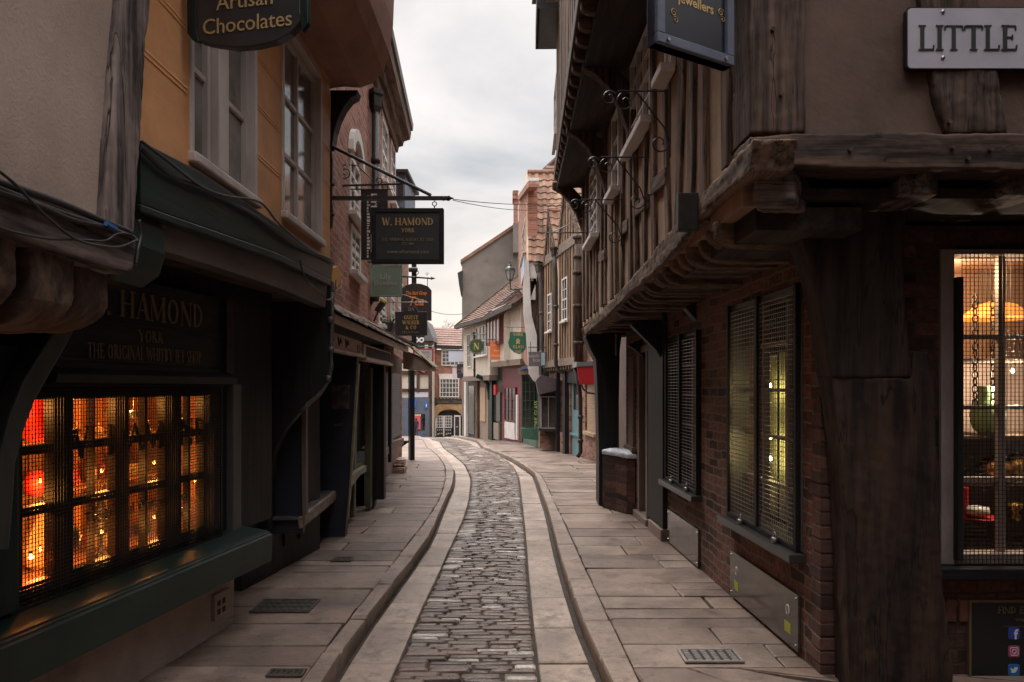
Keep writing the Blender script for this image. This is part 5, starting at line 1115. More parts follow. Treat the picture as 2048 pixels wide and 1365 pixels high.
while u < 2.6: PL2.box(m, u, u+.07, zc_-.115, zc_+.0, .07, .15); u += .14
m.build('dentils', 'window_paint_grey', redh)
m = Mesh(); PL2.strip(m, None, -1.2, PL2.len+.1, [(.24, zc_+.26), (.32, zc_+.27), (.33, zc_+.38), (-2, zc_+2.0), (-2, zc_+.3)]); m.build('roof', 'render_grey', redh)
m = Mesh(); ud = PL2.u(751, .08); zz = PL2.hit(751, 226, .08)[1]; m.tube([PL2.w(ud, zz, .08), PL2.w(ud, 2.75, .08)], .048, 10)
for z in (2.9, 3.9, 4.6): m.tube([PL2.w(ud, z, .08), PL2.w(ud, z+.07, .08)], .062, 10)
dp = m.build('downpipe', 'iron_black', redh, smooth=True)
m = Mesh(); m.lathe(PL2.w(ud, zz-.02, .08), [(.05, 0), (.07, .06), (.085, .10), (.085, .24), (.11, .26), (.11, .32), (.0, .32)], 4); m.build('hopper', 'iron_black', dp)
m = Mesh(); PL2.box(m, PL2.u(745, .02)-.02, PL2.u(745, .02)+.01, 4.3, 5.6, .0, .03); m.build('conduit', 'window_paint_white', redh)
m = Mesh(); m.box(-6, -2.75, 6.1, 12.4, -.3, 6); m.build('house_body', 'brick_red', redh)
# next house beyond
brh = thing('brick_house', 'narrow brown brick house with blue grey dormer beyond the red house', 'house', (-3, 15, 0))
H3 = [hole(PL3, 797, 805, 560, 650, 801), hole(PL3, 813, 818, 575, 650, 815)]
m = Mesh(); wall(PL3, m, 0, PL3.len, 2.2, PL3.hit(806, 410)[1], H3, depth=.2); m.build('wall', 'brick_brown', brh)
for h in H3: window(PL3, brh, h[0], h[1], h[2], h[3], 2, 3, o=.01, sill=.05)
m = Mesh(); m.box(-6, -2.75, 12.6, 17.5, -.4, 4.6); m.build('house_body', 'brick_brown', brh)
m = Mesh(); a_ = ray(793, 415, 13.2); b_ = ray(812, 348, 13.2); m.box(a_.x, b_.x-.02, 13.2, 14.6, a_.z, b_.z); dm = m.build('dormer', mat('slate_light', (.17, .20, .26), (.12, .14, .18), (6, 6, 6), .6, .2), brh)
m = Mesh(); m.box(a_.x-.05, b_.x+.05, 13.1, 14.7, b_.z, b_.z+.06); m.build('dormer_roof', 'iron_black', dm)
m = Mesh(); m.box(a_.x+.04, b_.x-.05, 13.18, 13.2, a_.z+.15, b_.z-.1); m.build('pane', 'pane_old', dm)
m = Mesh()
for x_, r_ in ((826, .03), (831, .022)): m.tube([ray(x_, 528, 14.5), ray(x_, 690, 14.5)], r_, 8)
m.tube([ray(818, 540, 14.4), ray(835, 540, 14.4)], .05, 8); m.build('downpipe', 'iron_black', brh)
# ---- lean-to canopy over the stalls: stone slates on rafters
can = thing('shop_canopy', 'long lean-to canopy of stone slates over the left market stalls', 'canopy', (-1.8, 8.6, 2))
PCn = Plane(-1.53, 6.0, -1.66, 11.15, 1)
eu0, eu1 = 0, PCn.len
m = Mesh(); PCn.strip(m, None, eu0, eu1, [(-.02, 2.155), (.0, 2.155), (.0, 2.235), (-.02, 2.235)]); m.build('gutter_board', mat('board_brown', (.42, .32, .26), (.28, .21, .17), (8, 3, 8), .7, .4), can)
R = random.Random(5); m = Mesh()
for row in range(4):
    o_ = .03-row*.15; z_ = 2.245+row*.098; u = eu0-R.uniform(0, .1)
    while u < eu1:
        wd = R.uniform(.16, .3); e = R.uniform(0, .012)
        m.extrude([PCn.w(u+.004, z_+e, o_+R.uniform(-.012, .012)), PCn.w(u+wd-.004, z_+e, o_+R.uniform(-.012, .012)), PCn.w(u+wd-.004, z_+.028+e, o_), PCn.w(u+.004, z_+.028+e, o_)], PCn.n*-.28+Z_*.17); u += wd
m.build('stone_slates', mat('slate_brown', (.42, .34, .29), (.28, .225, .19), (8, 8, 8), .75, .6, isl=.35, c3=(.32, .30, .27), c3p=(.6, .7), c3s=5), can)
m = Mesh(); m.extrude([PCn.w(0, 2.23, -.02), PCn.w(eu1, 2.23, -.02), PCn.w(eu1, 2.62, -.62), PCn.w(0, 2.62, -.62)], (0, 0, .012)); m.build('boarding', mat('board_dark', (.045, .035, .028), (.03, .024, .02), (8, 8, 8), .8, .2), can)
for i in range(8):
    m = Mesh(); u = .15+i*.68; m.bar(PCn.w(u, 2.19, -.03), PCn.w(u, 2.57, -.62), .03, .05); m.build('rafter', 'board_brown', can)
m = Mesh(); m.tube([PCn.w(0.02, 2.42, -.25), PCn.w(1, 2.42, -.27), PCn.w(1.4, 2.45, -.3), PCn.w(2.6, 2.43, -.28), PCn.w(4, 2.45, -.3)], .010, 6); tag(m.build('cable', 'cable_grey'), 'pale cable looping along the top of the slate canopy', 'cable')
# mossy canopy beyond
can2 = thing('shop_canopy', 'mossy tiled canopy with open timber end beyond the slate canopy', 'canopy', (-1.8, 12.6, 1.9))
m = Mesh(); front(m, 11.9, [(806,700),(822,706),(850,722),(863,736),(860,741),(840,741),(806,738)], .9); m.build('boxed_end', 'board_brown', can2)
m = Mesh(); R = random.Random(6)
for row in range(5):
    for k in range(3):
        t0 = row/5; x0, y0_ = 812+52*t0, 690+44*t0; x1, y1_ = 812+52*(t0+.24), 690+44*(t0+.24)
        Y0 = 11.85+k*.3; a, b = ray(x0, y0_-2, 11.9), ray(x1, y1_-1, 11.9); j = R.uniform(-.01, .01)
        m.hexa([(a.x, Y0, a.z+j), (b.x, Y0, b.z+j), (b.x, Y0+.29, b.z+j), (a.x, Y0+.29, a.z+j)], [(a.x, Y0, a.z+.025+j), (b.x, Y0, b.z+.025+j), (b.x, Y0+.29, b.z+.025+j), (a.x, Y0+.29, a.z+.025+j)])
m.build('tiles', mat('tile_mossy', (.30, .26, .14), (.20, .16, .10), (8, 8, 8), .85, .6, isl=.3), can2)
# ---- the stalls under the canopies
st1 = thing('shop_stall', 'dark blue stall front with deep worn counter beside the console', 'stall', (-2, 6.8, 0))
PSa = Plane(-1.79, 5.97, -1.885, 7.6, 1); PSb = Plane(-2.13, 5.97, -2.17, 7.9, 1)
mat('paint_navy', (.017, .019, .028), (.026, .028, .040), (4, 4, 3), .5, .25); mat('wood_edge', (.26, .19, .16), (.15, .11, .09), (6, 3, 14), .7, .7)
m = Mesh(); front(m, 6.0, [(540,806),(606,806),(606,1068),(545,1068),(540,1060)], .06); m.build('end_panel', 'paint_navy', st1, bevel=.004)
m = Mesh(); front(m, 5.97, [(601,770),(612,770),(613,1030),(604,1034)], .05); m.build('corner_post', mat('edge_brown', (.15, .115, .10), (.09, .07, .06), (9, 9, 3), .6, .3), st1, bevel=.004)
m = Mesh(); front(m, 7.5, [(629,770),(637,770),(637,976),(629,976)], .05); m.build('corner_post', 'post_grey', st1)
q = PSa.uz([(606,1033),(678,979),(678,1003),(611,1059)], 0); ztop = .5
m = Mesh(); PSa.box(m, 0, PSa.len, .39, .495, -.04, .0); ct = m.build('counter_edge', 'wood_edge', st1, rough=(.012, .012, .08))
m = Mesh(); PSa.box(m, 0.0, PSa.len, .47, .50, -.42, -.035); m.build('counter', mat('lead_dark', (.07, .07, .085), (.13, .13, .15), (7, 7, 7), .35, .3), st1)
m = Mesh(); wall(PSb, m, .0, 1.62, -.2, .38, [], o=.0, depth=.2); m.build('plinth', mat('plinth_brown', (.22, .145, .12), (.15, .10, .085), (4, 4, 4), .9, .5, c3=(.10, .07, .06), c3p=(.5, .7)), st1, rough=(.02, .02, .2))
m = Mesh(); PSb.box(m, .0, 2.3, -.1, 2.35, -.3, -.05); m.build('back_panel', 'paint_black_z', st1)
m = Mesh(); m.box(-2.55, -1.62, 6.02, 12, 2.30, 2.335); m.build('soffit', 'board_dark', can)
# party panel with picture
pn = thing('partition', 'tall dark leaning party panel with a small picture between two stalls', 'panel', (-1.95, 7.5, 0))
m = Mesh(); front(m, 7.47, [(633,690),(716,690),(713,730),(702,905),(697,989),(689,1077),(640,1077),(640,900),(633,860)], .12); m.build('board', 'paint_navy', pn, bevel=.005)
m = Mesh(); front(m, 7.44, [(664,770),(699,770),(698,818),(664,818)], .03); fr_ = m.build('picture', mat('poster_dull', (.06, .05, .05), (.16, .11, .11), (14, 14, 14), .5, 0, ramp=(.45, .6)), pn)
m = Mesh(); front(m, 7.45, [(668,848),(684,847),(684,853),(668,854)], .02); m.build('letter_plate', 'padlock_steel', pn)
# olive stall
st2 = thing('shop_stall', 'olive green stall front with arched counter bracket and scalloped fascia', 'stall', (-2.05, 8.4, 0))
mat('paint_olive', (.075, .078, .045), (.105, .105, .065), (6, 6, 3), .5, .3); mat('paint_olive_worn', (.24, .21, .15), (.15, .14, .09), (8, 8, 8), .6, .5)
m = Mesh(); front(m, 7.44, [(702,905),(714,728),(718,728),(706,908),(699,1000),(695,1040)], .06); m.build('edge_post', 'paint_olive_worn', st2)
m = Mesh(); front(m, 9.1, [(729,740),(743,735),(741,1018),(729,1014)], .12); m.build('post', 'paint_olive', st2, bevel=.01)
m = Mesh(); front(m, 8.3, [(705,735),(712,735),(708,1034),(699,1036)], .1); m.build('post', 'paint_olive', st2, bevel=.01)
PO = Plane(-1.775, 7.55, -1.85, 9.2, 1)
m = Mesh(); PO.poly(m, [(697,958),(715,943),(733,931),(733,944),(722,950),(710,965),(701,980),(697,990)], -.06, .0); m.build('counter_edge', 'paint_olive_worn', st2, bevel=.006)
m = Mesh(); PO.box(m, .02, PO.len, .60, .64, -.40, -.07); m.build('counter', mat('counter_green', (.075, .085, .035), (.11, .115, .055), (5, 5, 5), .5, .2), st2)
m = Mesh(); PO.box(m, .0, PO.len, -.1, 2.3, -.5, -.40); m.build('back_panel', mat('panel_olive', (.085, .07, .045), (.06, .05, .035), (6, 6, 3), .6, .2), st2)
PF2 = Plane(-1.62, 6.05, -1.70, 9.7, 1)
m = Mesh(); PF2.box(m, .0, PF2.len*.46, 1.955, 2.10, -.04, 0); PF2.box(m, .0, PF2.len*.46, 1.925, 1.955, -.04, .03); m.build('fascia', 'board_brown', st2)
m = Mesh(); PF2.box(m, PF2.len*.46, PF2.len, 1.93, 2.08, -.04, .02); PF2.box(m, PF2.len*.46, PF2.len, 1.895, 1.93, -.04, .05); m.build('fascia', 'board_brown', st2)
for k in range(3):
    m = Mesh(); c_ = PF2.w(.22+k*.32, 2.03, .004); m.tube([c_+PF2.d*(.09*t_-.05)+Z_*(.035*math.cos(t_*5)) for t_ in [j/8 for j in range(14)]], .007, 5); m.build('scroll_carving', 'board_dark', st2)
u = PF2.len*.5; m = Mesh()
while u < PF2.len-.05: PF2.box(m, u, u+.03, 1.95, 2.06, .02, .026); u += .06
m.build('fluting', 'board_dark', st2)
m = Mesh(); front(m, 9.3, [(741,690),(768,690),(768,1000),(750,1000),(747,1017),(736,1017),(736,960),(741,900)], .14); tag(m.build('party_post', 'paint_black_z', None, bevel=.006), 'tall black post standing between the olive stall and the black counter', 'post')
# two more counters
st3 = thing('shop_stall', 'black stall with worn pale counter edge above the wooden crates', 'stall', (-2.1, 10.2, 0))
PK = Plane(-1.86, 9.35, -1.90, 11.0, 1)
m = Mesh(); PK.poly(m, [(757,912),(778,894),(778,908),(757,926)], -.06, .0); m.build('counter_edge', 'wood_edge', st3, bevel=.006)
m = Mesh(); PK.box(m, 0, PK.len, .56, .60, -.5, -.06); m.build('counter', 'lead_dark', st3)
m = Mesh(); front(m, 9.4, [(742,908),(757,908),(757,926),(742,926)], .2); m.build('counter_end', 'paint_black_x', st3)
m = Mesh(); PK.box(m, -.05, 1.9, -.1, 2.3, -.62, -.5); m.build('back_panel', 'paint_black_z', st3)
m = Mesh(); PK.box(m, 0.2, .9, -.1, .4, -.5, -.15); m.build('plinth', 'paint_black_z', st3)
st4 = thing('shop_stall', 'farthest stall with grey slatted shutter and beige plinth under the mossy canopy', 'stall', (-2.2, 12.5, 0))
PM = Plane(-1.93, 11.1, -2.0, 13.0, 1)
m = Mesh(); PM.poly(m, [(783,886),(808,876),(808,889),(783,901)], -.06, .0); m.build('counter_edge', 'wood_edge', st4, bevel=.006)
m = Mesh(); PM.box(m, 0, PM.len, .60, .63, -.5, -.06); m.build('counter', 'lead_dark', st4)
m = Mesh(); front(m, 11.15, [(776,735),(782,735),(782,925),(776,925)], .1); m.build('post', 'paint_black_z', st4)
m = Mesh(); PM.box(m, .2, 3.6, .55, 2.2, -.35, -.28); m.build('shutter_frame', 'paint_black_z', st4)
m = Mesh(); z = .62
while z < 1.95: PM.box(m, .9, 3.4, z, z+.03, -.28, -.262); z += .036
m.build('shutter', mat('shutter_grey', (.16, .155, .155), (.12, .115, .115), (5, 5, 5), .5, .1), st4)
m = Mesh(); PM.box(m, .3, 3.6, -.2, .55, -.5, -.33); m.build('plinth', 'plinth_brown', st4)
m = Mesh(); PM.box(m, .3, 1.6, 1.85, 2.12, -.25, -.02); m.build('fascia', mat('fascia_tan', (.22, .155, .115), (.15, .105, .08), (8, 3, 8), .7, .3), st4)
m = Mesh(); p = gp(824, 921); m.box(p.x-.055, p.x+.055, p.y, p.y+.11, g(p.y)-.1, ray(824, 735, p.y).z); m.box(p.x-.12, p.x-.09, p.y+.2, p.y+.24, g(p.y)-.1, ray(818, 735, p.y).z)
tag(m.build('canopy_post', 'paint_black_z', None, bevel=.01), 'slim black post carrying the far end of the mossy canopy', 'post')
# crates
def crate(px, py, w_, d_, h_, lb, z0=0):
    p = gp(px, py); t = thing('wooden_crate', lb, 'crate', (p.x, p.y, g(p.y)+z0), 'wooden crates below the stall'); z = g(p.y)+z0
    m = Mesh()
    for k in range(3):
        zz_ = z+.01+k*h_/3; m.box(p.x, p.x+w_, p.y, p.y+.012, zz_, zz_+h_/3-.012); m.box(p.x, p.x+w_, p.y+d_, p.y+d_+.012, zz_, zz_+h_/3-.012); m.box(p.x-.012, p.x, p.y, p.y+d_, zz_, zz_+h_/3-.012); m.box(p.x+w_, p.x+w_+.012, p.y, p.y+d_, zz_, zz_+h_/3-.012)
    m.build('slats', mat('crate_wood', (.36, .22, .15), (.24, .14, .10), (9, 9, 9), .7, .3, isl=.2), t)
    m = Mesh()
    for x in (p.x, p.x+w_-.02):
        for y in (p.y+.012, p.y+d_-.02): m.box(x, x+.02, y, y+.02, z, z+h_)
    m.box(p.x, p.x+w_, p.y+.012, p.y+d_, z, z+.01); m.build('corner_blocks', 'crate_wood', t)
crate(781, 948, .26, .35, .11, 'lower of two slatted wooden crates under the counter'); crate(783, 946, .23, .3, .08, 'upper of two slatted wooden crates under the counter', .125)
m = Mesh(); p = gp(790, 947); m.lathe((p.x+.1, p.y+.15, g(p.y)+.215), [(.0, 0), (.09, .01), (.11, .04), (.06, .08), (.0, .09)], 9); tag(m.build('cloth_bundle', plain('bundle', (.45, .36, .30), .8)), 'crumpled pale bundle lying on the top crate', 'bundle')
# yellow alarm box, floodlights, planter
m = Mesh(); PL2.poly(m, [(664,536),(676,532),(683,545),(681,568),(672,576),(664,572)], .0, .08); t = thing('alarm_box', 'orange yellow alarm box on the brick beside the dark green fascia', 'alarm', tuple(PL2.w(0, 3, .05))); m.build('case', plain('alarm_yellow', (.50, .22, .03), .4), t, bevel=.01)
m = Mesh(); m.tube([ray(x, y, 6.6) for x, y in ((668,560),(664,574),(672,582),(682,574),(684,560))], .005, 6); m.build('wire', 'letter_white', t)
for x0, y0_, x1, y1_, lb in ((730, 620, 747, 594, 'nearer black floodlight with yellow rim above the canopy'), (754, 624, 766, 605, 'farther black floodlight with yellow rim above the canopy')):
    t = thing('floodlight', lb, 'floodlight', tuple(ray(x0, y0_, 9.5)), 'floodlights over the canopy'); a, b = ray(x0, y0_, 9.5), ray(x1, y1_, 9.5)
    m = Mesh(); m.bar(a, b, .10, .07); m.build('housing', 'iron_black', t, bevel=.008)
    m = Mesh(); d_ = (b-a).normalized(); m.bar(b, b+d_*.03, .12, .09); m.build('rim', plain('rim_yellow', (.55, .45, .06), .5), t)
    m = Mesh(); m.bar(b+d_*.03, b+d_*.034, .09, .07); m.build('lens', 'letter_white', t)
    m = Mesh(); m.tube([(a+b)/2, (a+b)/2+Vector((-.1, .1, -.18))], .012, 6); m.build('arm', 'iron_black', t)
t = thing('planter', 'dark planter trough with trailing green plant on the canopy', 'planter', tuple(ray(768, 665, 10.6)))
m = Mesh(); front(m, 10.6, [(757,643),(787,645),(782,664),(762,662)], .3); m.build('trough', 'iron_black', t, bevel=.01)
m = Mesh(); RR = random.Random(3)
for i in range(160):
    p = ray(RR.uniform(755, 790), RR.gauss(641, 4), 10.6+RR.uniform(0, .3)); a = RR.uniform(0, 6.28); s_ = RR.uniform(.012, .03)
    d1 = Vector((math.cos(a), math.sin(a), RR.uniform(-.5, .8)))*s_; d2 = Vector((-math.sin(a), math.cos(a), RR.uniform(-.5, .5)))*s_*.6; m.add([p-d1, p+d2, p+d1, p-d2], [(0, 1, 2, 3)])
m.build('foliage', mat('leaf', (.05, .085, .02), (.11, .13, .04), (20, 20, 20), .6, 0), t)
# ---- hanging signs of the left side
def sign_board(nm, lb, Y, x0, x1, y0_, y1_, mt, th=.04, frame=None, fwid=.03, poly=None, cat='hanging sign'):
    a, b = ray(x0, y1_, Y), ray(x1, y0_, Y); t = thing(nm, lb, cat, ((a.x+b.x)/2, Y, a.z))
    m = Mesh()
    if poly: front(m, Y, poly, th)
    else: m.box(a.x, b.x, Y, Y+th, a.z, b.z)
    bd = m.build('board', mt, t, bevel=.004)
    if frame:
        m = Mesh(); f_ = fwid
        for c_ in ((a.x, b.x, a.z, a.z+f_), (a.x, b.x, b.z-f_, b.z), (a.x, a.x+f_, a.z+f_, b.z-f_), (b.x-f_, b.x, a.z+f_, b.z-f_)): m.box(c_[0], c_[1], Y-.012, Y+th+.012, c_[2], c_[3])
        m.build('frame', frame, t, bevel=.003)
    return t
def tx(t, Y, items, name='lettering'):
    for mt, lst in items:
        for kind, s_, px_, py_, hpx, kw in lst:
            m = Mesh()
            o = ray(px_, py_, Y); h = hpx*Y/FPX; o.y = Y-.0005
            if kind == 'c': caps(m, s_, o, X_, Z_, -Y_, h, **kw)
            else: script_text(m, s_, o, X_, Z_, -Y_, h*1.38, **kw)
            m.build(name, mt, t)
mat('sign_black', (.022, .022, .026), (.032, .030, .032), (6, 6, 6), .45, .1)
t = sign_board('hanging_sign', 'large black sign with gold capitals hanging from the long iron bar', 5.82, 743, 887, 417, 527, 'sign_black', .045, 'paint_black_x', .035)
tx(t, 5.82, [('gold_letter', [('c', 'W. HAMOND', 816, 451, 14.5, dict(T=.17, cond=.98)), ('c', 'YORK', 816, 465, 8, dict(T=.15))]), (plain('gold_pale', (.30, .22, .14), .5), [('c', 'THE ORIGINAL WHITBY JET SHOP', 816, 482, 5.6, dict(T=.14, cond=.98)), ('c', 'EST. 1860', 816, 490, 4.8, dict(T=.14)), ('s', 'www.whamond.com', 816, 507, 7.5, dict(cond=.98, dep=.002))])])
m = Mesh(); p0, p1 = ray(662, 397, 5.82), ray(893, 397, 5.82); m.bar(p0, p1, .03, .03); m.tube([p1, p1+X_*.02, p1+X_*.035, p1+X_*.06], [.02, .024, .012, .003], 8); m.tube([p1-X_*.03, p1-X_*.02], .022, 8)
m.tube([ray(665, 294, 5.82), ray(862, 391, 5.82)], .014, 8); m.build('bracket_bar', 'iron_black', t)
m = Mesh(); front(m, 5.80, [(660,280),(665,284),(663,300),(665,320),(664,400),(666,430),(664,455),(660,458)], .03)
for y in (300, 370, 430): m.tube([ray(658, y, 5.8), ray(669, y, 5.8)], .014, 6)
m.build('wall_plate', 'iron_black', t)
m = Mesh(); 
for x in (756, 869):
    m = Mesh(); c_ = ray(x, 407, 5.84); m.tube([c_+Vector((0, 0, .045)), c_+Vector((0, 0, .02))], .006, 6); m.tube([c_+Vector((.018*math.cos(q), 0, .018*math.sin(q)-.005)) for q in [i*math.pi/6 for i in range(13)]], .004, 6); m.tube([c_+Vector((0, 0, -.02)), c_+Vector((0, 0, -.05))], .005, 6); m.build('hook', 'iron_black', t)
t = sign_board('hanging_sign', 'tall narrow black sign with vertical white marks partly behind the gold-lettered sign', 7.4, 722, 775, 380, 520, 'sign_black', .03)
m = Mesh(); RR = random.Random(9)

yy = 392.0
while yy < 512:
    h_ = RR.uniform(2, 5); a_, b_ = ray(734, yy+h_, 7.4), ray(734+RR.choice((3, 5, 5, 6)), yy, 7.4); m.box(a_.x, b_.x, 7.396, 7.4, a_.z, b_.z); yy += h_+2.2
for x0, x1, y0_, y1_ in ((742, 746, 388, 400), (746, 754, 388, 391), (742, 754, 403, 406), (750, 754, 406, 412), (742, 754, 412, 415), (742, 745, 470, 505), (745, 749, 480, 483), (745, 749, 492, 495)):
    a_, b_ = ray(x0, y1_, 7.4), ray(x1, y0_, 7.4); m.box(a_.x, b_.x, 7.3955, 7.4, a_.z, b_.z)
m.build('white_marks', 'letter_white', t)
m = Mesh(); Yb = 7.4; m.tube([ray(679, 372, Yb), ray(800, 368, Yb), ray(808, 364, Yb)], .012, 8); m.tube([ray(679, 324, Yb), ray(679, 420, Yb)], .010, 8); m.tube([ray(698, 330, Yb), ray(715, 332, Yb), ray(745, 360, Yb)], .006, 6)
m.tube(scroll(ray(690, 346, Yb), .085, .015, 1.6, X_, Z_, 1.4), .006, 6); m.tube(scroll(ray(757, 362, Yb), .05, .012, 1.4, X_, Z_, 3), .006, 6); m.tube([ray(700, 379, Yb), ray(783, 379, Yb)], .006, 6)
for x in (722, 775): m.tube([ray(x, 371, Yb), ray(x, 382, Yb)], .004, 5)
m.build('scroll_bracket', 'iron_black', t)
t = sign_board('hanging_sign', 'sage green square sign with notched pale line border', 8.6, 740, 804, 530, 594, mat('sage', (.20, .26, .20), (.175, .235, .18), (4, 4, 4), .55, .05), .03)
tx(t, 8.6, [(plain('silver_letter', (.50, .48, .42), .35, .2), [('s', 'Lily', 771, 558, 12, dict(dep=.003)), ('s', 'Shambles', 771, 571, 9, dict(dep=.003, bold=.008))])])
m = Mesh(); P_ = [(748,533),(797,533),(801,538),(801,587),(797,592),(748,592),(743,587),(743,538),(748,533)]; m.tube([ray(x, y, 8.6)-Y_*.001 for x, y in P_], .002, 4); m.build('line_border', plain('line_pale', (.42, .46, .38), .5), t)
m = Mesh(); m.tube([ray(735, 524, 8.6), ray(812, 526, 8.6)], .012, 6); m.tube([ray(760, 526, 8.6), ray(760, 531, 8.6)], .006, 6); m.tube([ray(792, 526, 8.6), ray(792, 531, 8.6)], .006, 6); m.build('bracket_bar', 'iron_black', t)
mat('sign_brown', (.035, .028, .027), (.05, .038, .035), (5, 5, 5), .5, .1)
t = sign_board('hanging_sign', 'arched dark tea sign with orange script and spear-tipped bracket', 12.2, 802, 862, 567, 640, 'sign_brown', .10, poly=[(802,578),(812,571),(825,567),(842,568),(856,573),(862,580),(862,641),(802,641)])
tx(t, 12.2, [(plain('letter_orange', (.75, .25, .06), .5), [('s', 'The Earl Grey', 832, 590, 7.5, dict(cond=.72, bold=.03, shear=.2, dep=.003)), ('s', 'Tea', 831, 611, 18, dict(cond=.85, bold=.02, shear=.35, dep=.003))])])
m = Mesh(); m.tube([ray(800, 553, 12.2), ray(862, 557, 12.2)], .016, 6); m.tube([ray(862, 557, 12.2), ray(871, 557, 12.2)], [.03, .003], 6); m.tube([ray(830, 555, 12.2), ray(838, 545, 12.2), ray(836, 542, 12.2)], .006, 6); m.tube(scroll(ray(854, 549, 12.2), .03, .008, 1.1, X_, Z_), .004, 5)
for x in (815, 855): m.tube([ray(x, 556, 12.2), ray(x, 575, 12.2)], .006, 5)
m.build('spear_bracket', 'iron_black', t)
t = sign_board('hanging_sign', 'small black solicitors sign with gold capitals and arched number top', 10.6, 790, 854, 623, 672, 'sign_black', .05, poly=[(790,624),(808,624),(810,617),(817,612),(828,612),(834,617),(836,624),(854,624),(854,671),(790,672)])
tx(t, 10.6, [('gold_letter', [('c', 'GUEST', 822, 639, 7.6, dict(T=.2, t=.09)), ('c', 'WALKER', 822, 649, 7.6, dict(T=.2, t=.09, cond=.92)), ('c', '& CO', 822, 659, 7.6, dict(T=.2, t=.09))]), ('gold_pale', [('c', 'SOLICITORS', 822, 667, 4, dict(T=.2, t=.1, sp=.22)), ('c', '12A', 822, 622, 7, dict(T=.18, t=.09))])])
m = Mesh(); m.tube([ray(760, 605, 10.6), ray(856, 605, 10.6)], .007, 6); m.tube([ray(800, 588, 10.6), ray(852, 603, 10.6)], .004, 5); m.tube([ray(822, 605, 10.6), ray(822, 613, 10.6)], .005, 5); m.build('bracket_bar', 'steel_wire', t)
sh = [(826,697),(867,697),(867,722),(864,735),(857,744),(848,750),(838,746),(830,738),(826,726)]
t = sign_board('hanging_sign', 'white shield shaped sign with thick red border past the mossy canopy', 15.5, 826, 867, 697, 750, plain('red_border', (.48, .02, .035), .5), .04, poly=sh)
m = Mesh(); front(m, 15.48, [(829,700),(864,700),(864,722),(861,733),(855,741),(848,746),(839,742),(832,735),(829,724)], .018); m.build('face', plain('face_white', (.66, .62, .63), .5), t)
tx(t, 15.475, [('red_border', [('s', 'bari', 846, 722, 12, dict(bold=.0, dep=.003, cond=.95))]), (plain('letter_grey', (.3, .28, .28), .5), [('s', 'ristorante', 847, 706, 4, dict(sp=1.05, dep=.003))])])
m = Mesh(); m.tube([ray(820, 694, 15.5), ray(868, 694, 15.5)], .014, 6); m.tube([ray(835, 694, 15.5), ray(835, 698, 15.5)], .008, 6); m.tube([ray(860, 694, 15.5), ray(860, 698, 15.5)], .008, 6); m.build('bracket_bar', 'iron_black', t)
# chocolates sign over the near shopfront
PCh = Plane(-1.46, 3.16, -.90, 3.05, 1)
t = thing('hanging_sign', 'black chocolate shop sign with curved bottom in front of the ochre wall', 'hanging sign', (-1.3, 3.3, 3.2))
m = Mesh(); PCh.poly(m, [(388,-110),(604,-110),(600,20),(604,38),(580,66),(552,82),(510,92),(470,95),(430,90),(398,83),(388,60)], -.045, .0); bd_ = m.build('board', 'sign_black', t, bevel=.004)
m = Mesh(); PCh.poly(m, [(372,-110),(389,-110),(392,60),(397,84),(384,80),(374,66)], -.02, .008); PCh.poly(m, [(600,-110),(614,-110),(616,45),(604,62),(600,40)], -.02, .008); m.build('edging', 'paint_green_z', t, bevel=.003)
m = Mesh()
up = (Z_+PCh.d*.0)
script_text(m, 'Chocolates', PCh.w(*PCh.hit(494, 61), 0.0), PCh.d, Z_, PCh.n, .098, dep=.003, cond=.98); m.build('lettering', plain('gold_soft', (.42, .29, .13), .5), t); m = Mesh(); script_text(m, 'Artisan', PCh.w(*PCh.hit(490, 15), 0.0), PCh.d, Z_, PCh.n, .098, dep=.003, cond=.98); m.build('lettering', plain('gold_soft', (.42, .29, .13), .5), t)
m = Mesh(); m.tube([PCh.w(-.1, 3.75, -.02), PCh.w(PCh.len+.1, 3.75, -.02)], .012, 8); m.tube([PCh.w(.1, 3.75, -.02), PCh.w(.1, 3.4, -.02)], .006, 6); m.tube([PCh.w(.45, 3.75, -.02), PCh.w(.45, 3.4, -.02)], .006, 6); m.build('bracket_bar', 'iron_black', t)
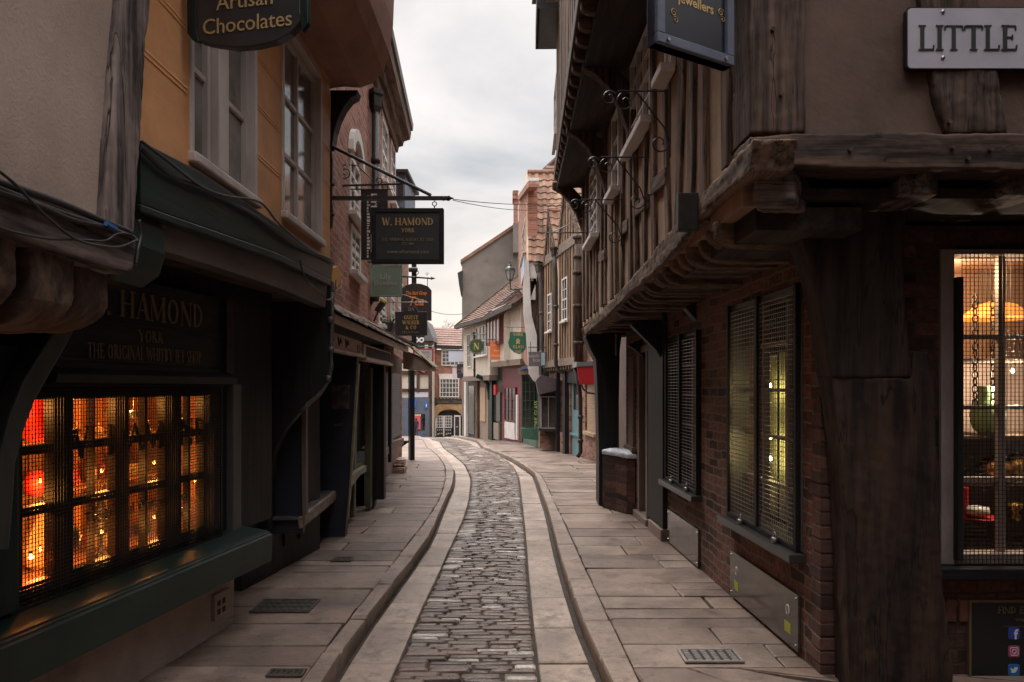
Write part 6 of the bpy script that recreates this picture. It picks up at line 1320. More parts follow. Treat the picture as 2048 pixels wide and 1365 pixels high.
# ================================================================ RIGHT SIDE, BEYOND THE OAK HOUSE
R = random.Random(55)
PB2 = Plane(2.02, 15.6, 1.83, 17.7, -1)      # red-awning shop
PU3 = Plane(1.76, 17.5, 1.0, 21.5, -1)       # gabled timber house, upper floors
PG3 = Plane(1.90, 17.5, 1.14, 21.5, -1)
PG4 = Plane(.97, 21.6, .42, 26.2, -1)
PR5 = Plane(.31, 27, -2.35, 35.2, -1)
def poly_face(P, m, px, o0, o1): P.poly(m, px, o0, o1)
def pantiles(m, eL, eR, rR, rL, wt=.24, ht=.28, amp=.035, step=.03):
    """rolling clay tiles between four corners (eaves left/right, ridge right/left)"""
    eL, eR, rR, rL = map(Vector, (eL, eR, rR, rL)); W = (eR-eL).length; Hh = (rL-eL).length; nu = max(2, int(W/wt)); nv = max(2, int(Hh/ht)); n = (eR-eL).cross(rL-eL).normalized()
    if n.z < 0: n = -n
    P = lambda s, t: (eL*(1-s)+eR*s)*(1-t)+(rL*(1-s)+rR*s)*t
    for i in range(nu):
        for j in range(nv):
            o = len(m.v); jz = R.uniform(-.006, .006)
            for q, t in ((0, j/nv-.02), (1, (j+1)/nv)):
                for k in range(7):
                    s = (i+k/6)/nu; hgt = amp*(math.sin(k/6*2*math.pi)*.8)+amp
                    m.v.append(tuple(P(s, t)+n*(hgt+(step if q == 0 else 0)+jz)))
            for k in range(7): m.v.append(tuple(P((i+k/6)/nu, j/nv-.02)+n*(amp*(math.sin(k/6*2*math.pi)*.8)+amp-.0+jz)))
            for k in range(6): m.f.append((o+k, o+k+1, o+7+k+1, o+7+k)); m.f.append((o+14+k, o+14+k+1, o+k+1, o+k))
mat('clay_tile', (.235, .112, .066), (.135, .072, .048), (5, 5, 5), .8, .4, isl=.35, c3=(.30, .20, .13), c3p=(.5, .75), c3s=1.5)
mat('plain_tile', (.21, .125, .095), (.145, .088, .068), (3, 3, 3), .85, .4, isl=.25, c3=(.15, .10, .08), c3p=(.5, .75))
def tiled_slope(eL, eR, rR, rL, name, parent, mt='plain_tile', tw=.3, th=.22):
    eL, eR, rR, rL = map(Vector, (eL, eR, rR, rL)); n = (eR-eL).cross(rL-eL).normalized(); n = n if n.z > 0 else -n
    m = Mesh(); nv = max(2, int((rL-eL).length/th)); nu = max(2, int((eR-eL).length/tw))
    P = lambda s, t: (eL*(1-s)+eR*s)*(1-t)+(rL*(1-s)+rR*s)*t
    for j in range(nv):
        for i in range(nu):
            o = (j % 2)*.5/nu; a, b = i/nu-o, (i+1)/nu-o-.004; a, b = max(0, a), min(1, b)
            if b <= a: continue
            z0 = R.uniform(0, .012)
            q = [P(a, j/nv)+n*(.045+z0), P(b, j/nv)+n*(.045+z0), P(b, (j+1)/nv)+n*.01, P(a, (j+1)/nv)+n*.01]
            m.add(q+[q[0]-n*.045, q[1]-n*.045], [(0, 1, 2, 3), (4, 5, 1, 0)])
    m2 = m.build(name, mt, parent)
    m = Mesh(); m.extrude([eL, eR, rR, rL], -n*.12); m.build('roof_deck', 'oak_dark_y', m2)
    return m2
# ---- shop with the red canopy
rsh = thing('brick_shop', 'small brick shop with beige roller shutter under a red canopy', 'shop', (2.2, 16.6, 0))
m = Mesh(); SHt = (PB2.u(1191), PB2.len-.12, PB2.hit(1190, 868)[1], PB2.hit(1190, 768)[1]); SHt = (SHt[0], SHt[1], SHt[2]+.0, SHt[3])
wall(PB2, m, 0, PB2.len, -.6, 5.2, [SHt], depth=.2); m.build('wall', 'brick_brown', rsh)
m = Mesh(); z = SHt[2]
while z < SHt[3]: PB2.box(m, SHt[0], SHt[1], z, min(z+.052, SHt[3]), -.06, -.04); z += .058
m.build('roller_shutter', mat('shutter_beige', (.44, .30, .19), (.36, .25, .16), (5, 5, 5), .6, .1), rsh)
m = Mesh(); PB2.box(m, SHt[0]-.05, SHt[1]+.05, SHt[2]-.08, SHt[2]-.003, -.02, .06); m.build('sill', mat('sill_tan', (.45, .31, .2), (.36, .25, .17), (5, 5, 5), .6, .1), rsh)
m = Mesh(); PB2.box(m, .2, PB2.len+.0, SHt[3]+.003, SHt[3]+.14, -.05, .05); m.build('fascia', 'sill_tan', rsh)
aw = thing('awning', 'red shop canopy with grey top edge beyond the dark end post', 'awning', (1.7, 16.8, 2))
m = Mesh(); front(m, 16.0, [(1154,732),(1205,730),(1205,768),(1160,770),(1157,760)], .05); m.build('valance', plain('awning_red', (.42, .012, .02), .6), aw)
m = Mesh(); front(m, 15.98, [(1153,725),(1205,722),(1205,731),(1153,734)], 1.1); m.build('housing', mat('housing_grey', (.20, .21, .23), (.15, .16, .17), (5, 5, 5), .5, .1), aw)
m = Mesh(); m.tube([ray(x, y, 15.9) for x, y in ((1163,770),(1166,778),(1175,786),(1190,788))], .02, 6); m.build('arm', 'iron_black', aw)
m = Mesh(); m.box(2.2, 6, 12, 17.4, -.4, 5); m.build('house_body', 'brick_brown', rsh)
# ---- the twin-gabled timber house
gab = thing('timber_framed_house', 'twin gabled black and tan timber house with clay tile roofs', 'house', (1.6, 19.5, 0))
mat('panel_gold', (.55, .37, .225), (.46, .30, .18), (2, 2, 2), .9, .25, (20, 20, 20), c3=(.34, .22, .14), c3p=(.55, .8))
zJ = PU3.hit(1160, 722)[1]; zP = PU3.hit(1160, 478)[1]
g1 = (PU3.u(1165), PU3.u(1116)); g2 = (g1[1], PU3.u(1089))
pk1 = PU3.hit(1131, 366); pk2 = PU3.hit(1099, 427)
m = Mesh(); PU3.poly(m, [(g1[0], zJ), (g2[1], zJ), (g2[1], zP), pk2, (g1[1], zP), pk1, (g1[0], zP)], -.15, 0, px=False); m.build('wall', 'panel_gold', gab)
for gi, (ga, pk) in enumerate(((g1, pk1), (g2, pk2))):
    for s_ in (0, 1):
        m = Mesh(); q = (ga[s_], zP-.05); sg = 1 if s_ == 0 else -1
        PU3.poly(m, [q, (pk[0], pk[1]+.08), (pk[0], pk[1]-.28), (q[0]+sg*.14, q[1]-.02)], -.1, .06, px=False); m.build('bargeboard', 'oak_brown_y', gab)
    n_ = 9 if gi == 0 else 6
    for k in range(1, n_):
        u = ga[0]+(ga[1]-ga[0])*k/n_; top = zP+(pk[1]-zP)*(1-abs(u-pk[0])/(abs((ga[0] if u < pk[0] else ga[1])-pk[0])+1e-6))-.15
        for (z0, z1, jj) in ((zJ+.1, zP-.06, .03), (zP+.2, top, .03)):
            if z1 <= z0+.1: continue
            m = Mesh(); PU3.poly(m, [(u-.05, z0), (u+.05, z0), (u+.05+R.uniform(-.06, .06), z1), (u-.05+R.uniform(-.04, .04), z1)], -.02, .03, px=False); m.build('stud', 'oak_brown_z', gab)
    m = Mesh(); PU3.box(m, ga[0], ga[1], zP-.05, zP+.22, -.05, .045); m.build('rail', mat('beam_pale', (.24, .175, .135), (.16, .115, .09), (6, 2, 14), .8, .5), gab)
m = Mesh(); PU3.box(m, g1[0], g2[1], zJ-.08, zJ+.12, -.1, .05); m.build('bressummer', 'beam_pale', gab)
u = g1[0]+.08
while u < g2[1]-.1: m = Mesh(); joist_profile(PU3, m, u, u+.11, zJ-.08, zJ-.24, -.3, .03, .08); m.build('joist_end', 'oak_brown_x', gab); u += .27
for x0, x1, y0_, y1_ in ((1137, 1126, 556, 642), (1105, 1097, 588, 663)):
    h = hole(PU3, x0, x1, y0_, y1_, (x0+x1)/2); window(PU3, gab, h[0], h[1], h[2], h[3], 2, 4, o=.045, dep=.05, sill=.08, mpane='pane_sky' if False else 'pane_old')
mat('roofshade', (.10, .07, .055), (.08, .055, .045))
for gi, (ga, pk) in enumerate(((g1, pk1), (g2, pk2))):
    e = PU3.w(ga[0], zP, .05); r = PU3.w(pk[0], pk[1]+.05, .05); back = Vector((4, .75, 0))
    m = Mesh(); pantiles(m, e, e+back, r+back, r); m.build('roof', 'clay_tile', gab)
    e2 = PU3.w(ga[1], zP, .05); m = Mesh(); m.extrude([e2, r, r+back, e2+back], (0, 0, -.05)); m.build('roof_far_side', 'clay_tile', gab)
    m = Mesh(); m.tube([r+Z_*.03, r+back+Z_*.03], .09, 8); m.build('ridge_tile', 'clay_tile', gab)
def px_pipe(nm, lb, Y, pts, r, hop=None, mt='iron_black'):
    t = thing(nm, lb, 'downpipe', tuple(ray(*pts[-1], Y))); m = Mesh(); pp = [ray(x, y, Y) for x, y in pts]; m.tube(pp, r, 8)
    for p, q in zip(pp, pp[1:]):
        if (p-q).length > .8:
            for k in (.3, .75): c_ = p.lerp(q, k); m.tube([c_, c_+(q-p).normalized()*.08], r*1.35, 8)
    m.build('pipe', mt, t, smooth=True)
    if hop:
        m = Mesh(); c_ = ray(hop[0], hop[1], Y); s_ = hop[2]*Y/FPX; m.lathe(c_-Z_*s_*1.6, [(r*1.1, 0), (s_*.6, s_*.5), (s_*.7, s_*1.6), (s_, s_*1.8), (s_, s_*2.1), (0, s_*2.1)], 4); m.build('hopper', mt, t)
    return t
px_pipe('downpipe', 'black downpipe with hopper between the two gables', 19.4, [(1108,505),(1111,540),(1112,560),(1112,730),(1118,742),(1130,748),(1138,770),(1139,905)], .055, (1108, 500, 9))
px_pipe('downpipe', 'grey downpipe with hopper beside the white side wall', 21.3, [(1076,540),(1080,560),(1082,572),(1083,745),(1085,890)], .05, (1076, 532, 9), 'post_grey')
px_pipe('downpipe', 'thick black downpipe at the right end of the twin gabled house', 17.35, [(1158,490),(1157,560),(1157,724)], .11, (1158, 480, 13), 'oak_dark_z')
px_pipe('downpipe', 'black downpipe with kicked foot beside the teal door', 16.9, [(1150,735),(1158,770),(1161,800),(1161,905),(1155,915)], .05)
m = Mesh(); wall(PG3, m, .0, PG3.len, -.8, zJ, [(PG3.u(1157), PG3.u(1140), -.3, 1.9), (PG3.u(1137), PG3.u(1119), .3, 1.8)], depth=.2); m.build('ground_wall', 'brick_brown', gab)
mat('paint_teal', (.13, .235, .255), (.105, .195, .215), (4, 4, 4), .5, .15)
m = Mesh(); PG3.box(m, PG3.u(1157), PG3.u(1140), -.3, 1.88, -.1, -.05); dr = m.build('door', 'paint_teal', gab)
m = Mesh(); PG3.box(m, PG3.u(1153), PG3.u(1144), 1.0, 1.7, -.05, -.04); m.build('pane', 'pane_old', dr)
m = Mesh(); PG3.box(m, PG3.u(1157), PG3.u(1140), .3, .36, -.05, .0); m.build('rail', 'paint_teal', dr)
for x0, x1 in ((1138, 1120), ):
    m = Mesh(); PG3.box(m, PG3.u(x0), PG3.u(x0)+.25, -.6, zJ-.2, .0, .12); PG3.box(m, PG3.u(x1), PG3.u(x1)+.15, -.6, zJ-.2, .0, .1); m.build('post', 'paint_black_z', gab)
m = Mesh(); PG3.box(m, .6, 1.9, zJ-.55, zJ-.2, .0, .06); m.build('fascia', 'paint_black_y', gab)
m = Mesh(); m.box(2.1, 6.5, 17.8, 21.6, -.5, 5.0); m.build('house_body', 'render_grey', gab)
# purple oriel shop window
ori = thing('bay_window', 'dark plum bay window with pale bars and black scrolled console', 'bay window', (1.0, 21.2, 0))
def frontw(parent, Y, x0, x1, y0_, y1_, cols, rows, mf, mp='pane_old', fw=2.2, bw=1.2, dep=.12, name='window'):
    s_ = Y/FPX; m = Mesh(); a, b = ray(x0, y1_, Y), ray(x1, y0_, Y); f_, w_ = fw*s_, bw*s_
    for c_ in ((a.x, b.x, a.z, a.z+f_), (a.x, b.x, b.z-f_, b.z), (a.x, a.x+f_, a.z+f_, b.z-f_), (b.x-f_, b.x, a.z+f_, b.z-f_)): m.box(c_[0], c_[1], Y, Y+dep, c_[2], c_[3])
    for i in range(1, cols): x = a.x+(b.x-a.x)*i/cols; m.box(x-w_/2, x+w_/2, Y+.01, Y+dep*.6, a.z+f_, b.z-f_)
    for j in range(1, rows): z = a.z+(b.z-a.z)*j/rows; m.box(a.x+f_, b.x-f_, Y+.014, Y+dep*.55, z-w_/2, z+w_/2)
    f = m.build(name, mf, parent); m = Mesh(); m.box(a.x+f_*.5, b.x-f_*.5, Y+dep*.6, Y+dep*.7, a.z+f_*.5, b.z-f_*.5); m.build('pane', mp, f); return f
mat('paint_plum', (.075, .055, .07), (.055, .04, .052), (4, 4, 4), .5, .1)
m = Mesh(); front(m, 20.6, [(1079,780),(1121,778),(1121,858),(1079,858)], .6); m.build('bay_body', 'paint_plum', ori)
frontw(ori, 20.45, 1081, 1113, 793, 858, 2, 1, 'window_paint_grey')
m = Mesh(); front(m, 20.4, [(1077,857),(1114,860),(1114,865),(1077,862)], .5); m.build('sill', 'iron_black', ori)
m = Mesh(); front(m, 20.5, [(1086,863),(1110,865),(1108,885),(1104,893),(1100,880),(1092,868)], .15); m.build('console', 'iron_black', ori)
m = Mesh(); front(m, 20.7, [(1079,862),(1125,862),(1125,905),(1079,897)], .6); m.build('plinth', 'brick_brown', ori)
m = Mesh(); front(m, 20.3, [(1072,762),(1082,750),(1118,760),(1120,780),(1078,790)], .8); m.build('hood', mat('shutter_plum', (.10, .07, .075), (.07, .05, .055)), ori)
# ---- white side wall house with steep pantiled roof
wht = thing('brick_house', 'narrow brick house with white slanting side wall and steep pantiled roof', 'house', (1, 23, 0))
wpts = [(1051,519),(1058,519),(1061,600),(1064,634),(1074,672),(1074,703),(1078,733),(1079,768),(1067,762),(1058,748),(1055,703),(1052,665),(1047,627),(1046,571)]
m = Mesh(); front(m, 21.7, wpts, .25); m.build('side_wall', 'plaster_white', wht)
m = Mesh(); front(m, 21.8, [(1058,519),(1074,519),(1074,560),(1060,600),(1071,600),(1071,562),(1060,562)], .1); front(m, 21.75, [(1059,521),(1073,521),(1073,557),(1060,557)], .1); m.build('side_panel', 'plaster_white', wht)
m = Mesh(); front(m, 21.95, [(1058,519),(1092,519),(1092,760),(1078,770),(1066,700)], .2); m.build('timber_side', 'oak_brown_z', wht)
m = Mesh(); a_ = 21.8; 
eL, eR = ray(1057, 522, 21.8), ray(1057, 522, 21.8)+Vector((1.7, 0, 0)); rL = ray(1055, 348, 24.2); rR = rL+Vector((1.75, 0, 0))
pantiles(m, eL, eR, rR, rL, wt=.235, ht=.30, amp=.03, step=.04); m.build('roof', 'clay_tile', wht)
m = Mesh(); m.tube([rL+Z_*.05, rR+Z_*.05], .10, 8); m.build('ridge_tile', 'clay_tile', wht)
m = Mesh(); m.bar(eL+Vector((-.03, 0, -.05)), rL+Vector((-.03, 0, -.02)), .06, .12); m.build('bargeboard', 'panel_gold', wht)
PB4 = Plane(.52, 22.0, .35, 28.5, -1)
m = Mesh(); zt4 = EYE+(775-362)*22/FPX
H4 = [hole(PB4, 1052, 1045, 455, 520, 1048)]
PB4.poly(m, [(1056,362),(1037,392),(1037,700),(1056,740)], -.3, 0); m.build('wall', 'brick_red', wht)
window(PB4, wht, *H4[0], 1, 4, o=.03, dep=.05, sill=.1); m = Mesh(); PB4.box(m, H4[0][0], H4[0][1], H4[0][2]-.75, H4[0][2]-.1, .0, .06); m.build('blue_board', plain('board_pale_blue', (.42, .47, .55), .5), wht)
m = Mesh(); PB4.poly(m, [(1057,356),(1036,387),(1036,392),(1057,362)], -.2, .10); m.build('eaves', 'window_paint_white', wht)
m = Mesh(); PB4.poly(m, [(1057,363),(1036,393),(1036,402),(1057,374)], -.2, .10); m.build('corbel_course', 'brick_red', wht)
m = Mesh(); PG4.poly(m, [(PG4.len*0, -1), (PG4.len, -1), (PG4.len, 2.4), (0, 2.4)], -.3, 0, px=False); m.build('ground_wall', mat('paint_bottle', (.025, .075, .05), (.035, .095, .065), (5, 5, 5), .5, .15), wht)
m = Mesh(); m.box(.95, 6, 22.2, 28, -.6, 5.3); m.build('house_body', 'render_grey', wht)
grn = thing('small_shop', 'bottle green shopfront with many small panes and green box base', 'shopfront', (.75, 24, 0))
frontw(grn, 22.9, 1043, 1077, 748, 856, 4, 6, 'paint_bottle', fw=2.5, bw=1.5)
m = Mesh(); front(m, 22.6, [(1042,857),(1082,858),(1082,882),(1042,877)], .5); m.build('base_box', mat('box_green', (.06, .145, .095), (.045, .11, .075), (5, 5, 5), .5, .2), grn)
m = Mesh(); front(m, 22.7, [(1036,738),(1052,730),(1062,735),(1077,748),(1040,750)], .6); m.build('hood', 'fascia_tan', grn)
m = Mesh(); front(m, 22.66, [(1043,736),(1056,733),(1057,737),(1043,740)], .06); m.build('blue_cloth', plain('cloth_blue', (.05, .16, .45), .6), grn)
m = Mesh(); o_ = ray(1074, 845, 22.88); script_text(m, 'YORK GLASS', ray(1076, 862, 22.88), Z_, -X_, -Y_, .17, align='LEFT', bold=.02); m.build('lettering', plain('letter_lime', (.5, .55, .15), .5), grn)
# second steep roof and brick gable behind
bk = thing('brick_house', 'orange brick gable and clay roof peeping above the twin gables', 'house', (3, 25, 0))
m = Mesh(); e = ray(1091, 560, 22.5); r = ray(1092, 342, 24.9); pantiles(m, e, e+X_*1.8, r+X_*1.8, r, wt=.25, ht=.32); m.build('roof', 'clay_tile', bk)
m = Mesh(); m.tube([r+Z_*.05, r+X_*1.8+Z_*.05], .12, 8); m.build('ridge_tile', 'clay_tile', bk)
m = Mesh(); front(m, 25.6, [(1076,350),(1116,312),(1122,320),(1200,420),(1076,420)], .4); m.build('gable_wall', 'brick_red_front', bk)
m = Mesh(); front(m, 25.5, [(1070,352),(1116,309),(1116,314),(1074,354)], .6); m.build('verge', 'render_grey', bk)
m = Mesh(); m.box(1.6, 7, 22.4, 29, -.6, 6.0); m.build('house_body', 'render_grey', bk)
# ---- the low plastered houses with the restaurant
low = thing('plastered_house', 'low ivory plastered house with tiled roof and rust brown bay window', 'house', (0, 29, 0))
low2 = thing('plastered_house', 'low ivory plastered house at the far end of the right row', 'house', (-1.6, 33, 0))
PE5 = Plane(.31-.28, 27-.1, -2.35-.28, 35.1, -1)
def upper(P, par, x0, x1, ytop, ybot, mt, at_):
    u0, u1 = P.u(x0), P.u(x1); z1 = P.hit(at_, ytop)[1]; z0 = P.hit(at_, ybot)[1]; m = Mesh(); P.box(m, u0, u1, z0, z1, -.6, 0); m.build('wall', mt, par)
    m = Mesh(); P.box(m, u0, u1, z0-.22, z0, -.6, .04); m.build('bressummer', 'beam_pale', par); return u0, u1, z0, z1
ua, ub, za_, zb_ = upper(PE5, low, 1042, 982, 610, 722, 'plaster_ivory', 1008)
uc, ud_, zc2, zd2 = upper(PE5, low2, 980, 927, 648, 752, 'plaster_ivory', 955)
m = Mesh(); front(m, 27.2, [(1008,628),(1034,598),(1046,590),(1046,730),(1008,718)], .3); m.build('gable_end', 'plaster_ivory', low)
# windows
h = hole(PE5, 975, 953, 652, 712, 964); window(PE5, low2, h[0], h[1], h[2], h[3], 3, 4, o=.04, dep=.06, sill=.1)
h = hole(PE5, 944, 935, 668, 735, 940); window(PE5, low2, h[0], h[1], h[2], h[3], 2, 3, 'plaster_white', 'pane_old', o=.04, dep=.06)
t5 = h; m = Mesh(); a_, b_ = PE5.u(1007), PE5.u(981); z1_, z0_ = PE5.hit(994, 634)[1], PE5.hit(994, 690)[1]; PE5.box(m, a_, b_, z0_, z1_, .0, .16); bay = m.build('bay_window', mat('rust_brown', (.20, .075, .055), (.15, .055, .04)), low)
m = Mesh()
for k in range(4): x = a_+(b_-a_)*(k+.12)/4; PE5.box(m, x, x+(b_-a_)*.19, z0_+.12, z1_-.18, .16, .17)
m.build('pane', mat('pane_pale', (.35, .33, .32), (.25, .24, .24), (3, 3, 3), .15, .0), bay)
m = Mesh()
for k in range(5): x = a_+(b_-a_)*k/4; PE5.box(m, x-.04, x+.04, z0_, z1_, .16, .20)
m.build('mullion', 'rust_brown', bay)
# roofs
def slope_px(P, par, x0, x1, yE0, yE1, back, up, over=.35):
    u0, u1 = P.u(x0), P.u(x1); e0, e1 = P.w(u0, P.hit(x0, yE0)[1], over), P.w(u1, P.hit(x1, yE1)[1], over)
    bk_ = P.n*-back+Z_*up; tiled_slope(e0, e1, e1+bk_, e0+bk_, 'roof', par)
    m = Mesh(); m.bar(e0, e1, .12, .14); m.build('gutter', 'iron_black', par)
    m = Mesh(); m.bar(e1, e1+bk_, .1, .22); m.build('verge', 'oak_brown_y', par)
slope_px(PE5, low, 1044, 983, 612, 640, 4.4, 3.6); slope_px(PE5, low2, 982, 924, 640, 656, 4.2, 3.4)
m = Mesh(); v0 = PE5.w(PE5.u(982), PE5.hit(982, 640)[1]+.08, .3); m.bar(v0, v0-PE5.n*4.3+Z_*3.55, .28, .05); m.build('lead_valley', plain('lead_blue', (.26, .28, .36), .4), low)
m = Mesh(); front(m, 27.4, [(1004,628),(1016,606),(1022,612),(1022,628),(1006,634)], .5); m.build('dormer_cheek', 'iron_black', low)
# ground floor shopfronts, left to right
mf = thing('small_shop', 'maroon shopfront with white lower panel and slim pillar', 'shopfront', (-.3, 30, 0))
def seg(par, nm, P, x0, x1, y0_, y1_, mt, o0, o1, at_=None):
    at_ = at_ or (x0+x1)/2; u0, u1 = sorted((P.u(x0, o1), P.u(x1, o1))); m = Mesh(); P.box(m, u0, u1, P.hit(at_, y1_, o1)[1], P.hit(at_, y0_, o1)[1], o0, o1); return m.build(nm, mt, par)
mat('paint_maroon', (.16, .022, .03), (.12, .018, .025), (5, 5, 5), .5, .1); mat('panel_tan', (.30, .22, .175), (.23, .165, .13), (5, 5, 5), .7, .2)
seg(mf, 'wall', PR5, 1048, 1004, 725, 892, 'paint_maroon', -.3, -.05)
w_ = window(PR5, mf, PR5.u(1031), PR5.u(1009), PR5.hit(1020, 843)[1], PR5.hit(1020, 775)[1], 3, 3, 'paint_maroon', 'pane_old', o=.02)
seg(mf, 'lower_panel', PR5, 1029, 1009, 845, 878, 'plaster_white', -.05, .03)
seg(mf, 'pillar', PR5, 1034.5, 1031.5, 790, 880, 'plaster_white', -.05, .1)
seg(mf, 'door', PR5, 1044, 1036, 775, 882, 'paint_maroon', -.05, .03)
seg(mf, 'beam', PR5, 1046, 1004, 716, 734, 'oak_brown_y', -.05, .2)
gf = thing('small_shop', 'dark green shopfront with grey panel and curved jetty posts', 'shopfront', (-1, 31.5, 0))
seg(gf, 'wall', PR5, 1004, 976, 735, 885, 'paint_green_z', -.3, -.05)
seg(gf, 'lower_panel', PR5, 997, 984, 846, 879, 'panel_tan', -.05, .03)
seg(gf, 'window', PR5, 1000, 984, 785, 843, 'pane_old', -.05, .0)
seg(gf, 'post', PR5, 983.5, 979, 760, 884, 'paint_green_z', -.05, .1)
m = Mesh(); m.tube([ray(x, y, 30.9) for x, y in ((953,752),(966,758),(975,768),(979,785),(980,800))], .1, 6); m.build('jetty_brace', 'paint_green_z', gf)
seg(gf, 'lamp', PR5, 991, 987, 770, 790, 'awning_red', .1, .2)
tf = thing('small_shop', 'tan panelled shopfront with arched timber brace', 'shopfront', (-1.6, 33, 0))
seg(tf, 'wall', PR5, 976, 950, 742, 882, 'panel_tan', -.3, -.05)
seg(tf, 'window', PR5, 970, 960, 775, 843, 'sill_tan', -.05, .0)
seg(tf, 'post', PR5, 954, 950, 760, 882, 'oak_brown_z', -.05, .08)
nf = thing('small_shop', 'navy panelled shopfront with black glazed door at the row end', 'shopfront', (-2, 34.5, 0))
seg(nf, 'wall', PR5, 950, 929, 755, 880, 'paint_navy', -.3, -.05)
seg(nf, 'door', PR5, 948, 936, 772, 868, 'pane_old', -.05, .0)
seg(nf, 'pillar', PR5, 931.5, 928, 764, 873, 'plaster_white', -.05, .08)
m = Mesh(); bx_ = PE5; m.hexa([PR5.w(0, -1.3, -.4), PR5.w(PR5.len, -1.3, -.4), PR5.w(PR5.len, -1.3, -5), PR5.w(0, -1.3, -5)], [PR5.w(0, 4.4, -.4), PR5.w(PR5.len, 4.4, -.4), PR5.w(PR5.len, 4.4, -5), PR5.w(0, 4.4, -5)]); m.build('house_body', 'plaster_ivory', low)
px_pipe('downpipe', 'thin black downpipe between the two low plastered houses', 32.2, [(947,665),(949,690),(949,755)], .05)
# lantern
t = thing('wall_lantern', 'old black glass lantern on an iron arm above the restaurant roof', 'lantern', tuple(ray(1021, 580, 25.5))); Yl = 25.5; s_ = Yl/FPX; c_ = ray(1020, 560, Yl)
m = Mesh(); m.lathe(c_, [(4.5*s_, 0), (9.3*s_, 19*s_), (10*s_, 19.5*s_)], 4); m.build('glass', mat('lantern_glass', (.28, .28, .28), (.34, .33, .32), (2, 2, 2), .1, 0), t)
m = Mesh(); m.lathe(c_+Z_*19*s_, [(11*s_, 0), (9*s_, 4*s_), (4*s_, 8*s_), (3*s_, 11*s_), (1.2*s_, 13*s_), (1.2*s_, 17*s_), (0, 19*s_)], 8)
for q in range(4): a_ = q*math.pi/2; m.tube([c_+Vector((4.5*s_*math.cos(a_), 4.5*s_*math.sin(a_), 0)), c_+Vector((9.6*s_*math.cos(a_), 9.6*s_*math.sin(a_), 19*s_))], .9*s_, 5)
m.lathe(c_-Z_*2*s_, [(2*s_, 0), (5*s_, 2*s_), (0, 2.2*s_)], 8); m.build('lantern_frame', 'iron_black', t)
m = Mesh(); m.tube([c_-Z_*1*s_, ray(1021, 579, Yl), ray(1046, 578, Yl)], 1.6*s_, 8); m.tube([ray(1034, 579, Yl), ray(1045, 590, Yl)], .8*s_, 6); m.build('arm', 'iron_black', t)
# right-side far signs
t = sign_board('hanging_sign', 'green shield shaped sign with gold letters and emblem', 23.5, 1017, 1052, 664, 709, plain('shield_green', (.02, .13, .075), .5), .05, poly=[(1020,664),(1052,665),(1052,697),(1046,705),(1039,709),(1028,705),(1019,696),(1016,686),(1019,676)])
tx(t, 23.5, [('gold_letter', [('c', 'YORK', 1036, 668.5+4, 6, dict(T=.2, t=.1)), ('c', 'GLASS', 1037, 697, 6, dict(T=.2, t=.1)), ('s', 'Ltd.', 1037, 705.5, 5.5, dict(bold=.02))])])
m = Mesh(); c_ = ray(1036, 684, 23.5)-Y_*.002
for dx, dz, r_ in ((0, 0, .055), (0, .075, .035), (-.05, .05, .02), (.05, .05, .02), (-.05, -.05, .02), (.05, -.05, .02)): p = c_+Vector((dx, 0, dz)); m.extrude([p+Vector((r_*math.cos(q), 0, r_*1.1*math.sin(q))) for q in [i*math.pi/5 for i in range(10)]], (0, -.006-abs(dx)*.01, 0))
m.build('emblem', 'gold_letter', t)
m = Mesh(); m.tube([ray(1008, 654, 23.5), ray(1050, 655, 23.5)], .012, 6); m.tube([ray(1024, 654, 23.5), ray(1024, 665, 23.5)], .008, 5); m.tube([ray(1012, 654, 23.5), ray(1036, 646, 23.5)], .008, 5); m.build('bracket_bar', 'iron_black', t)
t = sign_board('hanging_sign', 'orange rectangular sign with cream italic lines under the rust brown bay', 28.5, 980, 1006, 683, 720, plain('sign_orange', (.72, .17, .045), .5), .05)
tx(t, 28.5, [(plain('letter_cream', (.75, .62, .42), .5), [('s', 'La Vecchia', 993, 692.5, 4.2, dict(shear=.3, cond=.8)), ('s', 'Scuola', 993, 703, 4.2, dict(shear=.3, cond=.8)), ('s', 'Ristorante', 993, 713.5, 4.2, dict(shear=.3, cond=.8))])])
m = Mesh(); m.tube([ray(950, 678, 28.5), ray(1006, 680, 28.5)], .015, 6); m.build('bracket_bar', 'iron_black', t)
Yn = 30; t = thing('hanging_sign', 'round dark green sign with gold letter N and dotted rim', 'hanging sign', tuple(ray(953, 710, Yn))); c_ = ray(953, 693, Yn); s_ = Yn/FPX
disc = lambda r, dy: [c_+Vector((r*s_*math.cos(q), dy, r*s_*math.sin(q))) for q in [i*math.pi/14 for i in range(28)]]
m = Mesh(); m.extrude(disc(15.5, 0), (0, .05, 0)); m.build('board', plain('disc_green', (.015, .05, .02), .5), t)
m = Mesh()
for i in range(36): a_ = i*math.pi/18; m.lathe(c_+Vector((13.7*s_*math.cos(a_), -.004, 13.7*s_*math.sin(a_))), [(0, -.004), (.016, 0), (0, .004)], 5, 'y')
m.build('dotted_rim', 'gold_letter', t)
m = Mesh(); m.extrude(disc(11, -.004), (0, .003, 0)); m.build('centre', plain('disc_green_light', (.03, .085, .035), .5), t)
tx(t, Yn-.006, [('gold_letter', [('c', 'N', 953, 699.5, 13, dict(T=.22, t=.08))])])
m = Mesh(); m.tube([ray(951, 677, Yn), ray(951, 670, Yn)], .012, 5); m.tube([ray(946, 670, Yn), ray(975, 670, Yn)], .012, 5); m.build('bracket_bar', 'iron_black', t)
t = sign_board('hanging_sign', 'small grey sign with pale blue end strip before the white side wall', 21.0, 1057, 1091, 704, 733, plain('sign_grey', (.125, .11, .12), .5), .04)
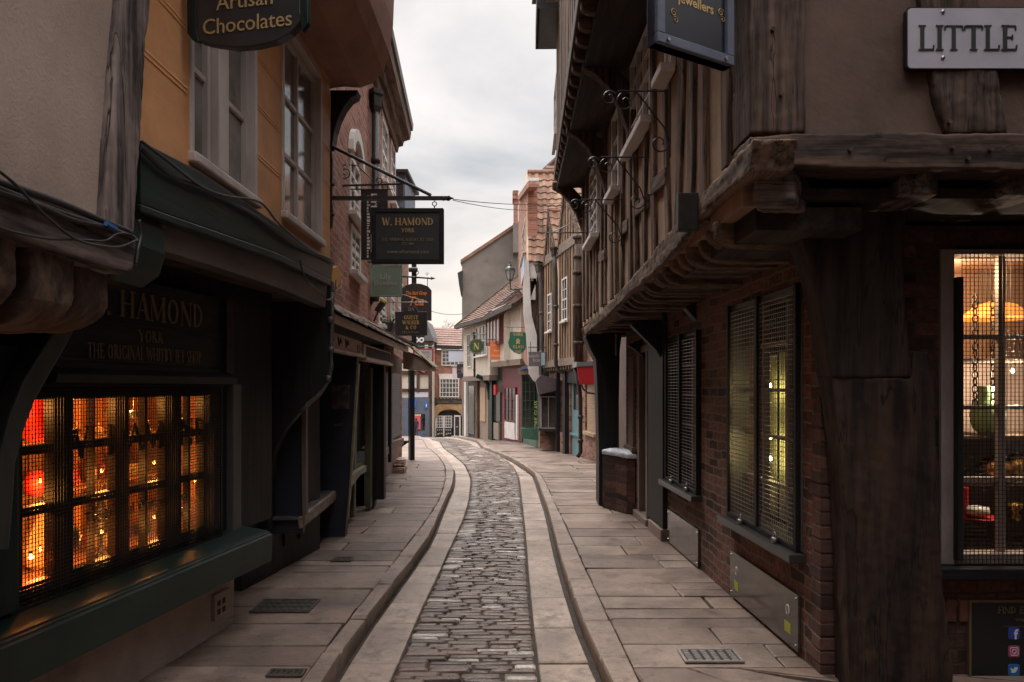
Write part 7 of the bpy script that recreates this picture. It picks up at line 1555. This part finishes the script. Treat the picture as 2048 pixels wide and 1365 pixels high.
m = Mesh(); a_, b_ = ray(1082.5, 731, 21), ray(1090, 706, 21); m.box(a_.x, b_.x, 20.992, 21, a_.z, b_.z); m.build('blue_strip', plain('strip_blue', (.30, .42, .46), .5), t)
tx(t, 20.99, [(plain('letter_soft', (.45, .42, .42), .5), [('s', 'lunch', 1067, 715.5, 8, dict(cond=.9)), ('s', 'box', 1073, 724, 8, dict(cond=.9))])])
m = Mesh(); m.tube([ray(1056, 695, 21), ray(1094, 695, 21)], .012, 6); m.tube([ray(1061, 684, 21), ray(1061, 705, 21)], .01, 5); m.tube([ray(1086, 695, 21), ray(1086, 705, 21)], .008, 5); m.build('bracket_bar', 'iron_black', t)
# ---- tall rendered gable behind, its chimney
bigh = thing('rendered_building', 'tall grey rendered gable wall rising behind the low ivory houses', 'building', (-1, 43, 0))
m = Mesh(); front(m, 42, [(924,521),(1029,452),(1150,375),(1150,900),(924,900)], 9); m.build('gable_wall', 'render_grey', bigh)
m = Mesh(); front(m, 41.9, [(921,520),(1029,448),(1150,370),(1150,377),(1029,455),(921,527)], 9.2); m.build('verge', 'clay_tile', bigh)
m = Mesh(); front(m, 41.8, [(915,546),(925,541),(925,580),(922,592),(918,570)], .8); m.build('gutter_end', 'iron_black', bigh)
m = Mesh(); front(m, 41, [(1026,447),(1037,447),(1037,505),(1026,505)], 1.2); m.build('chimney_base', 'render_grey', bigh)
m = Mesh(); front(m, 41, [(1027,398),(1036,398),(1036,447),(1027,447)], 1.1); ch = m.build('chimney', 'brick_red_front', bigh)
m = Mesh(); front(m, 40.9, [(1025,392),(1038,392),(1038,398),(1025,398)], 1.3); m.build('chimney_cap', 'brick_red_front', ch)
for x in (1028, 1033): m = Mesh(); m.lathe(ray(x+.8, 392, 41.4), [(.1, 0), (.12, .1), (.1, .3), (.0, .3)], 8); m.build('chimney_pot', 'clay_tile', ch)
# ================================================================ THE FAR END
Yp = 66.0
pub = thing('public_house', 'red brick pub with stone arch and white gridded doors closing the street', 'pub', (-6.4, Yp, g(Yp)))
m = Mesh(); front(m, Yp, [(858,700),(928,700),(945,700),(945,900),(858,900)], 6); m.build('wall', 'brick_red_front', pub)
a_, b_ = ray(855, 694, Yp-.3), ray(948, 699, Yp-.3); r0, r1 = ray(862, 655, Yp+3.5), ray(945, 659, Yp+3.5)
tiled_slope(ray(855, 692, Yp-.3), ray(950, 694, Yp-.3), r1, r0, 'roof', pub, mat('pub_tile', (.19, .11, .085), (.14, .08, .062), (1, 1, 1), .85, .3, isl=.15), tw=.6, th=.5)
m = Mesh(); front(m, Yp-.35, [(860,690),(928,692),(928,699),(860,697)], .4); m.build('gutter', 'iron_black', pub)
w_ = frontw(pub, Yp-.1, 883, 918, 700, 732, 4, 4, 'window_paint_white', fw=2, bw=1.1); frontw(pub, Yp-.25, 879, 918, 757, 795, 6, 4, 'window_paint_white', fw=2, bw=1.1)
m = Mesh(); front(m, Yp-.12, [(881,694),(919,696),(919,703),(883,702)], .1); front(m, Yp-.15, [(877,748),(922,748),(919,759),(879,758)], .1); m.build('lintel', 'window_paint_white', pub)
m = Mesh(); front(m, Yp-.3, [(862,796),(928,797),(928,809),(862,808)], .4); fs = m.build('name_fascia', 'sign_black', pub)
tx(fs, Yp-.31, [('gold_dim', [('s', 'Golden', 886, 806.5, 6, dict(bold=.02)), ('s', 'Fleece', 917, 806.5, 6, dict(bold=.02))])])
m = Mesh()
for k in range(9): p = ray(868+k*7, 797.5, Yp-.4); m.lathe(p, [(0, -.05), (.06, 0), (0, .05)], 6)
m.build('fascia_beads', 'gold_letter', fs)
arch = [(864,840),(864,822),(869,813),(877,809),(928,809),(930,822),(930,838),(925,838),(922,829),(914,822),(903,819),(890,820),(880,824),(874,832),(871,840)]
m = Mesh(); front(m, Yp-.28, arch, .4); m.build('stone_arch', mat('stone_gold', (.42, .26, .12), (.26, .16, .08), (2.2, 2.2, 2.2), .85, .6), pub)
m = Mesh(); front(m, Yp-.02, [(866,822),(926,822),(926,900),(866,900)], .3); m.build('recess', 'paint_black_z', pub)
for x0, x1 in ((872, 886), (889, 904)):
    d_ = frontw(pub, Yp-.2, x0, x1, 832, 856, 4, 4, 'window_paint_white', fw=1.3, bw=.8, name='door'); m = Mesh(); front(m, Yp-.18, [(x0, 856), (x1, 856), (x1, 873), (x0, 873)], .1); m.build('lower_panel', 'sign_black', d_)
    tx(d_, Yp-.19, [('letter_white', [('s', '= = =', (x0+x1)/2, 862, 3.5, dict(bold=.02)), ('s', '= =', (x0+x1)/2+2.5, 869, 3.5, dict(bold=.02))])])
    m = Mesh(); p = ray(x0+4, 868, Yp-.2); front(m, Yp-.2, [(x0+2.2, 870), (x0+6.2, 870), (x0+4.2, 866)], .01); m.build('warning_mark', 'rim_yellow', d_)
m = Mesh(); front(m, Yp-.22, [(886.3,832),(888.7,832),(888.7,873),(886.3,873)], .1); front(m, Yp-.22, [(870.5,832),(872,832),(872,873),(870.5,873)], .1); m.build('door_frame', 'window_paint_white', pub)
m = Mesh(); front(m, Yp-.2, [(910,833),(918,833),(918,874),(910,874)], .1); bd = m.build('door', 'sign_black', pub)
m = Mesh(); front(m, Yp-.22, [(908,831),(921,831),(921,875),(918.5,875),(918.5,834),(910,834),(910,875),(908,875)], .1); m.build('door_frame', 'window_paint_white', bd)
m = Mesh(); front(m, Yp-.22, [(912,853),(916,853),(916,855.5),(912,855.5)], .05); m.build('letter_box', 'brass', bd)
# neighbouring black timber building with blue shop
blk = thing('corner_building', 'dark framed building with slate roof and blue signed shop at the street end', 'building', (-8.5, 63, 0))
Yb_ = 63.0
m = Mesh(); front(m, Yb_, [(790,675),(862,678),(862,905),(790,905)], 5); m.build('wall', 'plaster_ivory', blk)
m = Mesh(); front(m, Yb_-.3, [(790,640),(852,640),(864,672),(866,682),(790,682)], 5.4); m.build('roof', mat('slate_dull', (.13, .125, .13), (.09, .085, .085), (3, 3, 3), .8, .2), blk)
for q_ in ([(790,676),(866,676),(866,690),(790,690)], [(857,682),(864,682),(864,900),(857,900)], [(833,750),(839,750),(839,785),(833,785)], [(790,742),(860,742),(860,750),(790,750)], [(790,778),(860,778),(860,784),(790,784)]):
    m = Mesh(); front(m, Yb_-.15-.05*R.random(), q_, .12); m.build('timber', 'oak_dark_z', blk)
m = Mesh(); front(m, Yb_-.12, [(824,784),(858,784),(858,795),(824,795)], .1); m.build('blank_fascia', plain('fascia_lilac', (.50, .48, .52), .5), blk)
m = Mesh(); front(m, Yb_-.2, [(800,796),(859,796),(859,880),(800,880)], .2); sf = m.build('shop_front', mat('slate_blue_dark', (.10, .12, .16), (.075, .09, .125), (3, 3, 3), .5, .1), blk)
for x0, x1, y0_, y1_ in ((818, 832, 800, 816), (850, 855, 805, 817)):
    m = Mesh(); front(m, Yb_-.3, [(x0, y0_), (x1, y0_), (x1, y1_), (x0, y1_)], .08); bs_ = m.build('blue_sign', plain('sign_blue', (.01, .14, .62), .4), sf)
    m = Mesh(); front(m, Yb_-.32, [(x0+(x1-x0)*.4, y0_+4), (x0+(x1-x0)*.7, y0_+4), (x0+(x1-x0)*.7, y1_-3), (x0+(x1-x0)*.4, y1_-3)], .01); m.build('emblem', 'letter_white', bs_)
m = Mesh(); front(m, Yb_-.22, [(826,828),(850,828),(850,861),(826,861)], .02); m.build('shop_glass', 'pane_dark', sf)
m = Mesh(); front(m, Yb_-.26, [(829,833),(841,833),(841,859),(829,859)], .03); m.build('red_poster', plain('poster_red', (.62, .09, .10), .5), sf)
m = Mesh(); front(m, Yb_-.27, [(828,829),(842,829),(842,832.5),(828,832.5)], .03); m.build('warm_strip', plain('strip_warm', (.62, .40, .22), .5), sf)
frontw(blk, Yb_-.1, 829, 834, 750, 776, 1, 2, 'window_paint_white')
frontw(blk, Yb_-.17, 850, 856, 690, 698, 2, 1, 'window_paint_white')
t = sign_board('hanging_sign', 'dark banner sign with white mask emblem beyond the solicitors sign', 22.0, 827, 849, 672, 700, 'sign_black', .03)
m = Mesh(); front(m, 21.99, [(829,677),(834,675),(838,678),(842,675),(848,676),(848,683),(843,686),(838,683),(833,686),(829,682)], .008); mk = m.build('mask_emblem', 'letter_white', t)
m = Mesh(); front(m, 21.985, [(831,678.5),(835,678.5),(835,682),(832,682)], .003); front(m, 21.985, [(841,678.5),(845.5,678),(845,682),(841,682)], .003); m.build('eye_hole', 'sign_black', mk)
m = Mesh(); m.tube([ray(820, 671, 22), ray(850, 671, 22)], .02, 6); m.build('bracket_bar', 'iron_black', t)
t = sign_board('hanging_sign', 'plain pale lilac banner sign hung in front of the pub windows', 36, 897, 929, 702, 724, plain('banner_lilac', (.52, .54, .64), .6), .04)
m = Mesh(); m.tube([ray(895, 701, 36), ray(932, 701, 36)], .03, 6); m.build('bracket_bar', 'iron_black', t)
t = sign_board('hanging_sign', 'small navy cafe sign with brown cup picture at the row end', 35.5, 914, 932, 730, 757, plain('sign_navy_far', (.02, .03, .055), .5), .04)
tx(t, 35.49, [('letter_white', [('s', '- - -', 919, 741, 4, dict(cond=.8)), ('s', '- -', 919, 748, 4, dict(cond=.8))])])
m = Mesh(); front(m, 35.48, [(922,735),(930,735),(930,745),(926,749),(922,745)], .008); m.build('emblem', 'wood_edge', t)
m = Mesh(); m.tube([ray(912, 729, 35.5), ray(933, 729, 35.5)], .03, 6); m.build('bracket_bar', 'iron_black', t)
t = sign_board('hanging_sign', 'narrow pale pink banner hanging behind the navy cafe sign', 40, 905, 913, 735, 757, plain('banner_pink', (.50, .42, .42), .6), .04)
m = Mesh(); m.tube([ray(903, 734, 40), ray(915, 734, 40)], .03, 6); m.build('bracket_bar', 'iron_black', t)
# person in front of the blue shop
t0 = ray(832.5, 871, 60.0); zg = g(60)
per = thing('person', 'person in dark navy coat walking away near the blue shop', 'person', (t0.x, 60, zg))
def figure(base, h, par):
    me = bpy.data.meshes.new('body'); k = h
    J = [((0, 0, .53), .075), ((0, 0, .62), .085), ((0, .01, .74), .10), ((0, .01, .82), .06), ((0, 0, .87), .035), ((0, -.0, .93), .058), ((0, 0, .975), .05),
         ((.10, .01, .80), .045), ((.135, .02, .66), .036), ((.13, -.04, .53), .028), ((.13, -.05, .47), .022), ((-.10, .01, .80), .045), ((-.135, .0, .66), .036), ((-.13, .05, .54), .028), ((-.13, .06, .48), .022),
         ((.05, 0, .49), .062), ((.055, -.05, .27), .045), ((.055, -.02, .05), .03), ((.06, -.07, .015), .024), ((-.05, 0, .49), .062), ((-.055, .04, .27), .045), ((-.055, .10, .05), .03), ((-.06, .05, .015), .024)]
    E = [(0, 1), (1, 2), (2, 3), (3, 4), (4, 5), (5, 6), (3, 7), (7, 8), (8, 9), (9, 10), (3, 11), (11, 12), (12, 13), (13, 14), (0, 15), (15, 16), (16, 17), (17, 18), (0, 19), (19, 20), (20, 21), (21, 22)]
    me.from_pydata([(base[0]+x*k, base[1]+y*k, base[2]+z*k) for (x, y, z), r in J], E, []); o = bpy.data.objects.new('body', me); col.objects.link(o); adopt(o, par)
    sk = o.modifiers.new('s', 'SKIN'); 
    for i, (_, r) in enumerate(J): v = me.skin_vertices[0].data[i] if me.skin_vertices else None
    return o, J, k
o, J, k = figure((t0.x, 60, zg), 1.55, per)
if not o.data.skin_vertices:
    bpy.context.view_layer.objects.active = o
o.modifiers.clear()
# grow the body as one skinned surface
b_ = bmesh.new(); b_.from_mesh(o.data); ly = b_.verts.layers.skin.verify(); b_.verts.ensure_lookup_table()
for i, (_, r) in enumerate(J): b_.verts[i][ly].radius = (r*k, r*k*.85); b_.verts[i][ly].use_root = (i == 0)
b_.to_mesh(o.data); b_.free(); o.modifiers.new('s', 'SKIN'); sb_ = o.modifiers.new('u', 'SUBSURF'); sb_.levels = sb_.render_levels = 1
o.data.materials.append(plain('coat_navy', (.018, .022, .045), .8))
m = Mesh(); m.lathe((t0.x, 60, zg+1.55*.90), [(.0, -.02), (.075, -.01), (.098, .05), (.085, .13), (.03, .165), (0, .17)], 10); m.build('hair', plain('hair_dark', (.02, .015, .012), .7), per, smooth=True)
# bare tree behind the pub
t = thing('bare_tree', 'small leafless tree showing above the pub roof', 'tree', tuple(ray(887, 662, 80)))
m = Mesh(); RR = random.Random(2)
def branch(p, d, L_, r, n):
    q = p+d*L_; m.tube([p, q], [r, r*.6], 5)
    if n:
        for _ in range(3): d2 = (d+Vector((RR.uniform(-.6, .6), RR.uniform(-.3, .3), RR.uniform(-.1, .5)))).normalized(); branch(p.lerp(q, RR.uniform(.6, 1)), d2, L_*RR.uniform(.5, .75), r*.55, n-1)
branch(ray(887, 690, 80), Z_, 1.3, .06, 5); m.build('trunk', mat('bark_far', (.16, .12, .11), (.12, .09, .08)), t)
# overhead wires
def wire(a, b, sag, r): a, b = Vector(a), Vector(b); return [a.lerp(b, i/14)-Z_*sag*4*(i/14)*(1-i/14) for i in range(15)]
m = Mesh(); m.tube(wire(ray(906, 399, 5.82), ray(1168, 399, 10.3), .06, 0), .0035, 5); tag(m.build('overhead_wire', 'cable_black'), 'upper of two thin wires crossing the street from the iron bar', 'wire')
m = Mesh(); m.tube(wire(ray(906, 401, 5.82), ray(1168, 402, 10.3), .11, 0), .003, 5); tag(m.build('overhead_wire', 'cable_black'), 'lower of two thin wires crossing the street from the iron bar', 'wire')
m = Mesh(); m.tube(wire(ray(860, 622, 30), ray(926, 628, 36), .1, 0), .012, 5); tag(m.build('overhead_wire', 'cable_black'), 'thin distant wire low in the sky above the pub roof', 'wire')
# ---- unseen blocks added out of view, sized to shade the near lane
bh = thing('rendered_building', 'unseen plain block added for shade opposite the corner house, behind the viewer', 'building', (4, -4, 0))
m = Mesh(); m.box(1.9, 9, -14, 1.15, -.3, 2.6); m.box(1.5, 9, -14, 1.2, 2.6, 6.6); m.build('wall', 'plaster_dim', bh)
bh2 = thing('rendered_building', 'unseen rendered block added to shade the lane behind the viewer', 'building', (0, -14, 0))
m = Mesh(); m.box(-8, 9, -18, -12, -.3, 6); m.build('wall', 'plaster_dim', bh2)
bh3 = thing('rendered_building', 'unseen rendered block added to shade the side passage, right of the frame', 'building', (9, 2, 0))
m = Mesh(); m.box(7.5, 12, .2, 5.5, -.3, 6.5); m.build('wall', 'plaster_dim', bh3)
for o in list(bpy.data.objects):
    if '_w' in o: del o['_w']
